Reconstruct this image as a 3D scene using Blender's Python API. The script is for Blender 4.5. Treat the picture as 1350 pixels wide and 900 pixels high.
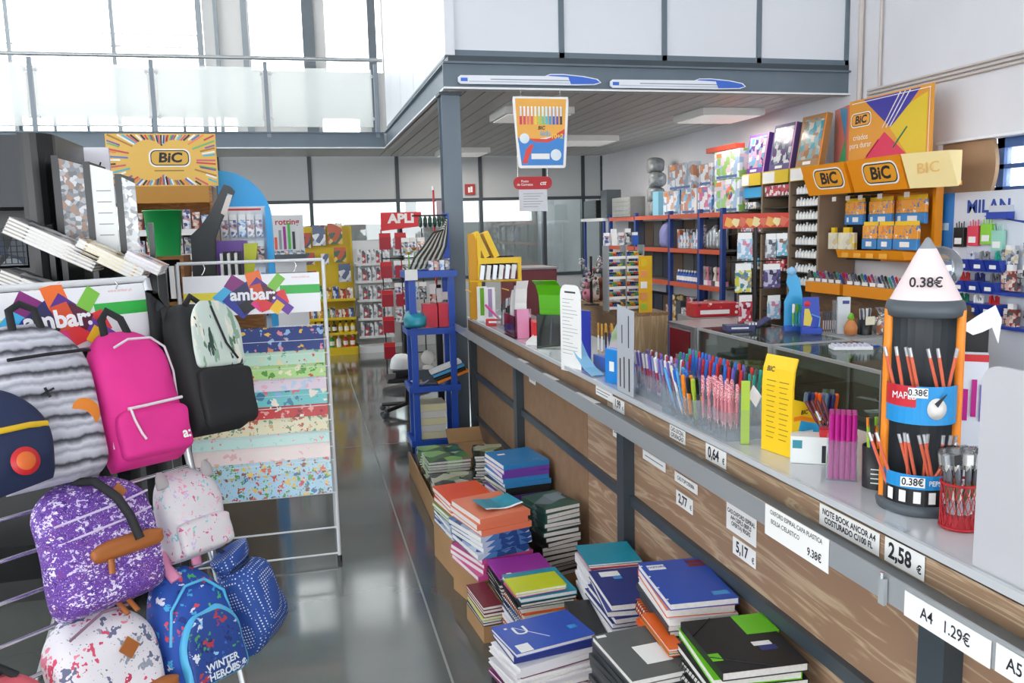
import bpy, bmesh, math, random
from mathutils import Vector, Matrix
for o in list(bpy.data.objects):
    bpy.data.objects.remove(o, do_unlink=True)
SC = bpy.context.scene
COL = SC.collection
PI = math.pi
def rad(a): return a*PI/180

# ---------------------------------------------------------------- camera, sky, light, exposure
cam_d = bpy.data.cameras.new('camera'); cam = bpy.data.objects.new('camera', cam_d); COL.objects.link(cam)
cam_d.sensor_width = 36; cam_d.lens = 1100*36/1350; cam_d.clip_start = .05; cam_d.clip_end = 200
RX = (0.96942293, -0.24416672, -0.02453149); DN = (-0.056503, -0.12481285, -0.99057012); FW = (0.23880241, 0.96166749, -0.13479259)
cam.matrix_world = Matrix(((RX[0], -DN[0], -FW[0], 0), (RX[1], -DN[1], -FW[1], 0), (RX[2], -DN[2], -FW[2], 1.62), (0, 0, 0, 1)))
SC.camera = cam
W = bpy.data.worlds.new('overcast_sky'); SC.world = W; W.use_nodes = True
wn = W.node_tree.nodes; bg = wn['Background']
bg.inputs['Color'].default_value = (.93, .97, 1.0, 1); bg.inputs['Strength'].default_value = 5.6
def area(name, loc, rot, sx, sy, power, col=(1, 1, 1)):
    l = bpy.data.lights.new(name, 'AREA'); l.shape = 'RECTANGLE'; l.size = sx; l.size_y = sy; l.energy = power; l.color = col
    o = bpy.data.objects.new(name, l); o.location = loc; o.rotation_euler = rot; COL.objects.link(o); return o
vs = SC.view_settings
vs.view_transform = 'Standard'; vs.look = 'None'; vs.gamma = 1; vs.use_curve_mapping = False; vs.exposure = 0.08

# ---------------------------------------------------------------- materials
def lin(h):
    if isinstance(h, tuple): h = (h[0] << 16)+(h[1] << 8)+h[2]
    o = []
    for s in (16, 8, 0):
        c = ((h >> s) & 255)/255
        o.append(c/12.92 if c <= .04045 else ((c+.055)/1.055)**2.4)
    return (*o, 1)
MC = {}
def base(key, r=.5, m=0., coat=0, spec=None):
    mt = bpy.data.materials.new(key); mt.use_nodes = True
    b = mt.node_tree.nodes['Principled BSDF']
    b.inputs['Roughness'].default_value = r; b.inputs['Metallic'].default_value = m
    if coat: b.inputs['Coat Weight'].default_value = coat; b.inputs['Coat Roughness'].default_value = .08
    if spec is not None: b.inputs['Specular IOR Level'].default_value = spec
    return mt, mt.node_tree.nodes, mt.node_tree.links, b
def nd(N, t, **k):
    n = N.new(t)
    for a, v in k.items():
        if a in n.inputs: n.inputs[a].default_value = v
        else: setattr(n, a, v)
    return n
def coords(N, L, scale=(1, 1, 1), out='Object', rot=(0, 0, 0)):
    t = N.new('ShaderNodeTexCoord'); mp = N.new('ShaderNodeMapping')
    mp.inputs['Scale'].default_value = scale; mp.inputs['Rotation'].default_value = rot
    L.new(t.outputs[out], mp.inputs['Vector']); return mp.outputs['Vector']
def mixc(N, L, fac, a, b):
    mx = N.new('ShaderNodeMix'); mx.data_type = 'RGBA'
    if hasattr(fac, 'is_output'): L.new(fac, mx.inputs[0])
    else: mx.inputs[0].default_value = fac
    for i, c in ((6, a), (7, b)):
        if hasattr(c, 'is_output'): L.new(c, mx.inputs[i])
        else: mx.inputs[i].default_value = c
    return mx.outputs[2]
def ramp(N, L, src, stops, const=True):
    cr = N.new('ShaderNodeValToRGB'); e = cr.color_ramp
    e.interpolation = 'CONSTANT' if const else 'LINEAR'
    while len(e.elements) < len(stops): e.elements.new(.5)
    for el, (p, c) in zip(e.elements, stops):
        el.position = p; el.color = c
    L.new(src, cr.inputs[0]); return cr.outputs[0]
def M(key, col, r=.5, m=0., coat=0, noise=None, bump=None, em=0, spec=None):
    if key in MC: return MC[key]
    mt, N, L, b = base(key, r, m, coat, spec); c = lin(col)
    b.inputs['Base Color'].default_value = c
    if noise:
        n = nd(N, 'ShaderNodeTexNoise', Scale=noise[0], Detail=4.0); L.new(coords(N, L), n.inputs['Vector'])
        d = tuple(x*(1-noise[1]) for x in c[:3])+(1,); h = tuple(min(1, x*(1+noise[1])) for x in c[:3])+(1,)
        L.new(ramp(N, L, n.outputs[0], [(.3, d), (.7, h)], False), b.inputs['Base Color'])
    if bump:
        n = nd(N, 'ShaderNodeTexNoise', Scale=bump[0], Detail=3.0); L.new(coords(N, L), n.inputs['Vector'])
        bp = nd(N, 'ShaderNodeBump', Strength=bump[1], Distance=.004); L.new(n.outputs[0], bp.inputs['Height']); L.new(bp.outputs[0], b.inputs['Normal'])
    if em:
        b.inputs['Emission Color'].default_value = c; b.inputs['Emission Strength'].default_value = em
    MC[key] = mt; return mt
def PAT(key, cols, scale=20, r=.5, stretch=(1, 1, 1), rot=(0, 0, 0), coat=0, metric='EUCLIDEAN', out='Object'):
    """printed colour patches"""
    if key in MC: return MC[key]
    mt, N, L, b = base(key, r, 0, coat)
    v = nd(N, 'ShaderNodeTexVoronoi', Scale=scale); v.distance = metric
    L.new(coords(N, L, stretch, out, rot), v.inputs['Vector'])
    s = N.new('ShaderNodeSeparateColor'); L.new(v.outputs['Color'], s.inputs[0])
    k = len(cols)
    L.new(ramp(N, L, s.outputs[0], [(i/k, lin(c)) for i, c in enumerate(cols)]), b.inputs['Base Color'])
    MC[key] = mt; return mt
def DOT(key, bcol, cols, scale=30, thr=.3, r=.6, rnd=1., stretch=(1, 1, 1), warp=0., second=None, rot=(0, 0, 0), bump=0):
    """motifs scattered on a ground colour"""
    if key in MC: return MC[key]
    mt, N, L, b = base(key, r)
    vec = coords(N, L, stretch, 'Object', rot)
    if warp:
        n = nd(N, 'ShaderNodeTexNoise', Scale=scale*1.6, Detail=2.0); L.new(vec, n.inputs['Vector'])
        mm = N.new('ShaderNodeMix'); mm.data_type = 'VECTOR'; mm.inputs[0].default_value = warp
        L.new(vec, mm.inputs[4]); L.new(n.outputs['Color'], mm.inputs[5]); vec = mm.outputs[1]
    v = nd(N, 'ShaderNodeTexVoronoi', Scale=scale, Randomness=rnd); L.new(vec, v.inputs['Vector'])
    s = N.new('ShaderNodeSeparateColor'); L.new(v.outputs['Color'], s.inputs[0]); k = len(cols)
    mc = ramp(N, L, s.outputs[0], [(i/k, lin(c)) for i, c in enumerate(cols)])
    lt = nd(N, 'ShaderNodeMath', operation='LESS_THAN'); L.new(v.outputs['Distance'], lt.inputs[0]); lt.inputs[1].default_value = thr
    col = mixc(N, L, lt.outputs[0], lin(bcol), mc)
    if second:
        v2 = nd(N, 'ShaderNodeTexVoronoi', Scale=scale*second[1]); L.new(vec, v2.inputs['Vector'])
        l2 = nd(N, 'ShaderNodeMath', operation='LESS_THAN'); L.new(v2.outputs['Distance'], l2.inputs[0]); l2.inputs[1].default_value = second[2]
        col = mixc(N, L, l2.outputs[0], col, lin(second[0]))
    L.new(col, b.inputs['Base Color'])
    if bump:
        n = nd(N, 'ShaderNodeTexNoise', Scale=14.0, Detail=3.0); L.new(coords(N, L), n.inputs['Vector'])
        bp = nd(N, 'ShaderNodeBump', Strength=bump, Distance=.01); L.new(n.outputs[0], bp.inputs['Height']); L.new(bp.outputs[0], b.inputs['Normal'])
    MC[key] = mt; return mt
def WOOD(key, a, b_, scale=3., stretch=(1, 1, 1), r=.45, knots=1.):
    if key in MC: return MC[key]
    mt, N, L, b = base(key, r)
    vec = coords(N, L, stretch)
    n = nd(N, 'ShaderNodeTexNoise', Scale=scale, Detail=6.0, Distortion=1.2*knots); L.new(vec, n.inputs['Vector'])
    w = nd(N, 'ShaderNodeMath', operation='MULTIPLY'); L.new(n.outputs[0], w.inputs[0]); w.inputs[1].default_value = 9.
    f = nd(N, 'ShaderNodeMath', operation='PINGPONG'); L.new(w.outputs[0], f.inputs[0]); f.inputs[1].default_value = 1.
    L.new(ramp(N, L, f.outputs[0], [(0., lin(b_)), (.45, lin(a)), (1., lin(a))], False), b.inputs['Base Color'])
    MC[key] = mt; return mt
def GLASS(key, col=0xffffff, refl=.12, rough=.02, tint=.95, fr=.7):
    """thin clear sheet: light passes, edges mirror a little"""
    if key in MC: return MC[key]
    mt = bpy.data.materials.new(key); mt.use_nodes = True; N = mt.node_tree.nodes; L = mt.node_tree.links; N.clear()
    o = N.new('ShaderNodeOutputMaterial'); t = N.new('ShaderNodeBsdfTransparent'); g = N.new('ShaderNodeBsdfGlossy'); mx = N.new('ShaderNodeMixShader')
    c = lin(col); t.inputs[0].default_value = tuple(x*tint for x in c[:3])+(1,); g.inputs['Roughness'].default_value = rough
    lw = nd(N, 'ShaderNodeLayerWeight', Blend=.35)
    mr = nd(N, 'ShaderNodeMath', operation='MULTIPLY_ADD'); L.new(lw.outputs['Fresnel'], mr.inputs[0]); mr.inputs[1].default_value = fr; mr.inputs[2].default_value = refl*.4
    L.new(mr.outputs[0], mx.inputs[0]); L.new(t.outputs[0], mx.inputs[1]); L.new(g.outputs[0], mx.inputs[2]); L.new(mx.outputs[0], o.inputs[0])
    MC[key] = mt; return mt
def FROST(key, col=0xf4f8f6, clear=.35):
    if key in MC: return MC[key]
    mt = bpy.data.materials.new(key); mt.use_nodes = True; N = mt.node_tree.nodes; L = mt.node_tree.links; N.clear()
    o = N.new('ShaderNodeOutputMaterial'); t = N.new('ShaderNodeBsdfTransparent'); d = N.new('ShaderNodeBsdfTranslucent'); e = N.new('ShaderNodeBsdfDiffuse')
    for n in (t, d, e): n.inputs[0].default_value = lin(col)
    m1 = N.new('ShaderNodeMixShader'); m1.inputs[0].default_value = .5; L.new(d.outputs[0], m1.inputs[1]); L.new(e.outputs[0], m1.inputs[2])
    m2 = N.new('ShaderNodeMixShader'); m2.inputs[0].default_value = clear; L.new(m1.outputs[0], m2.inputs[1]); L.new(t.outputs[0], m2.inputs[2]); L.new(m2.outputs[0], o.inputs[0])
    MC[key] = mt; return mt

# ---------------------------------------------------------------- mesh building
class G:
    """collects shapes for ONE mesh object"""
    def __init__(s): s.v = []; s.f = []; s.m = []; s.ms = []; s.sm = []
    def mi(s, mat):
        if mat not in s.ms: s.ms.append(mat)
        return s.ms.index(mat)
    def add(s, vs, fs, mat, smooth=False):
        n = len(s.v); s.v += [tuple(p) for p in vs]; k = s.mi(mat)
        for f in fs: s.f.append(tuple(i+n for i in f)); s.m.append(k); s.sm.append(smooth)
        return s
    def box(s, x0, x1, y0, y1, z0, z1, mat, T=None):
        vs = [Vector((x, y, z)) for z in (z0, z1) for y in (y0, y1) for x in (x0, x1)]
        if T is not None: vs = [T @ p for p in vs]
        return s.add(vs, [(0, 2, 3, 1), (4, 5, 7, 6), (0, 1, 5, 4), (2, 6, 7, 3), (0, 4, 6, 2), (1, 3, 7, 5)], mat)
    def cyl(s, p0, p1, r0, mat, r1=None, n=12, caps=True, smooth=True):
        p0 = Vector(p0); p1 = Vector(p1); r1 = r0 if r1 is None else r1
        d = (p1-p0).normalized(); a = d.orthogonal().normalized(); b = d.cross(a)
        vs = []
        for p, r in ((p0, r0), (p1, r1)):
            for i in range(n):
                t = 2*PI*i/n; vs.append(p+a*(r*math.cos(t))+b*(r*math.sin(t)))
        s.add(vs, [(i, (i+1) % n, n+(i+1) % n, n+i) for i in range(n)], mat, smooth)
        if caps: s.add(vs, [tuple(range(n))[::-1], tuple(range(n, 2*n))], mat)
        return s
    def tube(s, pts, r, mat, n=8, closed=False, flat=None):
        pts = [Vector(p) for p in pts]; k = len(pts); vs = []; up = None
        for i, p in enumerate(pts):
            a = pts[(i+1) % k] if (i < k-1 or closed) else pts[i]; c = pts[i-1] if (i > 0 or closed) else pts[i]
            d = (a-c).normalized()
            if up is None: up = d.orthogonal().normalized() if flat is None else Vector(flat)
            e = (up-d*up.dot(d)).normalized(); f = d.cross(e); up = e
            rr = r[i] if isinstance(r, (list, tuple)) else r
            for j in range(n):
                t = 2*PI*(j+.5)/n; q = 1
                vs.append(p+e*(rr*math.cos(t))+f*(rr*math.sin(t)*(1 if flat is None else s.fl)))
        fs = [(i*n+j, i*n+(j+1) % n, ((i+1) % k)*n+(j+1) % n, ((i+1) % k)*n+j) for i in range(k if closed else k-1) for j in range(n)]
        s.add(vs, fs, mat, True)
        if not closed: s.add(vs, [tuple(range(n))[::-1], tuple(range((k-1)*n, k*n))], mat)
        return s
    fl = 3.
    def lathe(s, prof, mat, n=20, c=(0, 0, 0), smooth=True, ax=1., ay=1.):
        vs = []; k = len(prof)
        for r, z in prof:
            for i in range(n):
                t = 2*PI*i/n; vs.append((c[0]+ax*r*math.cos(t), c[1]+ay*r*math.sin(t), c[2]+z))
        s.add(vs, [(j*n+i, j*n+(i+1) % n, (j+1)*n+(i+1) % n, (j+1)*n+i) for j in range(k-1) for i in range(n)], mat, smooth)
        if prof[0][0] > 1e-5: s.add(vs, [tuple(range(n))[::-1]], mat)
        if prof[-1][0] > 1e-5: s.add(vs, [tuple(range((k-1)*n, k*n))], mat)
        return s
    def prism(s, poly, y0, y1, mat, T=None, cap=None):
        """poly in (x,z) extruded along y"""
        n = len(poly); vs = [Vector((x, y0, z)) for x, z in poly]+[Vector((x, y1, z)) for x, z in poly]
        if T is not None: vs = [T @ p for p in vs]
        s.add(vs, [tuple(range(n)), tuple(range(n, 2*n))[::-1]], cap or mat)
        return s.add(vs, [(i, n+i, n+(i+1) % n, (i+1) % n) for i in range(n)], mat)
    def quad(s, a, b, c, d, mat): return s.add([a, b, c, d], [(0, 1, 2, 3)], mat)
    def loft(s, secs, mat, cap=True, smooth=True, closed=True):
        n = len(secs[0]); vs = [p for q in secs for p in q]; r = range(n if closed else n-1)
        s.add(vs, [(j*n+i, j*n+(i+1) % n, (j+1)*n+(i+1) % n, (j+1)*n+i) for j in range(len(secs)-1) for i in r], mat, smooth)
        if cap and closed: s.add(vs, [tuple(range(n))[::-1], tuple(range((len(secs)-1)*n, len(secs)*n))], mat, smooth)
        return s
    def mesh(s, name):
        me = bpy.data.meshes.new(name); me.from_pydata(s.v, [], s.f)
        for m in s.ms: me.materials.append(m)
        me.polygons.foreach_set('material_index', s.m); me.polygons.foreach_set('use_smooth', s.sm); me.update()
        return me
    def ob(s, name, parent=None, **k): return put(name, s.mesh(name), parent, **k)
def put(name, me, parent=None, loc=None, rot=None, label=None, cat=None, group=None, kind=None, mw=None, bev=0, sub=0, seg=2):
    o = bpy.data.objects.new(name, me); COL.objects.link(o)
    if parent is not None: o.parent = parent
    if mw is not None: o.matrix_local = mw
    if loc is not None: o.location = loc
    if rot is not None: o.rotation_euler = rot if isinstance(rot, tuple) else (0, 0, rot)
    tag(o, label, cat, group, kind)
    if bev:
        m = o.modifiers.new('bevel', 'BEVEL'); m.width = bev; m.segments = seg; m.limit_method = 'ANGLE'; m.angle_limit = rad(40)
    if sub:
        m = o.modifiers.new('sub', 'SUBSURF'); m.levels = sub; m.render_levels = sub
    return o
def tag(o, label=None, cat=None, group=None, kind=None):
    if label: o['label'] = label
    if cat: o['category'] = cat
    if group: o['group'] = group
    if kind: o['kind'] = kind
    return o
def thing(name, label, cat, loc=(0, 0, 0), rot=0, group=None, mw=None):
    return put(name, None, None, loc=None if mw is not None else loc, rot=None if mw is not None else rot, label=label, cat=cat, group=group, mw=mw)
def kids(o): return [c for c in ALLCH.get(o.name, [])]
def dup(root, loc=None, rot=None, label=None, group=None, parent=None, mw=None):
    c = root.copy(); COL.objects.link(c)
    if parent is not None: c.parent = parent
    if mw is not None: c.matrix_local = mw
    if loc is not None: c.location = loc
    if rot is not None: c.rotation_euler = rot if isinstance(rot, tuple) else (0, 0, rot)
    if label: c['label'] = label
    if group: c['group'] = group
    for ch in root.children: dup(ch, parent=c)
    return c
def frame(o, x, y):
    x = Vector(x).normalized(); y = Vector(y).normalized(); z = x.cross(y)
    return Matrix(((x[0], y[0], z[0], o[0]), (x[1], y[1], z[1], o[1]), (x[2], y[2], z[2], o[2]), (0, 0, 0, 1)))
TC = {}
def textmesh(s, size, mat, bold=0., align='CENTER', sx=1., shear=0., ext=0.):
    key = (s, size, mat.name, bold, align, sx, shear, ext)
    if key in TC: return TC[key]
    cu = bpy.data.curves.new('lettering', 'FONT'); cu.body = s; cu.size = size; cu.offset = bold*size; cu.align_x = align; cu.align_y = 'CENTER'
    cu.resolution_u = 3; cu.shear = shear; cu.extrude = ext; cu.space_line = .98
    o = bpy.data.objects.new('lettering', cu); me = bpy.data.meshes.new_from_object(o)
    if sx != 1.: me.transform(Matrix.Diagonal((sx, 1, 1, 1)))
    me.materials.clear(); me.materials.append(mat); me.name = 'lettering'
    bpy.data.objects.remove(o); bpy.data.curves.remove(cu); TC[key] = me; return me
def text(s, size, mat, parent, mw, bold=0., align='CENTER', sx=1., shear=0., name='lettering', ext=0.):
    return put(name, textmesh(s, size, mat, bold, align, sx, shear, ext), parent, mw=mw)
XZ = lambda x, y, z: frame((x, y, z), (1, 0, 0), (0, 0, 1))          # sheet facing -Y
NYZ = lambda x, y, z: frame((x, y, z), (0, -1, 0), (0, 0, 1))        # sheet facing -X, reads towards -Y
FLAT = lambda x, y, z, a=0: Matrix.Translation((x, y, z)) @ Matrix.Rotation(a, 4, 'Z')
def rrect(w, h, r, n=5, cx=0, cz=0):
    p = []
    for qx, qz, a in ((1, 1, 0), (-1, 1, 90), (-1, -1, 180), (1, -1, 270)):
        for i in range(n+1):
            t = rad(a+90*i/n); p.append((cx+qx*(w/2-r)+r*math.cos(t), cz+qz*(h/2-r)+r*math.sin(t)))
    return p
RND = random.Random(7)
WHITE = M('white_paint', 0xe9ebec, .5); PAPER = M('paper', 0xf2f1ee, .7); INK = M('ink', 0x23242b, .6); BLACK = M('black_plastic', 0x17181a, .4)
DGREY = M('dark_grey_steel', 0x3b444b, .4, noise=(6, .08)); STEEL = M('blue_grey_steel', 0x66747f, .38, noise=(4, .06)); CHROME = M('chrome', 0xd6d8da, .18, 1.)
ALU = M('aluminium', 0xb9bcbe, .3, .9); CLEAR = FROST('clear_acrylic', 0xf6f9fb, .87)

# ================================================================ the place itself
def floor_mat():
    mt, N, L, b = base('polished_floor', .2, 0, .85)
    n = nd(N, 'ShaderNodeTexNoise', Scale=.9, Detail=6.0); L.new(coords(N, L), n.inputs['Vector'])
    L.new(ramp(N, L, n.outputs[0], [(.3, lin(0x4b4e4c)), (.72, lin(0x62655f))], False), b.inputs['Base Color'])
    n2 = nd(N, 'ShaderNodeTexNoise', Scale=3.0, Detail=5.0); L.new(coords(N, L), n2.inputs['Vector'])
    L.new(ramp(N, L, n2.outputs[0], [(.3, (.1, .1, .1, 1)), (.7, (.22, .22, .22, 1))], False), b.inputs['Roughness'])
    bp = nd(N, 'ShaderNodeBump', Strength=.04, Distance=.01); L.new(n2.outputs[0], bp.inputs['Height']); L.new(bp.outputs[0], b.inputs['Normal'])
    return mt
FL = floor_mat()
flo = G().box(-7, 4.6, -4, 16, -.15, 0, FL).ob('floor', kind='structure')
JT = M('joint_filler', 0x8e908b, .6)
for x0, x1, y0, y1 in ((.438, .447, -1, 11.6), (-6.9, .43, 6.295, 6.303), (.45, 1.1, 6.295, 6.303), (-6.9, .43, 1.29, 1.298)):
    G().box(x0, x1, y0, y1, 0, .0012, JT).ob('floor_joint', flo)
WALLC = M('wall_plaster', 0xdcdbdf, .75, noise=(2.2, .03), bump=(60, .08))
PANEL = M('white_partition_panel', 0xdfe2e7, .35, noise=(.8, .03))
PANELG = M('grey_partition_panel', 0xbfc2c3, .4, noise=(.8, .04))
# right wall with two window openings
g = G()
wy = [(-4, 3.7), (5.1, 8.35), (9.15, 16)]
g.box(4.4, 4.6, -4, 16, 0, 1.78, WALLC).box(4.4, 4.6, -4, 16, 2.125, 6.3, WALLC)
for a, b in wy: g.box(4.4, 4.6, a, b, 1.78, 2.125, WALLC)
g.ob('wall_right', kind='structure')
BLUEF = M('blue_window_frame', 0x3a5f96, .4)
BOARD = M('brown_board', 0xa98a6b, .7, noise=(5, .06))
wn1 = thing('window_1', None, None); wn1['kind'] = 'structure'
for y0, y1, z0, z1 in ((3.7, 5.1, 1.78, 1.81), (3.7, 4.68, 2.06, 2.125), (3.7, 5.1, 1.925, 1.955), (4.62, 4.68, 1.78, 2.125)):
    G().box(4.50, 4.56, y0, y1, z0, z1, BLUEF).ob('frame_bar', wn1)
G().box(4.52, 4.525, 3.7, 4.62, 1.81, 2.06, CLEAR).ob('pane', wn1)
pl = [(4.56-4.9+.0, 1.78)] ; pts = []
g = G(); poly = [(5.1, 1.782), (4.66, 1.782)]
for i in range(9):
    t = i/8; poly.append((4.66-.035*math.sin(t*PI), 1.782+.341*t))
poly += [(5.1, 2.123)]
g.prism([(y, z) for y, z in poly], 4.44, 4.47, BOARD, Matrix(((0, 1, 0, 0), (1, 0, 0, 0), (0, 0, 1, 0), (0, 0, 0, 1))))
g.ob('blocking_board', wn1)
G().box(4.375, 4.4, 3.7, 5.1, 2.125, 2.14, WHITE).ob('head_strip', wn1)
G().box(4.36, 4.4, 3.7, 5.1, 1.765, 1.78, WHITE).ob('window_sill', wn1)
wn2 = thing('window_2', None, None); wn2['kind'] = 'structure'
for y0, y1 in ((8.35, 8.4), (8.73, 8.77), (9.1, 9.15)): G().box(4.5, 4.55, y0, y1, 1.78, 2.125, BLUEF).ob('frame_bar', wn2)
G().box(4.52, 4.525, 8.4, 9.1, 1.78, 2.125, CLEAR).ob('pane', wn2)
# conduits on the right wall
PIPE = M('beige_conduit', 0xc9bfb8, .5)
for k, (dz, dx) in enumerate(((0, .02), (.028, .02), (.056, .02))):
    put('trim_%d' % (k+1), G().cyl((4.4-dx, -3, 2.56+dz), (4.4-dx, 5.86, 2.56+dz), .01, PIPE, n=8).mesh('conduit'), kind='structure')
put('trim_4', G().cyl((4.37, 5.95, 2.55), (4.37, 5.95, 6.2), .02, PIPE, n=8).mesh('conduit'), kind='structure')
put('trim_5', G().cyl((4.375, 5.72, 2.63), (4.375, 5.72, 6.2), .012, PIPE, n=8).mesh('conduit'), kind='structure')
# back partition: upper panels, glazing below
wb = thing('wall_back', None, None); wb['kind'] = 'structure'
mx = [-6.6, -5.4, -4.21, -3.02, -2.21, -1.02, .17, 1.36, 2.55, 3.5, 4.1, 4.4]
SMOKE = GLASS('office_glazing', 0xdfe5e4, .18, .03, .86)
for a, b in zip(mx, mx[1:]):
    G().box(a+.025, b-.025, 11.92, 11.97, 2.06, 2.66, PANELG).ob('panel', wb)
    G().box(a+.025, b-.025, 11.94, 11.95, .95, 2.02, SMOKE).ob('pane', wb)
    G().box(a+.025, b-.025, 11.92, 11.97, .03, .91, PANELG).ob('panel', wb)
for a in mx: G().box(a-.025, a+.025, 11.9, 11.98, 0, 2.66, DGREY).ob('mullion', wb)
for z in (.93, 2.04): G().box(-6.6, 4.4, 11.895, 11.985, z-.022, z+.022, DGREY).ob('transom', wb)
# outer facade behind the partition, ground floor and upper floor
wf = thing('wall_facade', None, None); wf['kind'] = 'structure'
FAC = M('facade_paint', 0xe8e5e1, .7)
def fac(x0, x1, z0, z1): G().box(x0, x1, 15.5, 15.7, z0, z1, FAC).ob('facade_panel', wf)
fac(-7, 4.6, 0, 1.75); fac(-7, 4.6, 2.62, 3.1); fac(-7, 4.6, 3.62, 4.42); fac(-7, 4.6, 5.9, 6.5)
for x0, x1 in ((-7, -4.9), (-1.4, -.65), (.25, .62), (1.6, 2.4)): fac(x0, x1, 4.42, 5.9)
for x0, x1 in ((-7, -6.6), (-.95, .5), (1.15, 4.6)): fac(x0, x1, 3.1, 3.62)
for x0, x1 in ((-7, -6.5), (-2.2, -1.9), (1.9, 2.1), (4.3, 4.6)): fac(x0, x1, 1.75, 2.62)
for k in range(12):
    x = -6.3+.5*k
    if x < -.95: G().box(x-.02, x+.02, 15.44, 15.5, 3.1, 3.62, STEEL).ob('glazing_bar', wf)
for z in (3.35, 3.47): G().box(-6.6, -.95, 15.45, 15.49, z-.012, z+.012, STEEL).ob('glazing_bar', wf)
for x, w in ((-4.35, .03), (-2.8, .03), (-1.45, .045), (-1.18, .03), (-.72, .05), (.33, .1), (1.42, .07)):
    G().box(x-w, x+w, 15.38, 15.46, 3.05, 6.2, M('mullion_mid', 0x6f767c, .4) if w > .06 else M('mullion_glare', 0x9aa1a6, .4)).ob('mullion', wf)  # thin mullions paler: window glare is painted into their grey
for z in (4.75, 4.95): G().box(-4.9, -1.4, 15.42, 15.48, z-.012, z+.012, WHITE).ob('blind_slat', wf)
# back office furniture seen dimly through the glazing
t = thing('office_desk', 'grey office desk dimly seen through the glazing behind the maroon box', 'desk', (3.2, 13.2, 0))
OD = M('office_grey', 0x8d9296, .5); G().box(-.7, .7, -.35, .35, .7, .74, OD).ob('desk_top', t)
for x in (-.66, .62): G().box(x, x+.04, -.33, .33, 0, .7, OD).ob('side_panel', t)
t = thing('office_chair', 'dark office chair behind the glazing at the grey desk', 'chair', (2.95, 12.3, 0))
G().box(-.24, .24, -.22, .22, .42, .5, BLACK).ob('seat', t, bev=.02); G().box(-.22, .22, .2, .26, .55, 1.2, BLACK).ob('backrest', t, bev=.02)
G().cyl((0, 0, .05), (0, 0, .42), .03, BLACK).ob('stem', t)
for k in range(5): G().cyl((0, 0, .09), (.28*math.cos(k*1.257), .28*math.sin(k*1.257), .035), .022, BLACK, n=6).ob('foot', t)

# mezzanine: ceiling planks, beams, column, upper panels
cl = G().box(1.12, 4.4, 6.22, 11.9, 2.68, 2.8, WHITE).box(-6.6, 1.12, 10.6, 11.9, 2.68, 2.8, WHITE).ob('ceiling', kind='structure')
CP = M('ceiling_plank_paint', 0xcfcfcc, .38, noise=(1.5, .03))
n = 22; w = (4.4-1.12)/n; pm = G().box(-w/2+.006, w/2-.006, 6.22, 11.9, 2.645, 2.68, CP).mesh('ceiling_plank')
for k in range(n): put('ceiling_plank', pm, cl, loc=(1.12+w*(k+.5), 0, 0))
n = 8; pm = G().box(-6.6, 1.11, -.075, .075, 2.645, 2.68, CP).mesh('ceiling_plank')
for k in range(n): put('ceiling_plank', pm, cl, loc=(0, 10.68+.16*k, 0))
def ibeam(name, a, b, along, z0, z1, mat):
    g = G()
    if along == 'x':
        g.box(a[0], b, a[1]+.03, a[1]+.045, z0, z1, mat).box(a[0], b, a[1], a[1]+.1, z0, z0+.014, WHITE).box(a[0], b, a[1], a[1]+.1, z1-.014, z1, mat)
    else:
        g.box(a[0]+.03, a[0]+.045, a[1], b, z0, z1, mat).box(a[0], a[0]+.1, a[1], b, z0, z0+.014, WHITE).box(a[0], a[0]+.1, a[1], b, z1-.014, z1, mat)
    return g.ob(name, kind='structure')
ibeam('trim_6', (1.06, 6.1), 4.4, 'x', 2.622, 2.815, STEEL)
ibeam('trim_7', (1.06, 6.21), 10.5, 'y', 2.622, 2.815, STEEL)
ibeam('trim_8', (-6.6, 10.48), 1.06, 'x', 2.622, 2.815, STEEL)
G().box(1.10, 4.4, 6.13, 6.2, 2.815, 2.86, DGREY).box(1.10, 1.17, 6.2, 10.5, 2.815, 2.86, DGREY).ob('trim_9', kind='structure')
t = thing('steel_column', 'blue-grey steel H-section column at the end of the counter', 'column', (1.13, 6.32, 0))
G().box(-.07, .07, -.07, -.056, 0, 2.62, STEEL).box(-.07, .07, .056, .07, 0, 2.62, STEEL).box(-.006, .006, -.056, .056, 0, 2.62, STEEL).ob('shaft', t)
G().box(-.085, .085, -.085, .085, 2.6, 2.622, DGREY).ob('top_plate', t); G().box(-.1, .1, -.1, .1, 0, .012, DGREY).ob('base_plate', t)
wm = thing('wall_mezzanine', None, None); wm['kind'] = 'structure'
mxs = [1.11, 1.96, 2.785, 3.59, 4.385]
for a, b in zip(mxs, mxs[1:]): G().box(a+.02, b-.02, 6.15, 6.19, 2.9, 5.6, PANEL).ob('panel', wm)
for a in mxs[1:]: G().box(a-.02, a+.02, 6.135, 6.2, 2.86, 5.6, STEEL).ob('mullion', wm)
G().box(1.08, 1.15, 6.12, 6.2, 2.86, 5.6, PANEL).ob('corner_post', wm)
G().box(1.15, 4.4, 6.135, 6.2, 2.86, 2.9, STEEL).ob('sill_rail', wm)
sy = [6.2, 7.15, 8.0, 9.0, 9.85, 10.5]
for a, b in zip(sy, sy[1:]): G().box(1.1, 1.14, a+.006, b-.006, 2.88, 5.6, PANEL).ob('panel', wm)
G().box(1.095, 1.145, 6.2, 10.5, 2.86, 2.88, STEEL).ob('sill_rail', wm)
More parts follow.
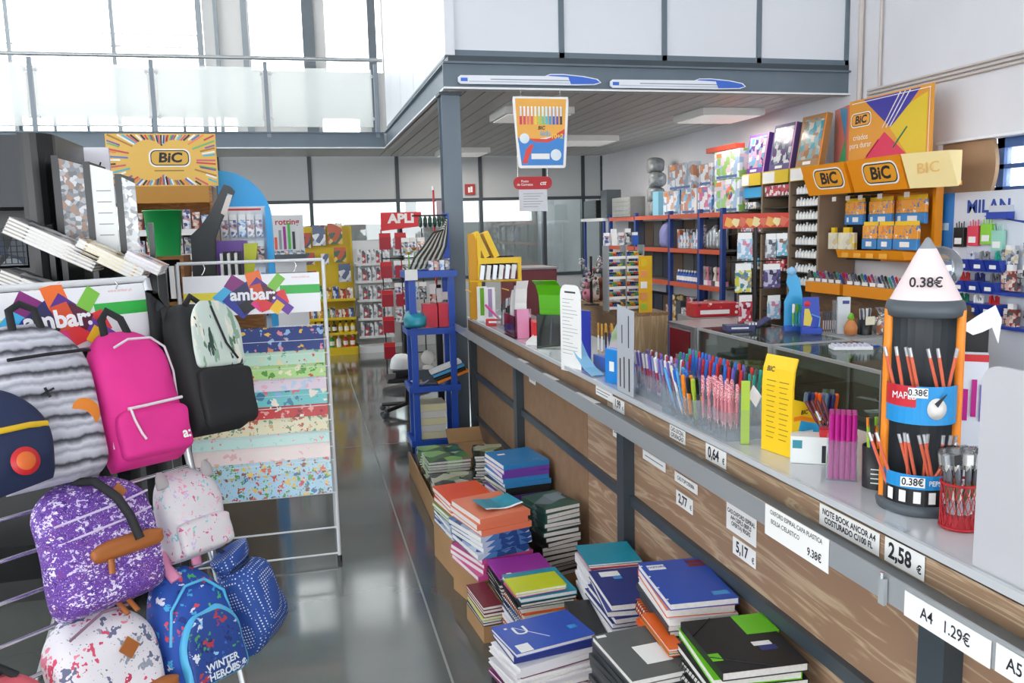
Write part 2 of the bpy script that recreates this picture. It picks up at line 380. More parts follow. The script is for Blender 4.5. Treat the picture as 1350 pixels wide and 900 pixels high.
# unseen left and front walls, added with openings sized to dim the interior
g = G().box(-7.2, -7, -4, 16, 0, 1.6, WALLC).box(-7.2, -7, -4, 16, 4.6, 6.3, WALLC)
for y in (-4, 0, 4, 8, 12, 15.5): g.box(-7.2, -7, y, y+.5, 1.6, 4.6, WALLC)
g.ob('wall_left_unseen', kind='structure')
g = G().box(-7.2, 4.6, -4.2, -4, 0, .5, WALLC).box(-7.2, 4.6, -4.2, -4, 3.2, 6.3, WALLC)
for x in (-7.2, -3.6, .2, 4.0): g.box(x, x+.6, -4.2, -4, .5, 3.2, WALLC)
g.ob('wall_front_unseen', kind='structure')
G().box(-7, 4.6, -4, 16, 6.3, 6.4, WHITE).ob('ceiling_hall_unseen', kind='structure')  # unseen hall ceiling, added to limit light from above

# balcony railing with frosted panes
br = thing('balcony_railing', 'balcony railing with frosted glass panes and grey posts', 'railing', (0, 10.5, 2.815))
FR = FROST('frosted_glass', 0xf6f8f6, .55)
px = [-4.04, -2.79, -1.54, -.29, .99]
G().cyl((-6.6, .02, .82), (1.08, .02, .85), .024, ALU, n=10).ob('handrail', br)
px = [-6.55, -5.3]+px
for a in px:
    G().box(a-.022, a+.022, .0, .05, -.06, .8, M('railing_grey', 0x87919a, .4)).ob('post', br)
for a, b in zip(px, px[1:]):
    p = G().box(a+.05, b-.05, .015, .025, .06, .74, FR).ob('pane', br)
    for z in (.16, .66):
        for x in (a+.05, b-.05): G().cyl((x, .0, z), (x, .04, z), .02, ALU, n=8).ob('clamp', br)
# ceiling light boxes under the mezzanine
LB = M('lamp_housing', 0xe6e6e3, .4); LD = M('lamp_diffuser', 0xf3f3ee, .3, em=.25)
for x, y, lb in ((2.05, 7.35, 'white ceiling light box behind the hanging marker poster'), (3.85, 7.3, 'white ceiling light box nearest the right wall'),
                 (2.1, 10.9, 'white ceiling light box farthest back, beside the column'), (3.3, 9.5, 'white ceiling light box above the red cross-bar rack')):
    t = thing('ceiling_light', lb, 'light', (x, y, 2.58), group=None)
    G().box(-.31, .31, -.31, .31, 0, .065, LB).ob('housing', t, bev=.008); G().box(-.28, .28, -.28, .28, -.006, 0, LD).ob('diffuser', t)
    area('ceiling_lamp', (x, y, 2.566), (0, 0, 0), .54, .54, 8 if x > 3.5 else 17, (1, .94, .86))

# ================================================================ main counter
OAK = WOOD('oak_laminate', 0x9a7a61, 0xbfa689, 2.2, (6, .5, 6), .45, 1.2)
OAK2 = WOOD('oak_laminate_strip', 0x9c7e63, 0xc2ab8e, 2.2, (10, .9, 12), .4, .7)
CORK = M('brown_chipboard', 0x8e6f53, .7, noise=(14, .1), bump=(90, .2))
TOP = M('counter_laminate', 0xc4c6c8, .16, coat=.4, noise=(3, .03)); LEDGE = M('grey_ledge', 0x7c8082, .4, .3, noise=(5, .08))
LIP = M('ledge_lip', 0xa9adaf, .3, .3)
ct = thing('shop_counter', 'long shop counter with wood panels, grey ledge and dark posts', 'counter', (1.2, 3.2, 0))
def cbox(name, x0, x1, y0, y1, z0, z1, m, **k): return G().box(x0-1.2, x1-1.2, y0-3.2, y1-3.2, z0, z1, m).ob(name, ct, **k)
cbox('worktop', 1.15, 1.62, .2, 5.95, .965, .985, TOP)
cbox('edge_trim', 1.142, 1.152, .2, 5.95, .972, .989, M('edge_alu', 0xcfd2d4, .3, .1))
cbox('fascia_board', 1.15, 1.17, .2, 3.08, .905, .968, OAK2); cbox('fascia_board', 1.15, 1.17, 3.085, 5.95, .905, .968, CORK)
cbox('ledge', 1.05, 1.16, .2, 5.95, .9, .908, LEDGE); cbox('ledge_lip', 1.046, 1.051, .2, 5.95, .895, .95, LIP)
for y in (.2, 1.26, 2.91, 4.56, 5.88): cbox('post', 1.15, 1.2, y, y+.07, 0, .9, DGREY)
for y0, y1, m in ((.27, 1.26, OAK), (1.33, 2.91, OAK), (2.98, 3.45, OAK), (3.455, 4.56, CORK), (4.63, 5.88, CORK)):
    cbox('front_panel', 1.195, 1.21, y0, y1, .585, .9, m); cbox('front_panel', 1.195, 1.21, y0, y1, .02, .55, m)
for y0, y1 in ((.27, 1.26), (1.33, 2.91), (2.98, 4.56), (4.63, 5.88)):
    cbox('mid_rail', 1.175, 1.21, y0, y1, .548, .587, DGREY)
    if y0 > 4: cbox('low_rail', 1.175, 1.194, y0, y1, .235, .265, DGREY)
cbox('end_panel', 1.2, 1.6, 5.9, 5.94, 0, .965, CORK); cbox('back_panel', 1.57, 1.585, .2, 5.9, 0, .96, CORK)
# paper price labels (text reads towards the viewer's right)
LGP = M('label_print_grey', 0x6f727a, .6)
def plabel(yc, zc, w, h, x, lines, label, tilt=0):
    t = thing('price_label', label, 'label', mw=NYZ(x, yc, zc) @ Matrix.Rotation(tilt, 4, 'Z'))
    G().box(-w/2, w/2, -h/2, h/2, 0, .0012, PAPER).ob('paper', t)
    for s, size, dx, dy, b in lines:
        if s.startswith('-'):      # too small to read in the place: plain printed lines
            for q in range(len(s)): G().box(dx-w*.4, dx+w*.4-w*.12*(q % 2), dy-size*.12, dy+size*.12, .0012, .0016, LGP).ob('print_line', t, loc=(0, size*.9*((len(s)-1)/2-q), 0))
            continue
        text(s, size, INK, t, Matrix.Translation((dx, dy, .0016)), bold=b, sx=.86)
    return t
plabel(1.555, .938, .21, .05, 1.148, [('NOTE BOOK ANCOR A4\nCOSTURADO C/100 FL', .0195, 0, 0, .03)], 'white label reading note book ancor A4 on the wood strip')
plabel(1.375, .939, .115, .052, 1.148, [('2,58', .046, -.012, 0, .03), ('€', .024, .044, -.008, .03)], 'large white price label 2,58 right of the note book label')
plabel(2.17, .942, .125, .05, 1.148, [('0,64', .046, -.014, 0, .03), ('€', .024, .047, -.006, .03)], 'large white price label 0,64 below the pink pens')
plabel(2.43, .945, .115, .044, 1.148, [('CAD.LISCEAL\nC/FURAÇÃO', .019, 0, 0, .02)], 'white label reading cad. lisceal on the wood strip')
plabel(2.95, .935, .12, .05, 1.148, [('1,99', .042, -.008, .003, .03), ('€', .02, .046, -.004, .02)], 'white price label 1,99 below the grey stencil')
plabel(3.11, .95, .19, .036, 1.149, [('--', .013, -.01, 0, .01)], 'small typed label left of the 1,99 price on the wood strip')
plabel(1.6, .915, .25, .075, 1.0445, [('OXFORD ESPIRAL CAPA PLASTICA', .0155, 0, .024, .01), ('BOLSA C/ELASTICO', .0155, -.04, .002, .01), ('9.38€', .026, .075, -.016, .02)], 'white label with 9.38 price hanging on the ledge lip')
plabel(1.145, .917, .2, .048, 1.0445, [('A4   1.29€', .031, 0, 0, .01)], 'white label reading A4 1.29 on the ledge lip')
plabel(.955, .92, .16, .048, 1.0445, [('A5   0.86€', .031, 0, 0, .01)], 'white label reading A5 0.86 at the right end of the ledge lip')
plabel(2.08, .675, .13, .052, 1.193, [('5,17', .046, -.012, 0, .03), ('€', .024, .05, -.008, .03)], 'white price label 5,17 under the three-line label')
plabel(2.1, .755, .17, .085, 1.193, [('CAD.OXFORD ESPIRAL\nA4+120FLS (80FLS\nOFERTA) 90GRS', .0178, 0, 0, .03)], 'three-line label above the 5,17 price on the wood panel')
plabel(2.47, .7, .125, .05, 1.193, [('2,77', .044, -.012, 0, .03), ('€', .022, .048, -.006, .03)], 'white price label 2,77 on the wood panel right of the post')
plabel(2.46, .77, .17, .034, 1.193, [('CAD.TOP C/DURA', .018, 0, 0, .02)], 'white label reading cad. top above the 2,77 price')
plabel(2.72, .775, .2, .034, 1.193, [('-', .0145, 0, 0, .01)], 'narrow white label beside the second post, left of the 2,77 price')
plabel(3.07, .79, .12, .04, 1.193, [('-', .018, 0, 0, .0)], 'pale blank-looking label left of the second post')
plabel(4.36, .79, .13, .04, 1.193, [('-', .016, 0, 0, .0)], 'pale label on the brown panel beside the far post')
for y, w, lb in ((4.3, .16, 'farthest white paper strip lying on the grey ledge'), (3.78, .2, 'middle white paper strip lying on the grey ledge'), (3.25, .24, 'nearest white paper strip lying on the grey ledge')):
    t = G().box(-.035, .035, -w/2, w/2, 0, .0015, PAPER).ob('paper_strip', loc=(1.1, y, .909), rot=rad(3), label=lb, cat='label')
t = thing('label_clip', 'small clear plastic label clip on the counter edge by the pencil tower', 'clip', (1.16, 1.42, .986))
G().box(-.012, .012, -.03, .03, 0, .003, CLEAR).ob('foot', t); G().box(.0, .002, -.03, .03, .003, .03, CLEAR).ob('plate', t)
t = thing('binder_clip', 'little clear clip hanging on the ledge lip', 'clip', (1.04, 1.3, .92))
G().box(-.004, .004, -.008, .008, -.03, .022, M('clip_grey', 0xa4aaac, .3)).ob('jaw', t); G().cyl((-.003, 0, .022), (-.003, 0, .034), .004, CHROME, n=8).ob('pin', t)
t = thing('counter_panel', 'plain white upright panel with rounded corner at the right end of the counter', 'panel', (1.17, 1.22, .985))
pl = [(0, 0), (.52, 0), (.52, .375), (.035, .375)]+[(.035-.035*math.sin(rad(a)), .34+.035*math.cos(rad(a))) for a in (15, 30, 45, 60, 75, 90)]
g = G().prism(pl, -.004, .004, M('white_pvc', 0xc0bfc3, .45), Matrix(((0, 1, 0, 0), (-1, 0, 0, 0), (0, 0, 1, 0), (0, 0, 0, 1)))); g.ob('board', t)
for y in (-.12, -.4): G().box(.004, .05, y-.003, y+.003, 0, .06, CLEAR).ob('foot', t)

# ================================================================ things on the counter (worktop at z = .985)
CZ = .986
ORANGE = M('orange_plastic', 0xf08a1d, .35); REDP = M('red_plastic', 0xc9252c, .4); YEL = M('yellow_card', 0xf2c713, .5); BLUEP = M('blue_plastic', 0x1f55b5, .35)
LBLUE = M('light_blue_plastic', 0x55a8dc, .35); GREENP = M('green_plastic', 0x6fae22, .35); MAG = M('magenta_plastic', 0xb81f86, .3); PINK = M('pink_plastic', 0xe79fc4, .4)
DGP = M('dark_grey_plastic', 0x4a5157, .45); TIPM = M('pencil_tip_grey', 0x8d9093, .5); SALM = M('salmon_paint', 0xd9674a, .4); SILV = M('silver_ferrule', 0xc2c5c9, .3, .6)
# --- giant-pencil tower
TW = thing('pencil_tower', 'giant-pencil display tower with orange poles and two trays on the counter', 'display', (1.3, 1.525, CZ), rad(-40.5)); TW.scale = (.8, .85, .972)
g = G(); g.lathe([(.105, 0), (.108, .012), (.1, .022), (.02, .024)], DGP, 28).ob('base', TW)
for s in (-1, 1): G().cyl((s*.088, -.02, .01), (s*.088, -.02, .452), .011, ORANGE, n=14).ob('pole', TW)
g = G(); sec = []
for z in (.02, .45):
    sec.append([(.088*math.cos(rad(a)), .02+.075*math.sin(rad(a)), z) for a in range(-15, 196, 15)]+[(.084*math.cos(rad(a)), .02+.071*math.sin(rad(a)), z) for a in range(195, -16, -15)])
g.loft(sec, DGP, smooth=False).ob('back_shell', TW)
g = G(); g.lathe([(.088, .436), (.098, .44), (.1, .452), (.095, .47), (.07, .483), (0, .488)], DGP, 28, ay=.8).ob('hood', TW)
CONE = M('pinkish_paper', 0xe6d3d2, .6)
cn = G().lathe([(.088, .474), (.022, .585)], CONE, 28, ay=.8).ob('cone', TW); G().lathe([(.0225, .583), (.006, .607), (0, .61)], TIPM, 16, ay=.8).ob('cone_tip', TW)
def curved(r, a0, a1, z0, z1, mat, ay=1., n=10, off=0):
    g = G(); p = []
    for i in range(n+1):
        a = rad(a0+(a1-a0)*i/n); p.append((r*math.cos(a), off+ay*r*math.sin(a)))
    for (x, y), (u, v) in zip(p, p[1:]): g.add([(x, y, z0), (u, v, z0), (u, v, z1), (x, y, z1)], [(0, 1, 2, 3)], mat, True)
    return g
TBLUE = M('tray_print_blue', 0x1c8fd0, .4); TRED = M('tray_print_red', 0xc72331, .4)
text('0.38€', .034, INK, cn, frame((0, -.061, .513), (1, 0, 0), (0, .52, .86)), bold=.02)
def tray(z0, z1):
    g = G(); p = [(.086*math.cos(rad(a)), -.02+.072*math.sin(rad(a))) for a in range(180, 361, 15)]
    q = [(x*.96, -.02+(y+.02)*.96) for x, y in p][::-1]
    g.loft([[(x, y, z0) for x, y in p+q], [(x, y, z1) for x, y in p+q]], DGP, smooth=False)
    g.add([(x, y, z0+.002) for x, y in p], [tuple(range(len(p)))[::-1]], DGP)
    return g.ob('tray', TW)
t1 = tray(.21, .285); t2 = tray(.022, .088)
curved(.087, 183, 357, .205, .29, TBLUE, .84, 14, -.02).ob('print_sheet', t1)
curved(.0875, 190, 262, .243, .29, TRED, .845, 8, -.02).ob('red_print', t1)
DR = M('drop_white', 0xece8e2, .5)
g = G().lathe([(0, -.004), (.022, -.002), (.024, 0), (0, .001)], DR, 18); g.ob('drop_print', t1, mw=frame((.038, -.0885, .242), (1, .3, 0), (0, 0, 1)) )
G().cyl((0, 0, 0), (.025, .025, 0), .006, INK, r1=.001, n=8).ob('pencil_print', t1, mw=frame((.036, -.0915, .25), (1, .3, 0), (0, 0, 1)))
text('MAPED', .022, WHITE, t1, frame((-.04, -.0905, .268), (1, -.28, 0), (0, 0, 1)), sx=.9)
G().box(-.024, .024, -.011, .011, 0, .0008, PAPER).ob('price_paper', t1, mw=frame((-.008, -.0935, .276), (1, 0, 0), (0, 0, 1))); text('0.38€', .02, INK, t1, frame((-.008, -.095, .276), (1, 0, 0), (0, 0, 1)), bold=.02)
curved(.0875, 183, 357, .022, .062, BLACK, .84, 14, -.02).ob('print_sheet', t2); curved(.088, 183, 357, .06, .092, TBLUE, .845, 14, -.02).ob('blue_print', t2)
for k in range(5):
    a = rad(222+24*k); x, y = .0885*math.cos(a), -.02+.075*math.sin(a)
    G().box(-.009, .009, -.014, .012, 0, .001, PAPER).ob('swatch_print', t2, mw=frame((x, y-.001, .043), (-math.sin(a), math.cos(a), 0), (0, 0, 1)))
G().box(-.03, .03, -.011, .011, 0, .0008, PAPER).ob('price_paper', t2, mw=frame((-.012, -.0945, .076), (1, 0, 0), (0, 0, 1))); text('0.38€', .023, INK, t2, frame((-.012, -.096, .076), (1, 0, 0), (0, 0, 1)), bold=.02)
text('PEPS', .016, WHITE, t2, frame((.042, -.0915, .076), (1, .35, 0), (0, 0, 1)), bold=.02)
# --- pens and pencils
PM = {}
def pencil(mw, L, body, end, label, group, r=.0036):
    k = (L, body.name, end.name, r)
    if k not in PM:
        PM[k] = (G().cyl((0, 0, .012), (0, 0, L-.02), r, body, n=6, smooth=False).mesh('shaft'), G().cyl((0, 0, 0), (0, 0, .012), .0006, TIPM, r1=r, n=6).mesh('tip'), G().cyl((0, 0, L-.02), (0, 0, L), r*1.06, end, n=8).mesh('ferrule'))
    t = thing('pencil', label, 'pencil', mw=mw, group=group)
    for n, me in zip(('shaft', 'tip', 'ferrule'), PM[k]): put(n, me, t)
def pen(mw, body, cap, label, group, L=.145, r=.0042, cl=.055, name='pen', cat='pen'):
    k = ('pen', L, body.name, cap.name, r, cl)
    if k not in PM:
        PM[k] = (G().cyl((0, 0, 0), (0, 0, .018), .0008, cap, r1=r*.9, n=8).cyl((0, 0, .018), (0, 0, L-cl), r, body, n=8).mesh('barrel'),
                 G().cyl((0, 0, L-cl), (0, 0, L-.004), r*1.22, cap, n=8).cyl((0, 0, L-.004), (0, 0, L), r*1.22, cap, r1=r*.8, n=8).mesh('cap'),
                 G().box(-.0014, .0014, -r*2, -r*1.2, L-cl+.012, L-.004, cap).mesh('clip'))
    t = thing(name, label, cat, mw=mw, group=group)
    for n, me in zip(('barrel', 'cap', 'clip'), PM[k]): put(n, me, t)
def lean(x, y, z, ax=0, ay=0, az=0): return Matrix.Translation((x, y, z)) @ Matrix.Rotation(rad(az), 4, 'Z') @ Matrix.Rotation(rad(ay), 4, 'Y') @ Matrix.Rotation(rad(ax), 4, 'X')
TWM = Matrix.Translation((1.3, 1.525, CZ)) @ Matrix.Rotation(rad(-40.5), 4, 'Z')
for x, y, a in ((-.07, -.04, -14), (-.055, -.045, -10), (-.025, -.04, -12), (-.015, -.05, -12), (.035, -.045, -14), (.045, -.05, -10), (.05, -.04, 9)):
    pencil(TWM @ lean(.8*x+.018*(a < 0), .85*y, .209, 4, a), .155, SALM, SILV, 'orange-red pencil in the upper tray of the pencil tower', 'pencils in the upper tower tray')
for x, y, a, b in ((-.075, -.05, -20, 0), (-.062, -.055, -18, 0), (-.03, -.05, -6, 4), (-.015, -.05, -15, 3), (-.005, -.06, -12, 0), (.01, -.04, 3, 6), (.03, -.05, -14, 3), (.036, -.055, -12, 0), (.03, -.06, 26, 0), (.05, -.05, 2, 4), (.058, -.045, 5, 4), (.055, -.03, 10, 5)):
    pencil(TWM @ lean(.8*x+.01*(a < 0)-.018*(a > 20), .85*y, .026, b, a), .15, SALM, SILV, 'orange-red pencil in the lower tray of the pencil tower', 'pencils in the lower tower tray')
# clear ball on a stem behind the tower
t = thing('clear_ball', 'large clear plastic ball on a thin stem behind the pencil tower', 'ball', (1.465, 1.68, CZ))
G().lathe([(.052*math.sin(rad(a)), .515-.052*math.cos(rad(a))) for a in range(0, 181, 12)], GLASS('clear_ball', 0xeaf2f8, .5, .03, .93), 24).ob('shell', t)
G().cyl((0, 0, 0), (0, 0, .465), .004, CLEAR, n=8).ob('stem', t); G().lathe([(.028, 0), (.028, .006), (.006, .012)], DGP, 20).ob('foot', t)
# red mesh cup and its wrapped pens
RM = M('red_mesh', 0xb3202a, .35, .2)
t = thing('mesh_cup', 'red wire-mesh cup beside the pencil tower', 'cup', (1.285, 1.385, CZ))
G().lathe([(.036, 0), (.036, .004), (.034, .004), (.034, .001)], RM, 20).ob('base', t)
for z in (.004, .095): G().tube([(.037*math.cos(i*.314), .037*math.sin(i*.314), z) for i in range(20)], .003, RM, 6, True).ob('rim', t)
g = G()
for s in (-1, 1):
    for k in range(20):
        g.tube([(.0365*math.cos(k*.314+s*i*.14), .0365*math.sin(k*.314+s*i*.14), .004+.0152*i) for i in range(7)], .0011, RM, 4)
g.ob('mesh', t)
G().lathe([(.0355, .004), (.0355, .03)], M('red_band', 0xa8232c, .5), 20).ob('lower_band', t)
GOLDF = PAT('cellophane_pen_print', [0xc9c3b4, 0xe8e6e0, 0x6e5a3c, 0x9aa0a6, 0xb8352f, 0x4c4f55], 90, .2, (1, 1, .4), coat=.6)
CELL = GLASS('cellophane', 0xffffff, .5, .12, .97)
for k in range(9):
    a = k*.7; m = lean(1.285+.016*math.cos(a), 1.385+.016*math.sin(a), CZ+.005, 5*math.sin(a+1), 7*math.cos(a))
    t = thing('wrapped_pen', ('black', 'white', 'silver')[k % 3]+'-carded cellophane-wrapped pen in the red mesh cup', 'pen', mw=m, group='wrapped pens in the red mesh cup')
    G().cyl((0, 0, 0), (0, 0, .13), .006, GOLDF, n=8).ob('barrel', t); G().box(-.011, .011, -.004, .004, .12, .165, CELL).ob('wrapper', t); G().box(-.008, .008, -.0045, .0045, .128, .15, (BLACK, PAPER, SILV)[k % 3]).ob('header_card', t)
# black cup of pencils
t = thing('black_cup', 'black printed cup holding coloured pencils on the counter', 'cup', (1.305, 1.665, CZ))
G().lathe([(.034, 0), (.036, .1), (.034, .1), (.032, .004), (0, .004)], BLACK, 24).ob('body', t)

for k in range(4): G().box(-.014, .014, -.0012, .0012, 0, .0006, PAPER).ob('print_line', t, mw=frame((-.0225, -.0272, .05-.011*k), (.77, -.64, 0), (0, 0, 1)))
cc = [GREENP, ORANGE, REDP, BLUEP, M('lime', 0xa6c435, .4), ORANGE, M('navy', 0x2b3270, .4), REDP, GREENP, M('brown_red', 0x7c2b22, .4), M('lime', 0, .4), BLUEP]
for k in range(14):
    a = k*.9; pencil(lean(1.305+.018*math.cos(a), 1.665+.018*math.sin(a), CZ+.006, 7*math.sin(a), 6*math.cos(a)), .165, cc[k % 12], cc[(k+3) % 12], ('green', 'orange', 'red', 'blue', 'lime', 'orange', 'navy', 'red', 'green', 'brown', 'lime', 'blue')[k % 12]+' pencil standing in the black cup', 'pencils in the black cup')
t = thing('price_card', 'small white card standing above the black pencil cup', 'card', (1.37, 1.70, CZ)); G().box(-.022, .022, -.001, .001, .155, .195, PAPER).ob('card', t, rot=rad(-40)); G().cyl((0, 0, 0), (0, 0, .16), .0015, CLEAR, n=6).ob('stem', t)
# magenta rods in a clear box
t = thing('acrylic_box', 'clear acrylic box packed with magenta rods', 'box', (1.272, 1.755, CZ), rad(-35))
for x0, x1, y0, y1 in ((-.036, .036, -.036, -.034), (-.036, .036, .034, .036), (-.036, -.034, -.034, .034), (.034, .036, -.034, .034)): G().box(x0, x1, y0, y1, 0, .1, CLEAR).ob('side', t)
G().box(-.036, .036, -.036, .036, 0, .002, CLEAR).ob('bottom', t)
T0 = Matrix.Translation((1.272, 1.755, CZ)) @ Matrix.Rotation(rad(-35), 4, 'Z'); rm = G().cyl((0, 0, .003), (0, 0, .165), .0063, MAG, n=8, smooth=False).mesh('magenta_rod')
for i in range(5):
    for j in range(5): put('magenta_rod', rm, mw=T0 @ Matrix.Translation((-.026+.013*i, -.026+.013*j, 0)), label='magenta rod standing in the clear acrylic box', cat='stick', group='magenta rods')
# white pen box with dark red pens
t = thing('pen_box', 'white printed carton with a red insert of pens, left of the magenta rods', 'box', (1.285, 1.905, CZ), rad(-32))
PBX = M('white_carton', 0xe4e8e4, .5)
G().box(-.052, .052, -.03, .03, 0, .072, PBX).ob('carton', t); G().box(-.047, -.023, -.0308, -.03, .04, .062, M('teal_print', 0x2f8d9c, .5)).ob('teal_print', t)
G().box(.026, .036, -.0308, -.03, .004, .05, INK).ob('barcode_print', t); G().box(.038, .052, -.0309, -.03, .0, .028, GREENP).ob('green_print', t); G().box(.02, .052, -.028, .02, .072, .092, REDP).ob('insert', t)
MAR = M('maroon_pen', 0x5e1420, .35)
T0 = Matrix.Translation((1.285, 1.905, CZ)) @ Matrix.Rotation(rad(-32), 4, 'Z')
for k in range(4): pen(T0 @ lean(.02+.01*k, .004, .093, -10, -28+3*k), (MAR, SILV, MAR, MAR)[k], MAR, 'dark red pen sticking up from the white carton', 'dark red pens', L=.075, cl=.03)
# yellow shaver box
YB = thing('yellow_display_box', 'tall yellow printed display box with a blue front on the counter', 'box', (1.3, 2.01, CZ), rad(10))
g = G(); pr = [(-.055, 0), (.055, 0), (.055, .1)]
side = [(.0, 0), (.0, .19), (.004, .235), (.016, .27), (.02, .268), (.009, .233), (.006, .19), (.006, 0)]
g = G(); g.loft([[(-.062+u, -.06, v) for u, v in side], [(-.062+u, .06, v) for u, v in side]], YEL, smooth=False).ob('back_panel', YB)
for k in range(12):
    for c in (-.028, .022): G().box(-.0008, 0, c-.018+.004*(k % 3), c+.018, 0, .0022, M('print_brown', 0x9a7c14, .6)).ob('print_line', YB, loc=(-.0622, 0, .2-.0145*k))
text('BIC', .02, INK, YB, frame((-.0585, .03, .232), (0, -1, 0), (.08, 0, 1)), bold=.03, shear=.2)
sb = M('sky_blue_print', 0x2aa3d8, .45)
G().prism([(-.056, 0), (.05, 0), (.05, .085), (-.02, .15), (-.056, .16)], -.058, .058, YEL).ob('tray', YB)
G().prism([(-.054, .004), (.05, .004), (.05, .08), (-.03, .1)], -.0592, -.058, sb).ob('blue_print', YB); G().prism([(-.056, .1), (-.03, .101), (.05, .082), (.05, .092), (-.03, .113), (-.056, .112)], -.0594, -.058, ORANGE).ob('orange_stripe', YB)
text('BIC', .016, INK, YB, XZ(-.02, -.0598, .122), bold=.03, shear=.2); G().box(-.022, .012, -.0602, -.0592, .02, .07, PAPER).ob('shaver_print', YB); G().box(-.056, .05, -.06, -.058, 0, .004, ORANGE).ob('bottom_stripe', YB)
OBL = M('orange_blue', 0xff6a1e, .35); NAV = M('navy', 0x2b3270, .4)
for k in range(10): pen(lean(1.37+.014*(k % 5)-.01*(k//5), 2.075-.012*(k % 5), CZ, 3, 6), (NAV, OBL)[k == 2], (NAV, OBL, M('steel_blue', 0x6d86a8, .4))[k % 3], 'dark blue and orange pen standing behind the yellow display box', 'pens behind the yellow box', L=.15)
t = thing('green_ruler', 'lime green ruler pack standing against the yellow display box', 'ruler', (1.21, 2.115, CZ), rad(-25)); LIME = M('lime', 0xa6c435, .4)
G().box(-.012, .012, -.003, .003, .0, .185, LIME).ob('blade', t); G().box(-.014, .014, -.006, .006, 0, .1, CLEAR).ob('sleeve', t)
# --- acrylic pen racks and pens
def rack(y0, y1, x0, x1, h, lb, div=0):
    t = thing('pen_rack', lb, 'pen holder', ((x0+x1)/2, (y0+y1)/2, CZ)); a = (x1-x0)/2; b = (y1-y0)/2
    for bx in ((-a, -a+.003, -b, b), (a-.003, a, -b, b), (-a, a, -b, -b+.003), (-a, a, b-.003, b)): G().box(*bx, 0, h if bx[0] < 0 else h*1.25, CLEAR).ob('side', t)
    G().box(-a, a, -b, b, 0, .003, CLEAR).ob('bottom', t)
    for k in range(div):
        y = -b+2*b*(k+1)/(div+1); G().box(-a, a, y-.001, y+.001, 0, h, CLEAR).ob('divider', t)
rack(2.62, 3.0, 1.2, 1.29, .085, 'clear acrylic pen rack nearest the grey letter stencil', 3)
rack(2.36, 2.6, 1.17, 1.3, .08, 'clear acrylic pen rack holding the orange pens', 2)
rack(2.15, 2.35, 1.17, 1.3, .085, 'clear acrylic pen rack holding pink and white pens', 1)
rack(2.3, 3.02, 1.32, 1.42, .1, 'long clear acrylic rear pen rack with capped pens', 7)
PUR = M('purple_clear', 0x9a5f92, .25); RW = M('red_translucent', 0xb83a50, .25); WCAP = M('white_cap', 0xe8e2e4, .35); TEAL = M('teal_cap', 0x22a08c, .35); SKY = M('sky_cap', 0x2d6ed0, .35); PW = M('pale_pink_clear', 0xd98b95, .25); VIO = M('violet_cap', 0x6f62b8, .35); GREY_B = M('blue_grey_pen', 0x8b93b8, .3)
for k in range(20):
    y = 2.985-.0185*k; c = ((PUR, WCAP), (RW, WCAP), (GREY_B, VIO), (RW, VIO), (PUR, GREY_B))[k % 5]
    pen(lean(1.245, y, CZ+.005, 0, -6+3*math.sin(k*2.1)), c[0], c[1], 'purple and red clear pen in the rack by the grey stencil', 'clear pens by the stencil', L=.15)
for k in range(16):
    pen(lean(1.268+.006*(k % 2), 2.975-.022*k, CZ+.005, 2*math.sin(k), 4), (RW, PUR, GREY_B)[k % 3], (VIO, WCAP, RW)[k % 3], 'purple and red clear pen in the rack by the grey stencil', 'clear pens by the stencil', L=.152)
CN = {'teal_cap': 'teal', 'violet_cap': 'violet', 'red_plastic': 'red', 'sky_cap': 'blue', 'black_plastic': 'black', 'dark_grey_plastic': 'grey'}
caps = [TEAL, VIO, TEAL, REDP, SKY, SKY, VIO, REDP, SKY, REDP, SKY, REDP, BLACK, SKY, REDP, VIO, BLACK, REDP, DGP, TEAL, TEAL]
for k, c in enumerate(caps*2):
    i = k % 21; pen(lean(1.35+.03*(k//21), 2.86-.0265*i-.012*(k//21), CZ+.005, 0, 5), c, c, CN[c.name]+' capped pen in the long rear rack', 'capped pens in the rear rack', L=.152+.012*(k//21))
for k in range(8): pen(lean(1.21+.012*(k % 3), 2.58-.012*k, CZ+.004, -12+5*(k % 4), -10+4*(k % 3)), WCAP if k % 3 else LBLUE, SKY if k % 2 else LBLUE, 'blue and white brush pen in the rack of orange pens', 'blue brush pens', L=.15)
for k in range(6): pen(lean(1.2+.02*(k % 2), 2.475-.018*k, CZ+.004, 6, -8), (ORANGE, BLACK, ORANGE, DGP, LIME, ORANGE)[k], (ORANGE, ORANGE, BLACK, BLACK, LIME, DGP)[k], 'orange or black marker in the middle acrylic rack', 'orange and black markers', L=.145, r=.006)
pen(lean(1.2, 2.5, CZ+.004, -20, -6), WCAP, M('cream_cap', 0xe9dcb4, .4), 'cream-handled brush leaning out of the middle acrylic rack', None, L=.17, name='brush', cat='brush')
for k in range(22):
    pen(lean(1.19+.02*(k//8)+.004*(k % 2), 2.335-.0235*(k % 8), CZ+.03, 6+3*math.sin(k*1.7), -4+3*math.sin(k*2.3)), PW, DOT('pink_dot_cap', 0xd9455c, [0xf5e9ea], 400, .45, .35), 'pale pink pen with dotted cap in the front rack', 'pink pens', L=.14)
G().box(-.001, .001, -.028, .028, -.02, .02, PAPER).ob('price_card', mw=lean(1.26, 2.15, CZ+.13, 25, 10), label='little white card stuck between the pink pens', cat='card')
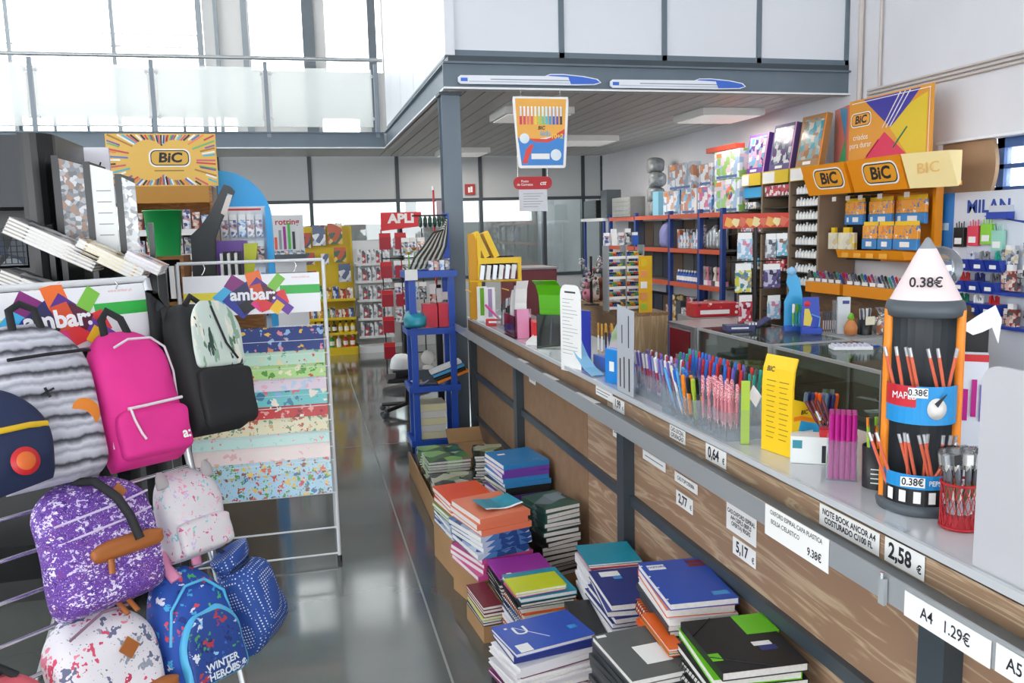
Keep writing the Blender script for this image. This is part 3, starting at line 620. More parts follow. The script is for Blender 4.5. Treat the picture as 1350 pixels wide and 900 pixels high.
# --- flat things standing further along the counter
t = thing('letter_stencil', 'grey plastic letter stencil standing upright on the counter', 'stencil', mw=frame((1.165, 2.915, CZ), (0, -1, 0), (0, 0, 1)))
ST = M('stencil_grey', 0xb9bcc2, .4)
pl = [(-.085, 0), (.075, 0), (.085, .32), (-.08, .335)]
G().prism(pl, 0, .003, ST, frame((0, 0, 0), (1, 0, 0), (0, 0, -1)) @ Matrix.Rotation(PI/2, 4, 'X') @ Matrix.Identity(4) if False else Matrix(((1, 0, 0, 0), (0, 0, 1, 0), (0, 1, 0, 0), (0, 0, 0, 1)))).ob('plate', t)
for x, w, z0, z1 in ((-.05, .004, .02, .13), (-.01, .004, .02, .14), (.04, .005, .015, .14), (.035, .003, .18, .3), (-.03, .003, .19, .26)): G().box(x-w, x+w, z0, z1, .003, .0042, INK).ob('slot', t)

t = thing('printed_sign', 'tall white printed sign with rounded top at the counter edge', 'sign', mw=frame((1.16, 3.56, CZ-.02), (.25, -1, 0), (0, 0, 1)))
pl = [(-.085, 0), (.085, 0), (.085, .35)]+[(.04+.045*math.cos(rad(a)), .35+.045*math.sin(rad(a))) for a in (30, 60, 90)]+[(-.04+.045*math.cos(rad(a)), .35+.045*math.sin(rad(a))) for a in (90, 120, 150)]+[(-.085, .35)]
G().prism(pl, 0, .004, PAPER, Matrix(((1, 0, 0, 0), (0, 0, 1, 0), (0, 1, 0, 0), (0, 0, 0, 1)))).ob('sheet', t)
LG = M('print_grey', 0x8f9398, .6)
for k in range(16): G().box(-.065, .03+.035*math.sin(k*5.), -.001, .001, .004, .0048, LG).ob('print_line', t, loc=(0, .33-.0165*k, 0))
G().box(-.045, .045, .358, .366, .004, .0048, INK).ob('print_title', t)
def sheet(name, pts, th, mat, lb, cat, mw): # flat piece cut to an outline, in its own plane
    return G().prism(pts, 0, th, mat, Matrix(((1, 0, 0, 0), (0, 0, 1, 0), (0, 1, 0, 0), (0, 0, 0, 1)))).ob(name, mw=mw, label=lb, cat=cat)
t = thing('green_holder', 'curved bright green acrylic holder standing on the counter', 'holder', (1.27, 4.2, CZ), rad(52))
g = G(); s1 = []; pr = [(0, 0), (0, .2), (-.015, .28), (-.05, .335), (-.1, .36)]
g.loft([[(u-.002, -.075+.02*(i > 2), v) for i, (u, v) in enumerate(pr)]+[(u+.003, -.075+.02*(i > 2), v+.003) for i, (u, v) in list(enumerate(pr))[::-1]], [(u-.002, .075, v) for u, v in pr]+[(u+.003, .075, v+.003) for u, v in pr[::-1]]], M('bright_green_acrylic', 0x5bb317, .25), smooth=False).ob('back_sheet', t)
GG = GLASS('green_acrylic', 0x1f9b35, .3, .05, .85)
for a in ((-.05, -.047, -.075, .075, 0, .18), (-.05, 0, -.075, -.072, 0, .18), (-.05, 0, .072, .075, 0, .18), (-.05, 0, -.075, .075, 0, .003)): G().box(*a, GG).ob('pocket_side', t)
for k in range(3): pen(lean(1.24, 4.16+.03*k, CZ+.005, 0, 4), DGP, DGP, 'dark marker inside the green holder', 'markers in the green holder', L=.16, r=.006)
for k, (y, h, c, lb) in enumerate(((4.72, .33, PAPER, 'tallest curled white sheet'), (4.78, .3, M('pale_grey_card', 0xd9dadb, .6), 'middle curled pale grey sheet'), (4.84, .27, PAPER, 'shortest curled white sheet'))):
    g = G(); pr = [(0, .0), (0, h*.6), (.02, h*.85), (.055, h)]; 
    g.loft([[(-.035, -u, v) for u, v in pr]+[(-.035, -u-.003, v) for u, v in pr[::-1]], [(.035, -u, v) for u, v in pr]+[(.035, -u-.003, v) for u, v in pr[::-1]]], c, smooth=False).ob('curled_sheet', loc=(1.23, y, CZ), label=lb+' in the pink holder on the counter', cat='paper')
t = thing('pink_holder', 'translucent pink acrylic holder with curled sheets', 'holder', (1.215, 4.68, CZ)); PG = GLASS('pink_acrylic', 0xf0a8d0, .25, .1, .9)
for a in ((-.05, .05, -.06, -.056, 0, .17), (-.05, -.046, -.06, .2, 0, .13), (.046, .05, -.06, .2, 0, .13), (-.05, .05, -.06, .2, 0, .003)): G().box(*a, PG).ob('side', t)
G().box(-.035, .035, -.063, -.0602, .0, .17, PINK).ob('front_card', t)
t = thing('red_wedge_box', 'red wedge-shaped box lying behind a slanted paper stack', 'box', (1.33, 4.5, CZ), rad(-10)); G().prism([(-.09, 0), (.11, 0), (.11, .03), (-.05, .11), (-.09, .11)], -.08, .08, M('bright_red_card', 0xe2282c, .5)).ob('wedge', t); G().box(-.06, .05, -.081, -.08, .008, .02, PAPER).ob('print_strip', t)
G().box(-.11, .11, -.03, .03, 0, .02, PAPER).ob('paper_stack', mw=lean(1.24, 4.42, CZ+.015, 0, -8, 58), label='slanted stack of white slips in front of the red wedge box', cat='paper')
sheet('pink_card', [(-.05, 0), (.05, 0), (.07, .2), (-.03, .2)], .003, M('coral_card', 0xd8565e, .5), 'coral card leaning behind the red wedge box', 'card', frame((1.4, 4.72, CZ), (.8, -.6, 0), (0, .1, 1)))
sheet('picture_card', [(-.06, 0), (.06, 0), (.06, .19), (-.06, .19)], .003, PAT('picture_print', [0xd9e2d4, 0x9cc7a5, 0xd8a878, 0x6f7e75, 0xe8e4dc, 0xc84f3c], 22, .4), 'glossy picture card behind the green holder', 'card', frame((1.46, 4.6, CZ), (.75, -.66, 0), (0, .15, 1)))
t = thing('clear_display_box', 'clear acrylic boxes of black pens near the far end of the counter', 'pen holder', (1.26, 5.1, CZ))
for a in ((-.06, .06, -.14, -.137, 0, .12), (-.06, -.057, -.14, .14, 0, .12), (.057, .06, -.14, .14, 0, .15), (-.06, .06, .137, .14, 0, .12), (-.06, .06, -.14, .14, 0, .003)): G().box(*a, CLEAR).ob('side', t)
for k in range(14): pen(lean(1.225+.02*(k % 4), 5.2-.014*k, CZ+.004, 3*math.sin(k), 2), (DGP, SILV, BLACK)[k % 3], (BLACK, DGP, SILV)[k % 3], 'black or silver pen in the far clear box', 'pens in the far clear box', L=.15+.02*(k % 3))
for k, (x, y, c1, lb) in enumerate(((1.19, 5.62, GREENP, 'tall green and white bookmark card at the far counter end'), (1.22, 5.5, M('lilac_card', 0xa98bb4, .5), 'tall lilac bookmark card at the far counter end'))):
    t = thing('bookmark_stand', lb, 'card', (x, y, CZ)); G().box(-.035, .035, -.002, .002, .0, .24, PAPER).ob('card', t); G().box(-.014, .014, -.0035, -.002, .04, .23, c1).ob('stripe', t); G().box(-.04, .04, -.025, .025, 0, .012, WHITE).ob('foot', t)
t = thing('red_tin', 'small red tin with white lettering near the far counter end', 'tin', (1.21, 5.32, CZ), rad(-20)); G().box(-.06, .06, -.02, .02, 0, .045, REDP).ob('body', t, bev=.004); G().box(-.04, .04, -.0212, -.02, .02, .032, WHITE).ob('print_strip', t)
G().tube([(1.17+.01*i, 5.42-.012*i, CZ+.13-.012*i) for i in range(9)], .008, M('hot_pink_band', 0xe04a9a, .4), 8).ob('pink_band', label='hot pink band slung over the red tin', cat='band')
# blue folder, brushes, light blue sheet, blue pouch
sheet('blue_folder', [(-.05, 0), (.05, 0), (.05, .235), (-.05, .235)], .012, M('royal_blue', 0x2437b0, .35), 'royal blue folder standing upright between brushes', 'folder', frame((1.3, 3.78, CZ), (.3, -1, 0), (0, 0, 1)))
g = G(); pr = [(.0, 0), (.03, .03), (.1, .075), (.2, .11), (.3, .125)]
g.loft([[(-.028, -u, .13-v) for u, v in pr]+[(-.028, -u, .134-v) for u, v in pr[::-1]], [(.028, -u, .13-v) for u, v in pr]+[(.028, -u, .134-v) for u, v in pr[::-1]]], M('pale_blue_card', 0x86c3e6, .4), smooth=False).ob('curved_blue_sheet', loc=(1.19, 3.6, CZ), label='pale blue curved card lying along the counter edge', cat='card')
t = thing('brush_cup', 'low blue cup of brushes and pens behind the pale blue card', 'cup', (1.3, 3.4, CZ)); G().box(-.045, .045, -.14, .14, 0, .06, BLUEP).ob('body', t, bev=.004)
GOLDB = M('gold_brush', 0xc08a2e, .5)
for k in range(16):
    c = (BLACK, SILV, WCAP, NAV, BLUEP, GREENP)[k % 6]
    pen(lean(1.275+.03*(k % 3)*.7, 3.52-.016*k, CZ+.062, 3*math.sin(k*1.3), 3*math.sin(k)), (WCAP, SILV, NAV, WCAP)[k % 4], (GOLDB if k < 6 else c), 'brush or pen standing in the low blue cup', 'brushes in the blue cup', L=.11+.03*(k < 6))
for k in range(5): pen(lean(1.31+.01*k, 3.98-.014*k, CZ, 5, 4*k-8), M('wood_handle', 0x8a7450, .5), DGP, 'thin dark brush left of the royal blue folder', 'thin dark brushes', L=.19, r=.003)
t = thing('blue_pouch', 'bright blue plastic pouch with an arched clear back card', 'pouch', mw=frame((1.21, 3.13, CZ), (.3, -1, 0), (0, 0, 1)))
G().box(-.05, .05, 0, .14, 0, .02, M('azure_plastic', 0x1584d6, .3)).ob('pouch', t, bev=.003); pl = [(-.05, 0), (.05, 0), (.05, .14), (.03, .2), (.0, .24), (-.03, .2), (-.05, .14)]
G().prism(pl, -.004, -.001, GLASS('blue_acrylic', 0x86bfe8, .5, .08, .85), Matrix(((1, 0, 0, 0), (0, 0, 1, 0), (0, 1, 0, 0), (0, 0, 0, 1)))).ob('back_card', t); G().box(-.02, .01, .05, .09, .02, .021, PAPER).ob('label', t)
# marker carton and dark folder behind the tower
t = thing('marker_carton', 'white carton of purple and blue markers with a red top strip', 'box', (1.535, 1.655, CZ), rad(-40)); G().box(-.045, .045, -.02, .02, 0, .31, M('carton_lilac', 0xd9dde6, .5)).ob('carton', t); G().box(-.045, .045, -.021, -.02, .293, .31, REDP).ob('red_strip', t)
for k in range(5): G().box(-.042+.018*k, -.031+.018*k, -.024, -.02, .15+.01*(k % 2), .25-.012*(k % 3), (BLUEP, VIO, MAG, MAG, VIO)[k]).ob('marker_print', t)
sheet('torn_paper', [(-.05, .0), (-.03, .012), (-.01, .0), (.01, .008), (.03, .02), (.045, -.02), (.05, .04), (.035, .075), (.0, .05), (-.05, .01)], .002, PAPER, 'torn white paper scrap on the dark folder', 'paper', frame((1.605, 1.70, 1.33), (.77, -.64, 0), (0, 0, 1)))
t = thing('dark_folder', 'open black folder standing on the back of the counter', 'folder', (1.56, 1.82, CZ), rad(-40)); G().box(-.1, .14, 0, .012, 0, .36, BLACK).ob('cover', t); G().box(-.1, -.088, -.12, 0, .0, .36, BLACK).ob('flap', t)

# ================================================================ notebooks piled on cartons in front of the counter
ORD = ['topmost', 'second', 'third', 'fourth', 'fifth', 'sixth', 'seventh', 'eighth', 'ninth', 'tenth', 'eleventh', 'twelfth', 'thirteenth', 'fourteenth', 'fifteenth', 'sixteenth', 'seventeenth', 'eighteenth', 'nineteenth', 'twentieth']
NB = {}; PAGES = M('page_edges', 0xe6e3de, .8, noise=(120, .06)); WIRE = M('spiral_wire', 0x2a2b2e, .35, .6); CARD = M('cardboard', 0xa9835a, .8, noise=(6, .06))
def book_meshes(w, l, h, cov, spine):
    k = (w, l, h, cov.name, spine)
    if k in NB: return NB[k]
    a, b, t = w/2, l/2, .0016
    c = G(); pg = G(); e = .003
    if spine == 'ring':
        c.box(-a, a, -b, b, 0, t, cov).box(-a, a, -b, b, h-t, h, cov); pg.box(-a+.004, a-.002, -b+.002, b-.002, t, h-t, PAGES)
        s = G(); n = int(l/.016)
        for i in range(n):
            y = -b+.012+i*(l-.024)/(n-1); s.tube([(-a+.004+(h*.62)*math.cos(q*1.047), y, h/2+(h*.62)*math.sin(q*1.047)) for q in range(6)], .0011, WIRE, 4, True)
        r = (c.mesh('cover'), pg.mesh('pages'), s.mesh('spiral'))
    else:
        c.box(-a, a, -b, b, 0, t, cov).box(-a, a, -b, b, h-t, h, cov)
        if spine == 'L': c.box(-a, -a+t, -b, b, t, h-t, cov)
        if spine == 'R': c.box(a-t, a, -b, b, t, h-t, cov)
        if spine == 'F': c.box(-a, a, -b, -b+t, t, h-t, cov)
        if spine == 'B': c.box(-a, a, b-t, b, t, h-t, cov)
        pg.box(-a+(t if spine == 'L' else e), a-(t if spine == 'R' else e), -b+(t if spine == 'F' else e), b-(t if spine == 'B' else e), t, h-t, PAGES)
        r = (c.mesh('cover'), pg.mesh('pages'), None)
    NB[k] = r; return r
def book(x, y, z, rot, w, l, h, cov, spine, label, group=None, tilt=(0, 0)):
    t = thing('notebook', label, 'notebook', mw=lean(x, y, z, tilt[0], tilt[1], rot), group=group)
    c, p, s = book_meshes(w, l, h, cov, spine); put('cover', c, t); put('pages', p, t)
    if s: put('spiral', s, t)['kind'] = 'stuff'
    return t
def carton(x, y, w, l, h, rot, label):
    t = thing('carton', label, 'carton', (x, y, 0), rad(rot)); a, b = w/2, l/2
    for q in ((-a, a, -b, -b+.005), (-a, a, b-.005, b), (-a, -a+.005, -b+.005, b-.005), (a-.005, a, -b+.005, b-.005)): G().box(*q, .004, h, CARD).ob('side', t)
    G().box(-a, a, -b, b, 0, .004, CARD).ob('bottom', t); G().box(-a+.005, a-.005, -b+.005, b-.005, h-.01, h-.001, CARD).ob('lid', t)
    return t
def pile(x, y, ztop, rot, w, l, layers, where, toplabel, jit=.008, grow=.0):
    """layers from the top down: (count, thickness, cover, spine)"""
    lay = [(h, c, s) for n, h, c, s in layers for _ in range(n)]
    tot = sum(h+.0006 for h, c, s in lay); z0 = ztop-tot
    if z0 > .02: carton(x, y, w, l, z0-.0004, rot, 'brown carton under the '+where)
    else: z0 = .001
    z = z0; tops = None; n = len(lay)
    for i in range(n-1, -1, -1):
        h, c, s = lay[i]; j = 0 if i == 0 else jit
        lb = toplabel if i == 0 else '%s notebook from the top in the %s' % (ORD[i], where)
        b = book(x+RND.uniform(-j, j)-grow*i, y+RND.uniform(-j, j), z, rot+(0 if i == 0 else RND.uniform(-3, 3)*jit/.008), w, l, h, c, s, lb, group=where)
        z += h+.0006; tops = b
    return tops, z
def mark(b, pts): # flat printed patches on the cover: (x0,x1,y0,y1,mat)
    h = b.children[0].data
    zt = max(v.co.z for v in h.vertices)
    for x0, x1, y0, y1, m in pts: G().box(x0, x1, y0, y1, zt, zt+.0006, m).ob('printed_patch', b)
    return zt
C = lambda k, h, r=.4: M('cover_'+k, h, r, noise=(5, .04))
NATG = PAT('nature_green_cover', [0x3f7d2f, 0x8fbf6a, 0x2c4a2a, 0xb9c9a0, 0x567a4a, 0x7c5b52], 9, .3, coat=.4); NATD = PAT('nature_dark_cover', [0x3b4a34, 0xb9b79c, 0x232a24, 0x8a9a6a, 0x575046], 12, .25, coat=.5)
BLU = C('blue', 0x2f86c4, .25); PURP = C('purple', 0x7446ac, .3); SKYC = C('skyblue', 0x3f96d8, .25); CHAR = C('charcoal', 0x35383b, .35); DKG = PAT('dark_teal_cover', [0x22403a, 0x2f5a50, 0x6f7f86, 0x1c2e2c], 8, .35)
ORC = C('orange', 0xe8572c, .25); SAL = C('salmon', 0xe9805f, .25); BPAT = PAT('blue_check_cover', [0x4f7db8, 0x9db6d6, 0x2f4f8c, 0xc3cfe0], 16, .25); PKC = C('pink', 0xd04f93, .3); TEA = C('teal', 0x1792ab, .35); MGC = C('magenta', 0x9c2f9c, .35)
YLC = C('yellowgreen', 0xc8cf1e, .35); LMC = C('lime', 0x6fc91e, .4); RYB = C('royal', 0x2450b4, .35); NVC = C('navy', 0x27357c, .4); GRC = C('grey', 0x5f615f, .45); BLC = C('black', 0x1e1f21, .45); WHC = C('white', 0xe4e2e6, .4); DRC = C('darkred', 0x7a2430, .4); OR2 = C('tangerine', 0xf26a21, .35); VGC = C('vine', 0x5c8a2a, .4); PPC = C('plum', 0x7d2a66, .35)
pile(.80, 5.27, .2, -2, .27, .24, [(3, .016, NATG, 'L'), (2, .014, NATD, 'L')], 'farthest pile of green nature notebooks', 'green nature-cover notebook nearest the blue shelf', .006)
pile(.79, 4.93, .25, 2, .26, .25, [(5, .017, NATG, 'B'), (3, .014, NATD, 'L')], 'green nature pile with white page edges', 'green landscape notebook on the pile with white page edges', .008)
pile(.79, 4.6, .2, -1, .27, .26, [(4, .014, NATD, 'B')], 'low olive nature pile behind the orange notebooks', 'olive nature-cover notebook behind the orange notebooks', .006)
pile(1.0, 4.68, .33, -10, .17, .26, [(10, .017, NATD, 'ring')], 'dark spiral pile beside the blue and purple pile', 'glossy dark nature notebook left of the blue and purple pile', .008)
b, z = pile(1.02, 4.08, .45, 8, .25, .28, [(1, .024, BLU, 'F'), (2, .022, PURP, 'F'), (2, .024, SKYC, 'F'), (2, .022, CHAR, 'F'), (2, .02, PURP, 'F'), (3, .018, LMC, 'L')], 'blue and purple wrapped pile by the counter', 'bright blue wrapped notebook on top of the purple pile', .01)
mark(b, [(-.08, -.04, .05, .07, PAPER), (.05, .09, -.1, -.085, SKYC)])
t = GLASS('shrink_wrap', 0xffffff, .35, .06, .99)
b, z = pile(1.03, 3.5, .4, 14, .18, .22, [(1, .02, DKG, 'L'), (5, .021, DKG, 'L'), (9, .021, BLC, 'L')], 'tall white-edged dark pile', 'dark teal hardcover notebook on the tall white-edged pile', .012)
mark(b, [(.0, .07, -.02, .07, C('slate', 0x7f8c94))])
b, z = pile(.70, 3.86, .36, 8, .23, .3, [(3, .024, ORC, 'F'), (2, .02, VGC, 'F'), (3, .02, BPAT, 'F')], 'bright orange wrapped pile', 'bright orange wrapped notebook beside the salmon pile', .008)
b, z = pile(.74, 3.46, .42, 14, .24, .3, [(3, .026, SAL, 'F'), (4, .024, BPAT, 'F'), (4, .022, PKC, 'F')], 'salmon, blue and pink wrapped pile', 'salmon wrapped notebook under a teal leaflet', .012)
g = G(); 
for i in range(6):
    x0, x1 = -.09+.03*i, -.06+.03*i; za, zb = .012*math.cos(i*.5)**2, .012*math.cos((i+1)*.5)**2
    g.add([(x0, -.07, za), (x1, -.07, zb), (x1, .07, zb), (x0, .07, za)], [(0, 1, 2, 3)], TEA, True); g.add([(x0, -.085, za-.001), (x1, -.085, zb-.001), (x1, -.07, zb), (x0, -.07, za)], [(0, 1, 2, 3)], PAPER, True)
g.ob('leaflet', mw=FLAT(.77, 3.46, z+.003, rad(14)), label='curled teal leaflet lying on the salmon notebook', cat='leaflet')
pile(.955, 3.72, .25, 4, .15, .14, [(6, .02, DRC, 'ring')], 'small dark red spiral pile behind the white-edged pile', 'small dark red spiral notebook behind the white-edged pile', .004)
b, z = pile(.80, 3.17, .25, 3, .23, .2, [(1, .014, MGC, 'L'), (6, .014, BLC, 'ring')], 'pile under the magenta notebook', 'magenta notebook behind the teal notebook', .006); mark(b, [(-.08, -.06, -.08, -.06, PAPER)])
pile(.64, 3.16, .15, 6, .08, .23, [(3, .014, DRC, 'R'), (1, .012, YLC, 'R'), (2, .012, BLC, 'R')], 'narrow dark red pile at the left edge', 'narrow dark red notebook at the left edge below the magenta one', .004)
b, z = pile(.80, 2.9, .29, 4, .22, .23, [(1, .016, TEA, 'R'), (2, .012, BLC, 'L'), (2, .02, OR2, 'ring'), (2, .018, BPAT, 'ring'), (3, .016, WHC, 'L'), (2, .018, SAL, 'ring')], 'mixed spiral pile under the teal notebook', 'teal notebook with a yellow notebook lying on it', .008)
book(.775, 2.86, z+.001, 6, .2, .13, .012, PKC, 'L', 'pink notebook between the teal and the yellow notebooks'); book(.775, 2.852, z+.0135, 4, .2, .13, .012, YLC, 'L', 'yellow-green notebook lying on the pink one')
b, z = pile(.86, 2.7, .215, 4, .16, .13, [(1, .012, LMC, 'L'), (2, .02, OR2, 'ring'), (2, .014, PPC, 'L')], 'small lime pile before the teal pile', 'lime green notebook behind the blue lettered notebook', .005)
b, z = pile(.70, 2.5, .305, 11, .285, .2, [(1, .014, RYB, 'R'), (1, .026, NVC, 'F'), (2, .016, WHC, 'F'), (1, .01, PPC, 'R'), (4, .014, WHC, 'R'), (2, .012, PPC, 'R'), (3, .018, BLC, 'L')], 'pile under the blue lettered notebook', 'royal blue notebook with a large letter U nearest the aisle', .012)
zt = mark(b, [(-.11, -.1, .06, .07, PAPER), (-.125, -.08, -.099, -.05, PAPER)])
text('U', .075, PAPER, b, FLAT(-.065, .03, zt+.0008, rad(90-90)), bold=.01); G().box(.085, .115, -.03, -.008, zt, zt+.0006, SKYC).ob('printed_patch', b); G().box(-.02, .12, -.0008, .0008, 0, .0006, PAPER).ob('printed_line', b, mw=FLAT(-.07, .05, zt, rad(-52)))
pile(1.04, 2.79, .42, -5, .2, .19, [(1, .008, TEA, 'R'), (1, .008, OR2, 'L'), (1, .01, PPC, 'L'), (8, .015, WHC, 'L'), (4, .015, BLC, 'L')], 'white pile under the far teal notebook', 'teal notebook against the counter behind the navy notebook', .01)
b, z = pile(1.02, 2.55, .4, -4, .2, .28, [(1, .022, NVC, 'R'), (3, .02, NVC, 'R'), (5, .018, WHC, 'R')], 'white-edged navy pile', 'navy notebook with white lettering left of the big blue one', .01)
zt = mark(b, [(-.07, .0, .08, .12, PAPER), (-.03, .0, .055, .075, SKYC)]); text('@', .02, PAPER, b, FLAT(.03, -.11, zt+.0008))
pile(.868, 2.56, .3, -6, .09, .26, [(2, .02, BLC, 'L'), (3, .018, CHAR, 'L'), (6, .014, BLC, 'L')], 'black and grey pile left of the navy pile', 'black notebook leaning left of the navy pile', .01)
b, z = pile(.87, 2.065, .43, 4, .195, .265, [(1, .018, GRC, 'B'), (9, .016, CHAR, 'L'), (4, .014, NVC, 'L')], 'pile under the grey notebook', 'marbled grey notebook with a blank white label in front', .008)
zt = mark(b, [(-.02, .06, -.07, .03, PAPER), (-.09, -.06, .11, .123, PAPER)])
b, z = pile(1.067, 2.2, .56, -5, .205, .30, [(1, .02, RYB, 'R'), (1, .024, SAL, 'B'), (1, .02, WHC, 'R'), (3, .018, CHAR, 'L'), (2, .016, OR2, 'ring'), (1, .014, VGC, 'ring'), (3, .016, OR2, 'L'), (6, .018, BLC, 'L')], 'pile under the big blue notebook', 'big royal blue notebook with hole punches by the counter', .006, )
zt = mark(b, [(-.085, -.03, .085, .12, PAPER), (.045, .1, .11, .135, DRC), (.045, .1, .085, .105, DRC), (.04, .09, -.12, -.095, SKYC)])
for k in range(4): G().cyl((-.1, .12-.08*k, zt), (-.1, .12-.08*k, zt+.0007), .004, PAPER, n=8).ob('punch_hole', b)
text('OXFORD', .017, RYB, b, FLAT(-.058, .103, zt+.001), bold=.02)
for k, (c, z) in enumerate(((OR2, .40), (VGC, .388), (OR2, .376))): book(.945+.004*k, 2.1+.008*k, .4325+.0108*(2-k), -3, .045, .22, .01, c, 'R', ('orange', 'green', 'lower orange')[k]+' notebook edge poking out between the grey and black notebooks', tilt=(0, 0))
b, z = pile(1.045, 1.83, .55, -4, .225, .27, [(1, .022, BLC, 'L'), (1, .02, LMC, 'R'), (2, .02, BLC, 'R'), (1, .022, VGC, 'ring'), (9, .022, BLC, 'ring')], 'spiral pile under the black folder notebook', 'black elastic-band notebook with a lime corner nearest the camera', .01)
zt = mark(b, [(.03, .113, .03, .135, LMC), (-.113, -.085, -.08, -.045, LMC), (.02, .07, -.03, -.01, PAPER), (.03, .075, -.055, -.032, NVC)])
for k in range(14): G().box(.113, .121, .032+.0075*k, .036+.0075*k, zt-.006, zt+.002, LMC).ob('spiral_tooth', b)
for p, q in (((-.113, .05), (-.03, .135)), ((-.113, -.06), (.03, -.135))): G().cyl((*p, zt+.001), (*q, zt+.001), .0015, BLACK, n=6).ob('elastic_band', b)
# flat carton flap beside the blue shelf
t = thing('open_carton', 'open brown carton with a raised flap beside the blue shelf', 'carton', (1.03, 5.35, 0)); G().box(-.12, .12, -.2, .2, 0, .16, CARD).ob('body', t); G().box(-.12, .12, -.004, .004, 0, .13, CARD).ob('flap', t, mw=lean(0, .2, .16, -55))
t = thing('long_tray', 'long low brown carton edge along the aisle', 'carton', (.63, 4.75, 0)); G().box(-.004, .004, -.75, .75, 0, .14, CARD).ob('side', t); G().box(-.004, .015, -.75, .75, 0, .004, CARD).ob('bottom', t)

# ================================================================ wrapping-paper stand
ST = thing('wrapping_paper_stand', 'white wire stand of wrapping paper sheets with a header board in the aisle', 'stand', (-.235, 4.1, 0))
WT = M('white_tube', 0xdfe1e3, .3)
def yy(z): return -.03+.13*z/1.49
for s in (-.335, .335):
    G().cyl((s, yy(.0), 0), (s, yy(1.49), 1.49), .009, WT, n=10).ob('post', ST); G().cyl((s, .45, 0), (s, yy(1.4), 1.4), .009, WT, n=10).ob('rear_leg', ST)
    G().cyl((s, yy(0), 0), (s, yy(.03), .03), .012, BLACK, n=10).ob('foot_cap', ST)
G().cyl((-.335, yy(1.49), 1.49), (.335, yy(1.49), 1.49), .008, WT, n=8).ob('top_rail', ST)
for z in (.17, .04): G().cyl((-.335, yy(z), z), (.335, yy(z), z), .005, WT, n=8).ob('cross_bar', ST)
for s in (-.22, .2): G().tube([(s, yy(1.49), 1.485), (s+.008, yy(1.47), 1.465), (s, yy(1.45), 1.445), (s-.008, yy(1.44), 1.435)], .0025, CHROME, 6).ob('hook', ST)
def header(parent, w, h, mw0, seed=3):
    b = G().box(-w/2, w/2, -h/2, h/2, 0, .004, M('header_white', 0xf0f0f3, .35)).ob('header_board', parent, mw=mw0)
    G().box(-w/2, -w*.2, -h*.14, h*.08, .004, .0046, M('print_yellow', 0xe9d92c, .4)).ob('print_bar', b); G().box(w*.2, w/2, -h*.02, h*.2, .004, .0046, M('print_green', 0x35b44a, .4)).ob('print_bar', b)
    tl = [(-.2, .02, 40, .09, .05, 0x45b7e8), (-.1, .22, -35, .1, .06, 0x8a2a7a), (-.03, .15, 35, .12, .06, 0x27307c), (.02, .3, 12, .06, .1, 0xf2722c), (.1, .05, -40, .14, .05, 0x5a2f8c), (.16, .26, 50, .09, .04, 0x7dc142), (-.12, -.3, -45, .11, .05, 0x2c3a9c), (-.01, -.2, 30, .11, .06, 0x1c1c24), (.05, -.24, 45, .06, .05, 0xe6318c), (.14, -.2, 18, .12, .06, 0xe2343a), (.2, -.3, -40, .1, .04, 0x6a35a0), (.17, -.38, 50, .05, .04, 0xf4c21c), (-.08, .02, 35, .07, .06, 0x2b2a5c), (.1, .02, -35, .07, .05, 0x5a2038), (.03, .04, 15, .05, .07, 0xd8502c)]
    for k, (x, y, a, ww, hh, c) in enumerate(tl):
        ww *= 1.15; hh *= 1.15; G().box(-ww/2, ww/2, -hh/2, hh/2, 0, .0003, M('tile_%06x' % c, c, .4)).ob('print_tile', b, mw=FLAT(x*w*1.02, y*h*.9, .0047+.0004*k, rad(a)))
    text('ambar:', h*.4, M('header_white', 0), b, FLAT(0, -.01*h, .0112), bold=.035); text('www.ambar.pt', h*.075, M('print_coral', 0xe8a8a0, .5), b, FLAT(w*.36, h*.4, .0046))
    return b
header(ST, .625, .19, frame((0, yy(1.33)-.012, 1.335), (1, 0, 0), (0, .087, 1)))
zs = [1.173, 1.108, 1.042, .977, .918, .845, .787, .714, .656, .583, .518, .356]
pats = [('navy wrapping paper with suns and planets', 0x2c4180, [0xe8b84a, 0xd98a5a, 0x8fb3d8, 0xe08a9a], 13, .28, None), ('pale green wrapping paper with small houses', 0xbfe0c9, [0xd05a4a, 0x7ab08c, 0xe8d8a8], 14, .26, None), ('light green wrapping paper with ladybirds', 0xb4db8c, [0xd04838, 0x5a9a44, 0xf0e8c8, 0x6aa84a], 13, .3, None),
        ('pale pink and blue wrapping paper', 0xe3d3de, [0xe8b4c4, 0xb8d0e4], 12, .32, None), ('turquoise wrapping paper with round animals', 0x6fc4c4, [0xf0e4d4, 0xe07a8a, 0x88b8d8, 0x3f7fa0], 11, .34, None), ('red wrapping paper with white animals', 0xc83a3a, [0xf0e4d8, 0xe8a8a0, 0x8a2430], 14, .3, None),
        ('cream wrapping paper with little figures', 0xe4dcb8, [0xb85a44, 0x6a9a7a, 0xc8a878], 17, .32, None), ('mint wrapping paper with dots', 0xc4e4dc, [0xe89a9a, 0xa8d4cc], 15, .16, None), ('blush wrapping paper with faint flowers', 0xf0dcd8, [0xe4b8b4, 0xe8e0d4], 13, .3, None), ('sky wrapping paper with flower figures', 0xb4d8e8, [0xe06a4a, 0x5aa04a, 0xe8c85a, 0x8a5a44], 20, .34, None), ('sky blue wrapping paper with children and animals, lowest in the stand', 0xb0d6ea, [0xe06a4a, 0x5aa04a, 0xe8c85a, 0x8a5a44, 0xd04838, 0x4a7aa0], 19, .36, None)]
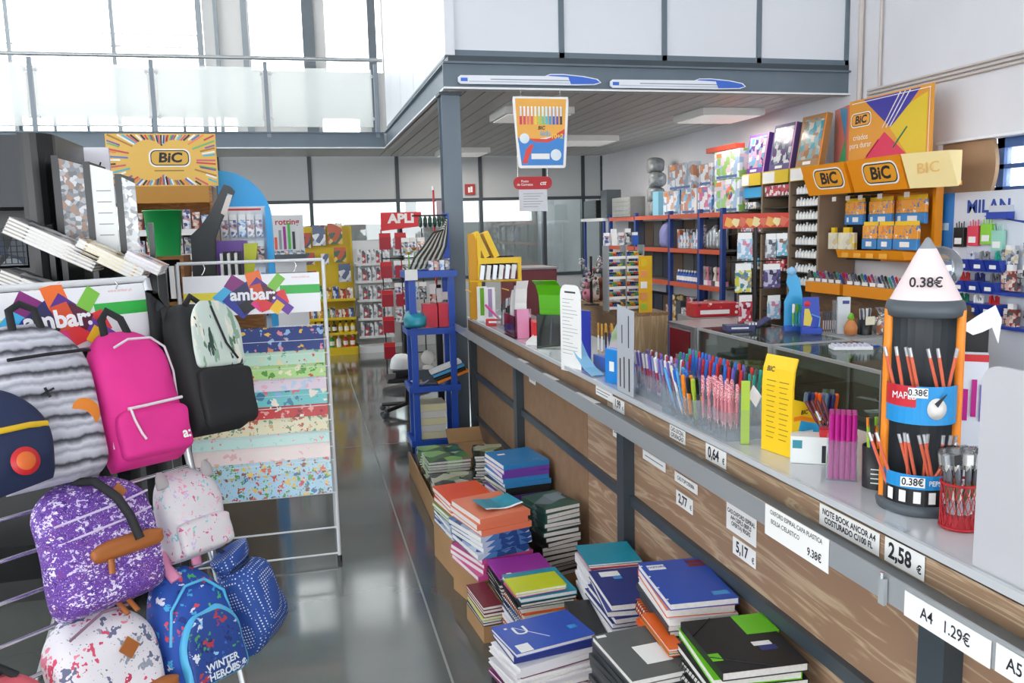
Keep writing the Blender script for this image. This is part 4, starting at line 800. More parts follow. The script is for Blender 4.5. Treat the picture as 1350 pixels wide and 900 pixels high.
for k, (lb, bc, cs, sc, th, sd) in enumerate(pats):
    z1 = zs[k]; z0 = zs[k+1]-(.05 if k < 10 else 0); dy = -.018-.004*(k % 2)
    m = DOT('wrap_%d' % k, bc, cs, sc*2.1, th+.07, .25, .75, (1, 1, 1), .05)
    t = thing('wrapping_paper', lb+(' on the wire stand' if k < 10 else ''), 'wrapping paper', (-.235, 4.1, 0), group=None)
    ya, yb = yy(z0)-.012-.0016*k-.012, yy(z1)-.012-.0016*k+.006
    G().add([(-.318, ya, z0), (.318, ya, z0), (.318, yb, z1), (-.318, yb, z1), (-.318, ya+.002, z0), (.318, ya+.002, z0), (.318, yb+.002, z1), (-.318, yb+.002, z1)], [(0, 1, 2, 3), (5, 4, 7, 6), (3, 2, 6, 7), (0, 4, 5, 1), (1, 5, 6, 2), (4, 0, 3, 7)], m).ob('sheet', t)
    G().box(-.318, .318, yb-.004, yb+.004, z1-.002, z1+.005, CELL).ob('folded_top', t)
    zr = zs[k+1]-.004; G().cyl((-.335, yy(zr)-.014-.0016*k, zr), (.335, yy(zr)-.014-.0016*k, zr), .0035, WT, n=6).ob('shelf_wire', ST)

# ================================================================ leaning rack of backpacks
U = Vector((.73118831, .68217568, 0)); V = Vector((-.17533464, .18793199, .96640537)); RB = Vector((-.184, 2.693, -.356))
RK = frame(RB, U, V)             # local x along the rack, y up its slope, z out of it
rk = thing('backpack_rack', 'leaning chrome wire rack hung with backpacks at the left', 'rack', mw=RK)
y0 = .372
for x in (0, -1.15): G().cyl((x, y0, 0), (x, 1.9, 0), .013, ALU, n=10).ob('post', rk)
G().cyl((-1.15, 1.9, 0), (0, 1.9, 0), .011, WT, n=8).ob('top_rail', rk)
for k in range(13): G().cyl((-1.15, .48+.11*k, 0), (0, .48+.11*k, 0), .0065, CHROME, n=8).ob('rung', rk)
for x in (0, -1.15):
    g = RK @ Vector((x, 1.85, -.01)); f = RK.inverted() @ Vector((g.x-.5, g.y+.05, 0)); G().cyl((x, 1.85, -.012), tuple(f), .011, ALU, n=8).ob('rear_leg', rk)
header(rk, .62, .19, FLAT(-.33, 1.79, .004))
for x in (-.12, -.5): G().tube([(x, 1.9, .012), (x+.008, 1.885, .012), (x, 1.87, .01)], .0025, CHROME, 6).ob('hook', rk)
def sq(c, p): return math.copysign(abs(c)**p, c)
def body(g, w, h, d, mat, n=28, m=16, topr=.32, botr=.12, e=.62, z0=0., y0=0., x0=0., wt=1., sag=.0, seed=1):
    R = random.Random(seed); ph = R.uniform(0, 6); secs = []
    for j in range(m+1):
        t = j/m; v = .5-.5*math.cos(PI*t)   # denser at the ends
        s = 1.; sd = 1.
        if v < botr: q = 1-v/botr; s = math.sqrt(max(0, 1-q*q*.30)); sd = math.sqrt(max(0, 1-q*q*.72))
        if v > 1-topr: q = (v-1+topr)/topr; s = math.sqrt(max(0, 1-q*q*.86)); sd = math.sqrt(max(0, 1-q*q*.85))
        ww = w*s*(1+(wt-1)*v); dd = d*sd*(1+sag*(.5-v)); ring = []
        for i in range(n):
            a = 2*PI*i/n; x = sq(math.cos(a), e); z = sq(math.sin(a), e); k = 1+.018*math.sin(3*a+ph+7*v)+.015*math.sin(5*a-ph*2+11*v)
            ring.append((x0+ww/2*x*k, y0+h*v, z0+dd*(.5+.5*z)*k))
        secs.append(ring)
    return g.loft(secs, mat)
def loop(pts, r, mat, name, t, fl=3., flat=(0, 0, 1)):
    g = G(); g.fl = fl; g.tube(pts, r, mat, 8, flat=flat); return g.ob(name, t)
def bp(name, label, cx, cy, h, cat='backpack', roll=0., yaw=0., pitch=0., z=.015):
    return thing(name, label, cat, mw=RK @ Matrix.Translation((cx, cy-h/2, z)) @ Matrix.Rotation(rad(roll), 4, 'Z') @ Matrix.Rotation(rad(yaw), 4, 'Y') @ Matrix.Rotation(rad(pitch), 4, 'X'))
FB = lambda k, c, r=.75: M('fabric_'+k, c, r, bump=(18, .35), noise=(8, .05))
BLF = FB('black', 0x1f2022); TAN = M('tan_leather', 0xa8622c, .5, bump=(30, .2)); ZIPW = M('zip_white', 0xe3d5dd, .4)
# pink backpack
HOT = FB('hot_pink', 0xe02f8e)
t = bp('pink_backpack', 'plain hot pink backpack with white zips, top row of the rack', -.208, 1.505, .43, roll=-2, z=.04)
body(G(), .255, .43, .13, HOT, sag=.25, seed=2).ob('body', t, sub=1)
body(G(), .235, .16, .05, HOT, z0=.105, y0=.025, topr=.2, botr=.12, e=.5, seed=3).ob('front_pocket', t, sub=1)
loop([(-.085, .178, .152), (-.03, .18, .158), (.04, .184, .158), (.1, .188, .15)], .005, ZIPW, 'pocket_zip', t, 1.); loop([(-.08, .178, .157), (-.075, .14, .16), (-.062, .1, .16), (-.052, .08, .16)], .004, ZIPW, 'zip_pull', t, 1.)
loop([(-.12, .17, .08), (-.115, .12, .1), (-.12, .07, .1)], .004, ZIPW, 'zip_pull', t, 1.)
loop([(-.07, .37, .12), (-.02, .392, .118), (.06, .392, .112), (.11, .36, .1), (.13, .28, .09), (.128, .2, .085)], .004, ZIPW, 'main_zip', t, 1.)
loop([(-.05, .41, .05), (-.045, .47, .04), (-.02, .5, .035), (.015, .47, .045), (.03, .41, .05)], .006, BLF, 'handle', t, 2.2)
text('a:', .045, PAPER, t, FLAT(.085, .075, .1605), bold=.03)
# black and white surfer backpack
def surf():
    mt, N, L, b = base('palm_stripe_print', .7); vec = coords(N, L)
    n = nd(N, 'ShaderNodeTexNoise', Scale=26.0, Detail=6.0); L.new(coords(N, L, (1, .55, 1)), n.inputs['Vector'])
    s = N.new('ShaderNodeSeparateXYZ'); L.new(vec, s.inputs[0])
    w = nd(N, 'ShaderNodeMath', operation='MULTIPLY_ADD'); L.new(s.outputs[1], w.inputs[0]); w.inputs[1].default_value = 15.; ns = nd(N, 'ShaderNodeMath', operation='MULTIPLY'); L.new(n.outputs[0], ns.inputs[0]); ns.inputs[1].default_value = .38; L.new(ns.outputs[0], w.inputs[2])
    f = nd(N, 'ShaderNodeMath', operation='FRACT'); L.new(w.outputs[0], f.inputs[0])
    L.new(ramp(N, L, f.outputs[0], [(0., lin(0x3c3c42)), (.1, lin(0xa9a9b4)), (.35, lin(0xcfcfd8)), (.5, lin(0x9a9aa6)), (.7, lin(0xd2d2da)), (.88, lin(0x6a6a74)), (.96, lin(0x3c3c42))], False), b.inputs['Base Color'])
    return mt
t = bp('palm_backpack', 'black and white palm-print backpack with a surfer, top row left', -.487, 1.54, .47, roll=-2, z=.03)
body(G(), .29, .47, .14, surf(), sag=.15, seed=5).ob('body', t, sub=1)
for yb in (.36,): loop([(-.1, yb, .135), (.0, yb+.004, .143), (.12, yb+.008, .13), (.15, yb+.01, .1)], .005, BLF, 'zip_line', t, 1.)
ob = G(); ob.lathe([(0, .002), (.04, .002), (.044, 0)], M('orange_patch', 0xe6862a, .6), 24); ob.ob('sun_patch', t, loc=(.08, .185, .135))
G().box(-.004, .004, -.018, .012, 0, .001, INK).box(-.02, .022, -.004, .002, 0, .001, INK).ob('surfer_print', t, mw=FLAT(-.02, .26, .148, rad(20))); loop([(-.04, .45, .07), (-.035, .51, .06), (.0, .53, .055), (.035, .51, .06), (.04, .45, .07)], .006, BLF, 'handle', t, 2.)
# black backpack with leaf print
LEAF = DOT('leaf_print', 0xc9d6cc, [0x5a7d62, 0x8aa890, 0xe4e2d2, 0x2f4a40, 0xa9b8a8], 16, .42, .7, 1., (1.8, .55, 1), .1, rot=(0, 0, .5), bump=.2)
t = bp('leaf_backpack', 'black backpack with a pale leaf-print front at the rack end', .055, 1.56, .45, roll=-3, yaw=8, z=.03)
body(G(), .26, .45, .15, BLF, sag=.2, seed=8).ob('body', t, sub=1); body(G(), .215, .225, .02, LEAF, z0=.138, y0=.215, topr=.5, botr=.05, e=.5, seed=9).ob('leaf_panel', t, sub=1); body(G(), .23, .2, .035, BLF, z0=.13, y0=.015, topr=.06, botr=.15, e=.45, seed=4).ob('front_pocket', t, sub=1)
loop([(-.01, .42, .155), (.0, .36, .162), (.02, .29, .163), (.06, .235, .162)], .004, BLF, 'zip', t, 1.); loop([(-.1, .44, .03), (-.12, .5, .02), (-.1, .4, -.01), (-.12, .2, -.02)], .012, BLF, 'shoulder_strap', t, 2.); loop([(-.04, .44, .07), (.0, .475, .06), (.04, .44, .07)], .006, BLF, 'handle', t, 2.)
loop([(.06, .4, .1), (.13, .38, .1)], .006, M('olive_tab', 0x6a6a4a, .6), 'side_tab', t, 2.); G().box(.112, .116, .07, .13, .12, .15, PAPER).ob('side_label', t)
# navy round bag at the left edge
NVF = FB('navy', 0x1e2a4c)
t = bp('navy_bag', 'navy round bag with a yellow stripe cut by the left edge', -.65, 1.455, .27, 'bag', roll=6, z=.168)
body(G(), .25, .27, .1, NVF, topr=.55, botr=.4, e=.8, seed=11).ob('body', t, sub=1)
loop([(-.12, .17, .08), (-.05, .165, .102), (.06, .155, .098), (.115, .145, .075)], .006, M('yellow_trim', 0xe2b81e, .5), 'stripe', t, 1.4); G().lathe([(0, .004), (.034, .004), (.037, .0)], REDP, 24).ob('round_badge', t, loc=(.02, .07, .1)); G().lathe([(0, .002), (.022, .002), (.024, 0)], M('badge_orange', 0xdb6a2a, .5), 24).ob('badge_print', t, loc=(.02, .07, .104))
# purple print backpack
PURT = DOT('purple_tribal', 0x6b3fa0, [0xe9e2f2, 0x4a2780, 0xd8c8ea, 0x7a3a8c], 34, .42, .75, 1., (1, 1.3, 1), .12, (0xece6f4, 2.3, .2), bump=.3)
t = bp('purple_backpack', 'purple and white print backpack with tan leather band, middle row', -.425, 1.115, .37, roll=-1, z=.04)
body(G(), .325, .37, .15, PURT, sag=.25, topr=.25, seed=12).ob('body', t, sub=1)
body(G(), .22, .055, .03, TAN, z0=.145, y0=.135, x0=.035, topr=.35, botr=.35, e=.5, seed=4).ob('leather_band', t, sub=1)
loop([(-.03, .37, .06), (.0, .36, .12), (.03, .3, .165), (.05, .24, .175), (.06, .17, .182)], .009, BLF, 'front_strap', t, 1.5)
pg = M('purple_band', 0x7a4a9a, .7)
for yb in (.225, .275): loop([(-.14, yb-.01, .13), (-.05, yb, .15), (.06, yb+.01, .15), (.15, yb+.02, .12)], .003, M('pale_band', 0xd9c8ea, .7), 'print_band', t, 1.2)
G().box(-.018, .018, -.018, .018, 0, .003, TAN).ob('leather_badge', t, mw=FLAT(.05, .315, .142, rad(35))); loop([(-.03, .14, .172), (-.035, .1, .172)], .006, TAN, 'zip_tab', t, 1.6); G().box(.1, .14, .03, .04, .12, .13, BLF).ob('side_label', t)
# small pale unicorn-print backpack with ears
UNI = DOT('pastel_print', 0xd9d3d6, [0xe29ab4, 0x7cc4c8, 0xd0648c, 0xc8b4d8, 0xe8c4d0], 42, .3, .75, 1., (1, .8, 1), .06, bump=.25)
t = bp('eared_backpack', 'small pale pink print backpack with two grey ears', -.115, 1.11, .28, roll=-1, z=.045)
body(G(), .215, .28, .12, UNI, topr=.4, seed=14).ob('body', t, sub=1); body(G(), .185, .11, .04, UNI, z0=.1, y0=.015, topr=.15, botr=.15, e=.5, seed=15).ob('front_pocket', t, sub=1)
EAR = FB('ear_grey', 0xa9a4a4)
for x in (-.085, .08): body(G(), .045, .055, .02, EAR, z0=.07, y0=.235, x0=x, topr=.8, botr=.1, e=.9, m=8, n=14).ob('ear', t, sub=1)
# white floral backpack
FLO = DOT('floral_print', 0xe6e1e6, [0xd8506e, 0xe88aa0, 0x6a6f8c, 0xc83a5c, 0x9aa0b0], 24, .34, .75, 1., (1, .9, 1), .1, (0x6a7a6a, 1.9, .14), bump=.25)
t = bp('floral_backpack', 'white backpack with pink flowers and a tan pocket, lowest row', -.5, .765, .34, roll=-1, z=.05)
body(G(), .3, .34, .15, FLO, sag=.2, seed=17).ob('body', t, sub=1); body(G(), .2, .06, .035, TAN, z0=.135, y0=.05, x0=.06, topr=.3, botr=.3, e=.5).ob('leather_band', t, sub=1); G().box(-.022, .022, -.022, .022, 0, .003, TAN).ob('leather_badge', t, mw=FLAT(.04, .225, .153, rad(42)))
for x in (.06, .09): loop([(x, .355, .1), (x+.005, .31, .14)], .005, TAN, 'zip_tab', t, 1.6)
loop([(-.1, .3, .13), (.0, .34, .13), (.1, .33, .11)], .004, M('zip_mauve', 0x8a6a7a, .5), 'zip', t, 1.)
# blue children's backpack
KID = DOT('kids_print', 0x2650a8, [0x49a8dc, 0xd84a5a, 0x56b86a, 0x1c3a84, 0xe8e4f0], 34, .3, .7, 1., (1, 1, 1), .05, bump=.2); KIDF = DOT('kids_front_print', 0x24458f, [0x3c6cc0, 0xb03a48, 0x4a9a5a, 0x8fc8e8, 0xd8dce8, 0x1a2f6c], 26, .36, .6, 1., (1, 1, 1), .12)
CYAN = M('cyan_piping', 0x58b8e4, .5); PKS = M('pink_strap', 0xe392b4, .6)
t = bp('kids_backpack', 'blue children\'s backpack with cyan piping and pink straps, lowest row', -.215, .775, .36, roll=-2, z=.05)
body(G(), .25, .36, .14, KID, topr=.45, seed=19).ob('body', t, sub=1); fp = body(G(), .215, .225, .04, CYAN, z0=.118, y0=.01, x0=.012, topr=.5, botr=.1, e=.5).ob('front_pocket', t, sub=1); body(G(), .19, .2, .02, KIDF, z0=.145, y0=.018, x0=.012, topr=.5, botr=.1, e=.5).ob('front_panel', t, sub=1)
loop([(-.11, .16, .12), (-.09, .26, .128), (-.03, .315, .125), (.04, .315, .122), (.1, .26, .12), (.12, .15, .11)], .005, CYAN, 'piping', t, 1.); loop([(-.03, .335, .09), (-.04, .38, .06), (-.02, .42, .03)], .01, PKS, 'strap', t, 2.); loop([(.08, .35, .04), (.09, .4, .03), (.085, .45, .01)], .009, PKS, 'strap', t, 2.)
text('WINTER\nHEROES', .03, M('ice_white', 0xdfeaf6, .5), t, FLAT(.015, .05, .169), bold=.03)
# polka-dot drawstring bag
POL = DOT('polka_blue', 0x2a4f9a, [0xdfe6f4], 95, .27, .75, 0., (1, 1, 1))
t = bp('polka_bag', 'royal blue drawstring bag with tiny white dots hanging at the rack end', .06, .79, .36, 'bag', roll=12, yaw=20, z=.02)
body(G(), .235, .29, .15, POL, topr=.18, botr=.35, wt=.72, e=.8, seed=23).ob('body', t, sub=1); body(G(), .15, .07, .08, POL, y0=.27, z0=.02, topr=.05, botr=.5, wt=1.35, e=.9, seed=24).ob('gathered_neck', t, sub=1); G().tube([(.06*math.cos(i*.524), .282, .06+.045*math.sin(i*.524)) for i in range(12)], .005, NVF, 6, True).ob('drawstring', t); loop([(0, .3, .06), (-.02, .38, .03), (-.05, .42, .0)], .006, NVF, 'hanging_cord', t, 1.5)
# darker bags behind, at the lower left
t = bp('dotted_navy_bag', 'dark navy dotted bag hanging behind at the left edge', -.85, 1.0, .4, 'bag', z=.02); body(G(), .24, .4, .1, DOT('navy_dots', 0x1c2338, [0x5a6484], 60, .25, .75, .2), seed=31).ob('body', t, sub=1); loop([(.02, .39, .08), (.03, .44, .05), (.06, .4, .09), (.08, .48, .04)], .007, REDP, 'red_strap', t, 1.6); loop([(-.05, .39, .05), (-.02, .5, .02)], .006, BLF, 'cord', t, 1.5)
t = bp('coral_bag', 'coral red bag just entering the frame at the lower left', -.76, .72, .3, 'bag', z=.08); body(G(), .2, .3, .12, FB('coral', 0xd8606a), seed=33).ob('body', t, sub=1); loop([(-.04, .29, .06), (.0, .34, .04), (.04, .29, .06)], .006, BLF, 'handle', t, 2.)

# ================================================================ displays on the left
BLK = M('black_cabinet', 0x111214, .28, noise=(3, .05)); BLK2 = M('charcoal_cabinet', 0x23252a, .4)
t = thing('black_cabinet', 'tall black display cabinet with rounded side and mesh baskets at the left', 'cabinet', (-1.45, 4.3, 0))
pl = [(-.45, -.3), (.33, -.3)]+[(.33+.1*math.sin(rad(a)), -.2-.1*math.cos(rad(a))) for a in (15, 30, 45, 60, 75, 90)]+[(.43, .3), (-.45, .3)]
G().loft([[(x, y, 1.76) for x, y in pl], [(x, y, 2.06) for x, y in pl]], BLK2, smooth=False).ob('top_box', t)
pr_ = [(.315, -.302), (.335, -.302)]+[(.335+.1*math.sin(rad(a)), -.202-.1*math.cos(rad(a))) for a in (15, 30, 45, 60, 75, 90)]+[(.435, .3), (.315, .3)]
G().loft([[(x, y, 0) for x, y in pr_], [(x, y, 2.07) for x, y in pr_]], BLK, smooth=False).ob('side_panel', t)
G().box(-.45, .315, .2, .3, 0, 1.76, BLK).ob('back', t); G().box(-.45, .315, -.28, .2, 0, .1, BLK).ob('plinth', t)
for z in (1.2, 1.48): G().box(-.45, .315, -.28, .2, z, z+.02, BLK).ob('shelf', t)
for z in (1.24, 1.52):
    g = G()
    for k in range(14): g.cyl((-.02+.024*k, -.29, z), (-.02+.024*k, -.29, z+.15), .0025, BLACK, n=4)
    for k in range(7): g.cyl((-.02, -.29, z+.025*k), (.3, -.29, z+.025*k), .0025, BLACK, n=4)
    g.ob('wire_basket', t)
    G().box(.0, .28, -.2, .1, z-.01, z+.12, PAT('basket_goods', [0x2d3a52, 0x565c66, 0x1d2026, 0x8d949c], 18, .5)).ob('basket_goods', t)
t = thing('peg_panel', 'white wire peg panel with hooks beside the black cabinet', 'panel', (-.99, 4.75, 0)); G().box(-.06, .06, 0, .02, 0, 2.08, M('milky_panel', 0xe2dfe6, .35)).ob('panel', t)
for k in range(9): G().tube([(-.05, 0, 1.98-.09*k), (.02, -.05, 1.98-.09*k), (.03, -.06, 2.0-.09*k)], .004, BLACK, 6).ob('hook', t)
for k in range(4): G().box(-.045, .04, -.03, -.005, 1.55+.1*k, 1.63+.1*k, (REDP, PAPER, REDP, PAPER)[k]).ob('hanging_pack', t)
# magazine rack
mr = thing('magazine_rack', 'black magazine rack with upright dividers and header cards', 'rack', (-.82, 3.95, 0))
cards = [PAT('header_card_grey', [0xa2a4a8, 0x7a7c80, 0xc4c6c8, 0x686a6e, 0x9a7a6a], 60, .35), M('header_card_white', 0xe3e5e4, .4), PAT('header_card_pattern', [0xd8dadb, 0x9a9ca0, 0xb8babe, 0xe8e8e8], 60, .4)]
for k, (x, z, hw) in enumerate(((-.115, 1.955, .1), (.0, 1.93, .09), (.115, 1.88, .055))):
    u = G().box(-.022, .0, -.16, .14, 0, z, BLK).ob('upright', mr, loc=(x, 0, 0)); G().prism([(0, 0), (hw, 0), (hw*.98, .36), (0, .39)], -.17, -.164, cards[k]).ob('header_card', u, loc=(0, 0, z-.4)); G().box(-.022, .004, -.172, -.16, z-.42, z, BLK).ob('card_frame', u)
    if k == 1:
        for q in range(5): G().box(.02, .075, -.1712, -.17, 0, .004, LG).ob('print_line', u, loc=(0, 0, z-.12-.045*q))
for x in (-.185, .2): G().box(x, x+.02, -.14, -.12, 0, 1.68, BLK).ob('post', mr)
G().box(-.185, .22, .1, .14, 0, 1.5, BLK).ob('back_panel', mr)
mcov = [PAT('magazine_cover_%d' % i, c, 14, .25, coat=.5) for i, c in enumerate(([0x8a8c92, 0xd8d4d0, 0x55575c, 0xb0a8a0], [0xd89a3c, 0xe8d8a8, 0x8a6a3c, 0xd8d8d4], [0x5a4a9c, 0xd8d4e4, 0x3c4a8c, 0xe8e4d8]))]
def mags(x, y, z, n, ang, cov, where, w=.34, d=.2):
    for k in range(n):
        m = Matrix.Translation((x, y, z)) @ Matrix.Rotation(rad(ang), 4, 'Y') @ Matrix.Translation((0, 0, .0135*k))
        t = thing('magazine', '%s magazine from the bottom in the %s' % (('lowest', 'second', 'third', 'fourth', 'fifth', 'sixth')[k], where), 'magazine', mw=m, group=where)
        G().box(-w/2, w/2, -d/2, d/2, 0, .0025, cov).box(-w/2, w/2, -d/2, d/2, .0105, .013, cov).ob('cover', t); G().box(-w/2+.002, w/2-.002, -d/2+.001, d/2-.002, .0025, .0105, PAGES).ob('pages', t)
mags(-.94, 3.64, 1.57, 5, 28, mcov[0], 'grey slanted magazine pile by the black cabinet'); mags(-.97, 3.62, 1.39, 4, 26, mcov[0], 'lower grey slanted magazine pile'); mags(-.74, 3.64, 1.51, 4, 30, mcov[1], 'yellow-topped slanted magazine pile', .26); mags(-.62, 3.66, 1.5, 3, 28, mcov[2], 'purple slanted magazine pile', .14)
# yellow sunburst sign on a wooden pen stand
YS = M('sign_yellow', 0xe3b551, .4)
sg = thing('pen_stand', 'wooden pen stand topped by a yellow sunburst sign board', 'stand', (-.93, 6.55, 0))
bd = G().box(-.37, .37, 0, .02, 1.98, 2.35, YS).ob('sign_board', sg)
rc = [0xd05a6a, 0x4a7ac0, 0x6ab06a, 0xf0ece4, 0x2c2c30, 0xe8884a, 0x8a5aa0, 0x4ab0c8, 0xf2f0ea, 0xc8404a, 0xb07a2c]
for k in range(84):
    a = 2*PI*k/84+RND.uniform(-.03, .03); ca, sa = math.cos(a), math.sin(a); rr = min(.365/max(abs(ca), 1e-3), .18/max(abs(sa), 1e-3)); r0 = max(.1+.13*abs(ca), rr-RND.uniform(.05, .2)); r1 = rr-.004
    c = rc[k*7 % len(rc)]
    if r1-r0 > .015: G().box(r0, r1, -.006, .006, 0, .0012, M('ray_%06x' % c, c, .4)).ob('sunburst_ray', bd, mw=frame((0, -.0005, 2.165), (ca, 0, sa), (-sa, 0, ca)))
def biclogo(parent, mw0, w, bg=0xf0a428):
    """rounded badge with slanted black capitals"""
    h = w*.42; T = Matrix(((1, 0, 0, 0), (0, 0, 1, 0), (0, 1, 0, 0), (0, 0, 0, 1)))
    o = G().prism(rrect(w*1.08, h*1.16, h*.42), 0, .0006, PAPER, T).ob('badge_outline', parent, mw=mw0); G().prism(rrect(w*1.0, h, h*.36), .0006, .0012, INK, T).ob('badge_border', o); G().prism(rrect(w*.95, h*.88, h*.32), .0012, .0018, M('badge_%06x' % bg, bg, .4), T).ob('badge_field', o)
    text('BiC', h*.86, INK, o, Matrix.Translation((0, -.01*h, .0022)), bold=.035, sx=1.15, shear=.12); return o
biclogo(bd, XZ(.05, -.001, 2.18), .26, 0xd8a93c); G().box(-.06, .14, -.001, 0, 2.086, 2.094, M('sign_print_brown', 0x9a7430, .5)).ob('print_line', bd)
WDN = WOOD('stand_wood', 0x8a5a30, 0xa8763f, 3, (1, 6, 6), .45, .6)
for x in (-.32, .3): G().box(x, x+.02, 0, .4, 0, 1.98, WDN).ob('side_panel', sg)
G().box(-.3, .3, .38, .4, 0, 1.98, WDN).ob('back_panel', sg); G().box(-.3, .3, 0, .02, 1.86, 1.98, M('header_wood', 0xb8822f, .45)).ob('header_panel', sg)
for z in (1.3, 1.49, 1.67): G().box(-.3, .3, -.02, .38, z-.02, z, WDN).ob('shelf', sg); G().box(-.3, .3, -.025, -.02, z-.045, z, PAPER).ob('price_strip', sg)
CLAM = [PAT('blister_%d' % i, c, 48, .3, coat=.4, metric='CHEBYCHEV') for i, c in enumerate(([0xc8ccd2, 0xe8e8ea, 0x8a90a0, 0xb85a5a], [0xe4e2de, 0x9aa4b4, 0x5a6478, 0xd8c8a0], [0xa8b4c8, 0xe8e8ee, 0x4a5a8a, 0xd09a9a], [0x8a3a30, 0xd8a898, 0xe4dcd4, 0x55585c], [0x3a6ab0, 0xd8e4f0, 0x88b0d8, 0xe8e8e8], [0x4a4c50, 0x8c8e92, 0xd4d4d6, 0x2c2e32]))]
PK = {}
def pack(x, y, z, w, d, h, mat, label, group, name='blister_pack', cat='pack', rot=0, hdr=None, parent=None):
    k = (round(w, 3), round(d, 3), round(h, 3), mat.name, hdr.name if hdr else None)
    if k not in PK:
        PK[k] = (G().box(-w/2, w/2, -d/2, d/2, 0, h*(.76 if hdr else 1), mat).mesh('packet'), G().box(-w/2, w/2, -d*.2, d*.2, h*.76, h, hdr).mesh('header_card') if hdr else None)
    if PK[k][1] is None: return put(name, PK[k][0], loc=(x, y, z), rot=rot, label=label, cat=cat, group=group)
    t = thing(name, label, cat, (x, y, z), rot, group); put('packet', PK[k][0], t); put('header_card', PK[k][1], t); return t
for zi, z in enumerate((1.30, 1.49, 1.67)):
    for k in range(9): pack(-.93-.26+.065*k, 6.58, z+.001, .055, .03, .1+.04*((k*5+zi) % 3)/2, CLAM[(k+zi) % 6], 'slim pen pack on the %s shelf of the sunburst pen stand' % ('lowest', 'middle', 'top')[zi], 'pen packs on the %s stand shelf' % ('lowest', 'middle', 'top')[zi], 'pen_pack')
# brown cabinet with the green bin
t = thing('brown_cabinet', 'narrow brown display cabinet with blue strips under the green bin', 'cabinet', (-.82, 5.62, 0)); G().box(-.2, .12, -.18, .18, 1.48, 1.5, WDN).ob('top', t)
for x in (-.2, .1): G().box(x, x+.02, -.18, .18, 0, 1.48, WDN).ob('side_panel', t)
G().box(-.18, .1, .16, .18, 0, 1.48, BLACK).ob('back_panel', t); G().box(-.18, .1, -.18, .16, 1.2, 1.22, WDN).ob('shelf', t)
for k in range(5): G().box(-.15+.045*k, -.12+.045*k, -.15, -.13, 1.24, 1.44, (LBLUE, PAPER, CLAM[2])[k % 3]).ob('hanging_strip', t)
t = thing('green_bin', 'plain green plastic bin on the brown cabinet', 'bin', (-.82, 5.6, 1.501)); GB = M('bin_green', 0x14a050, .4)
G().lathe([(.088, 0), (.112, .272), (.116, .272), (.116, .279), (.106, .279), (.084, .006), (0, .006)], GB, 32).ob('body', t); G().tube([(.115*math.cos(i*.196), .115*math.sin(i*.196), .276) for i in range(32)], .004, GB, 6, True).ob('rim', t)
# dark file holder and upright folders
t = thing('file_holder', 'dark grey slanted file holder with a picture card', 'holder', (-.56, 5.8, 0)); FH = M('file_grey', 0x3c3f42, .4)
pl = [(-.13, 1.3), (-.125, 1.62), (-.06, 1.68), (.0, 1.76), (.1, 1.945), (.14, 1.93), (.16, 1.9), (.06, 1.7), (.02, 1.6), (.01, 1.3)]
G().prism(pl, -.05, -.04, FH).ob('side_plate', t); G().prism(pl, .05, .06, FH).ob('side_plate', t); G().box(-.13, .01, -.05, .06, 1.3, 1.31, FH).ob('bottom', t); G().prism([(.07, 1.76), (.12, 1.885), (.15, 1.875), (.1, 1.74)], -.054, -.05, PAT('card_scene', [0x9ac0d8, 0xd8b8a0, 0x5a6a7a, 0xe0d8d0], 20, .4)).ob('picture_card', t)
G().box(-.05, .3, -.1, .2, 0, 1.3, WDN).ob('base_block', t, bev=.004)
for k in range(6): pack(-.5+.022*k, 5.76, 1.302, .018, .16, .2+.012*(k % 2), (PAPER, BLACK)[k % 2], 'thin black or white folder standing beside the file holder', 'thin upright folders', 'folder', 'folder')
G().prism([(0, 0), (.05, 0), (.1, .26), (.01, .26)], 0, .02, YLC).ob('yellow_folder', loc=(-.37, 5.72, 1.302), label='yellow-green folder standing beside the thin folders', cat='folder'); G().box(-.1, .1, 0, .02, 0, .28, PURP).ob('purple_folder', loc=(-.45, 5.92, 1.302), label='purple folder half hidden behind the file holder', cat='folder')
# sky blue arched display
SKB = M('display_sky_blue', 0x2ea6e8, .4)
t = thing('arched_display', 'sky blue arched display stand with hanging packs', 'display', (-.38, 6.7, 0))
oc = [(-.2, 0), (-.2, 2.1)]+[(-.2+.38*math.sin(rad(a)), 1.72+.38*math.cos(rad(a))) for a in range(10, 91, 10)]+[(.18, 0)]
G().prism(oc, 0, .03, SKB).ob('back_board', t); G().prism([(.14, 0), (.18, 0), (.18, 1.72), (.17, 1.82), (.135, 1.82)], -.2, 0, SKB).ob('side_wing', t); G().box(-.2, .135, -.012, -.0, .8, 1.83, M('display_white', 0xe3e4e6, .45)).ob('inner_panel', t); G().box(-.16, .1, -.014, -.012, 1.8, 1.815, REDP).ob('red_title', t)
for r in range(4):
    for k in range(5): pack(-.38-.165+.062*k, 6.65, 1.6-.2*r, .052, .012, .17, CLAM[(k*2+r) % 6], 'hanging stationery pack in row %s of the arched display' % ('one', 'two', 'three', 'four')[r], 'packs of arched display row %d' % (r+1), 'stationery_pack', hdr=PAPER)

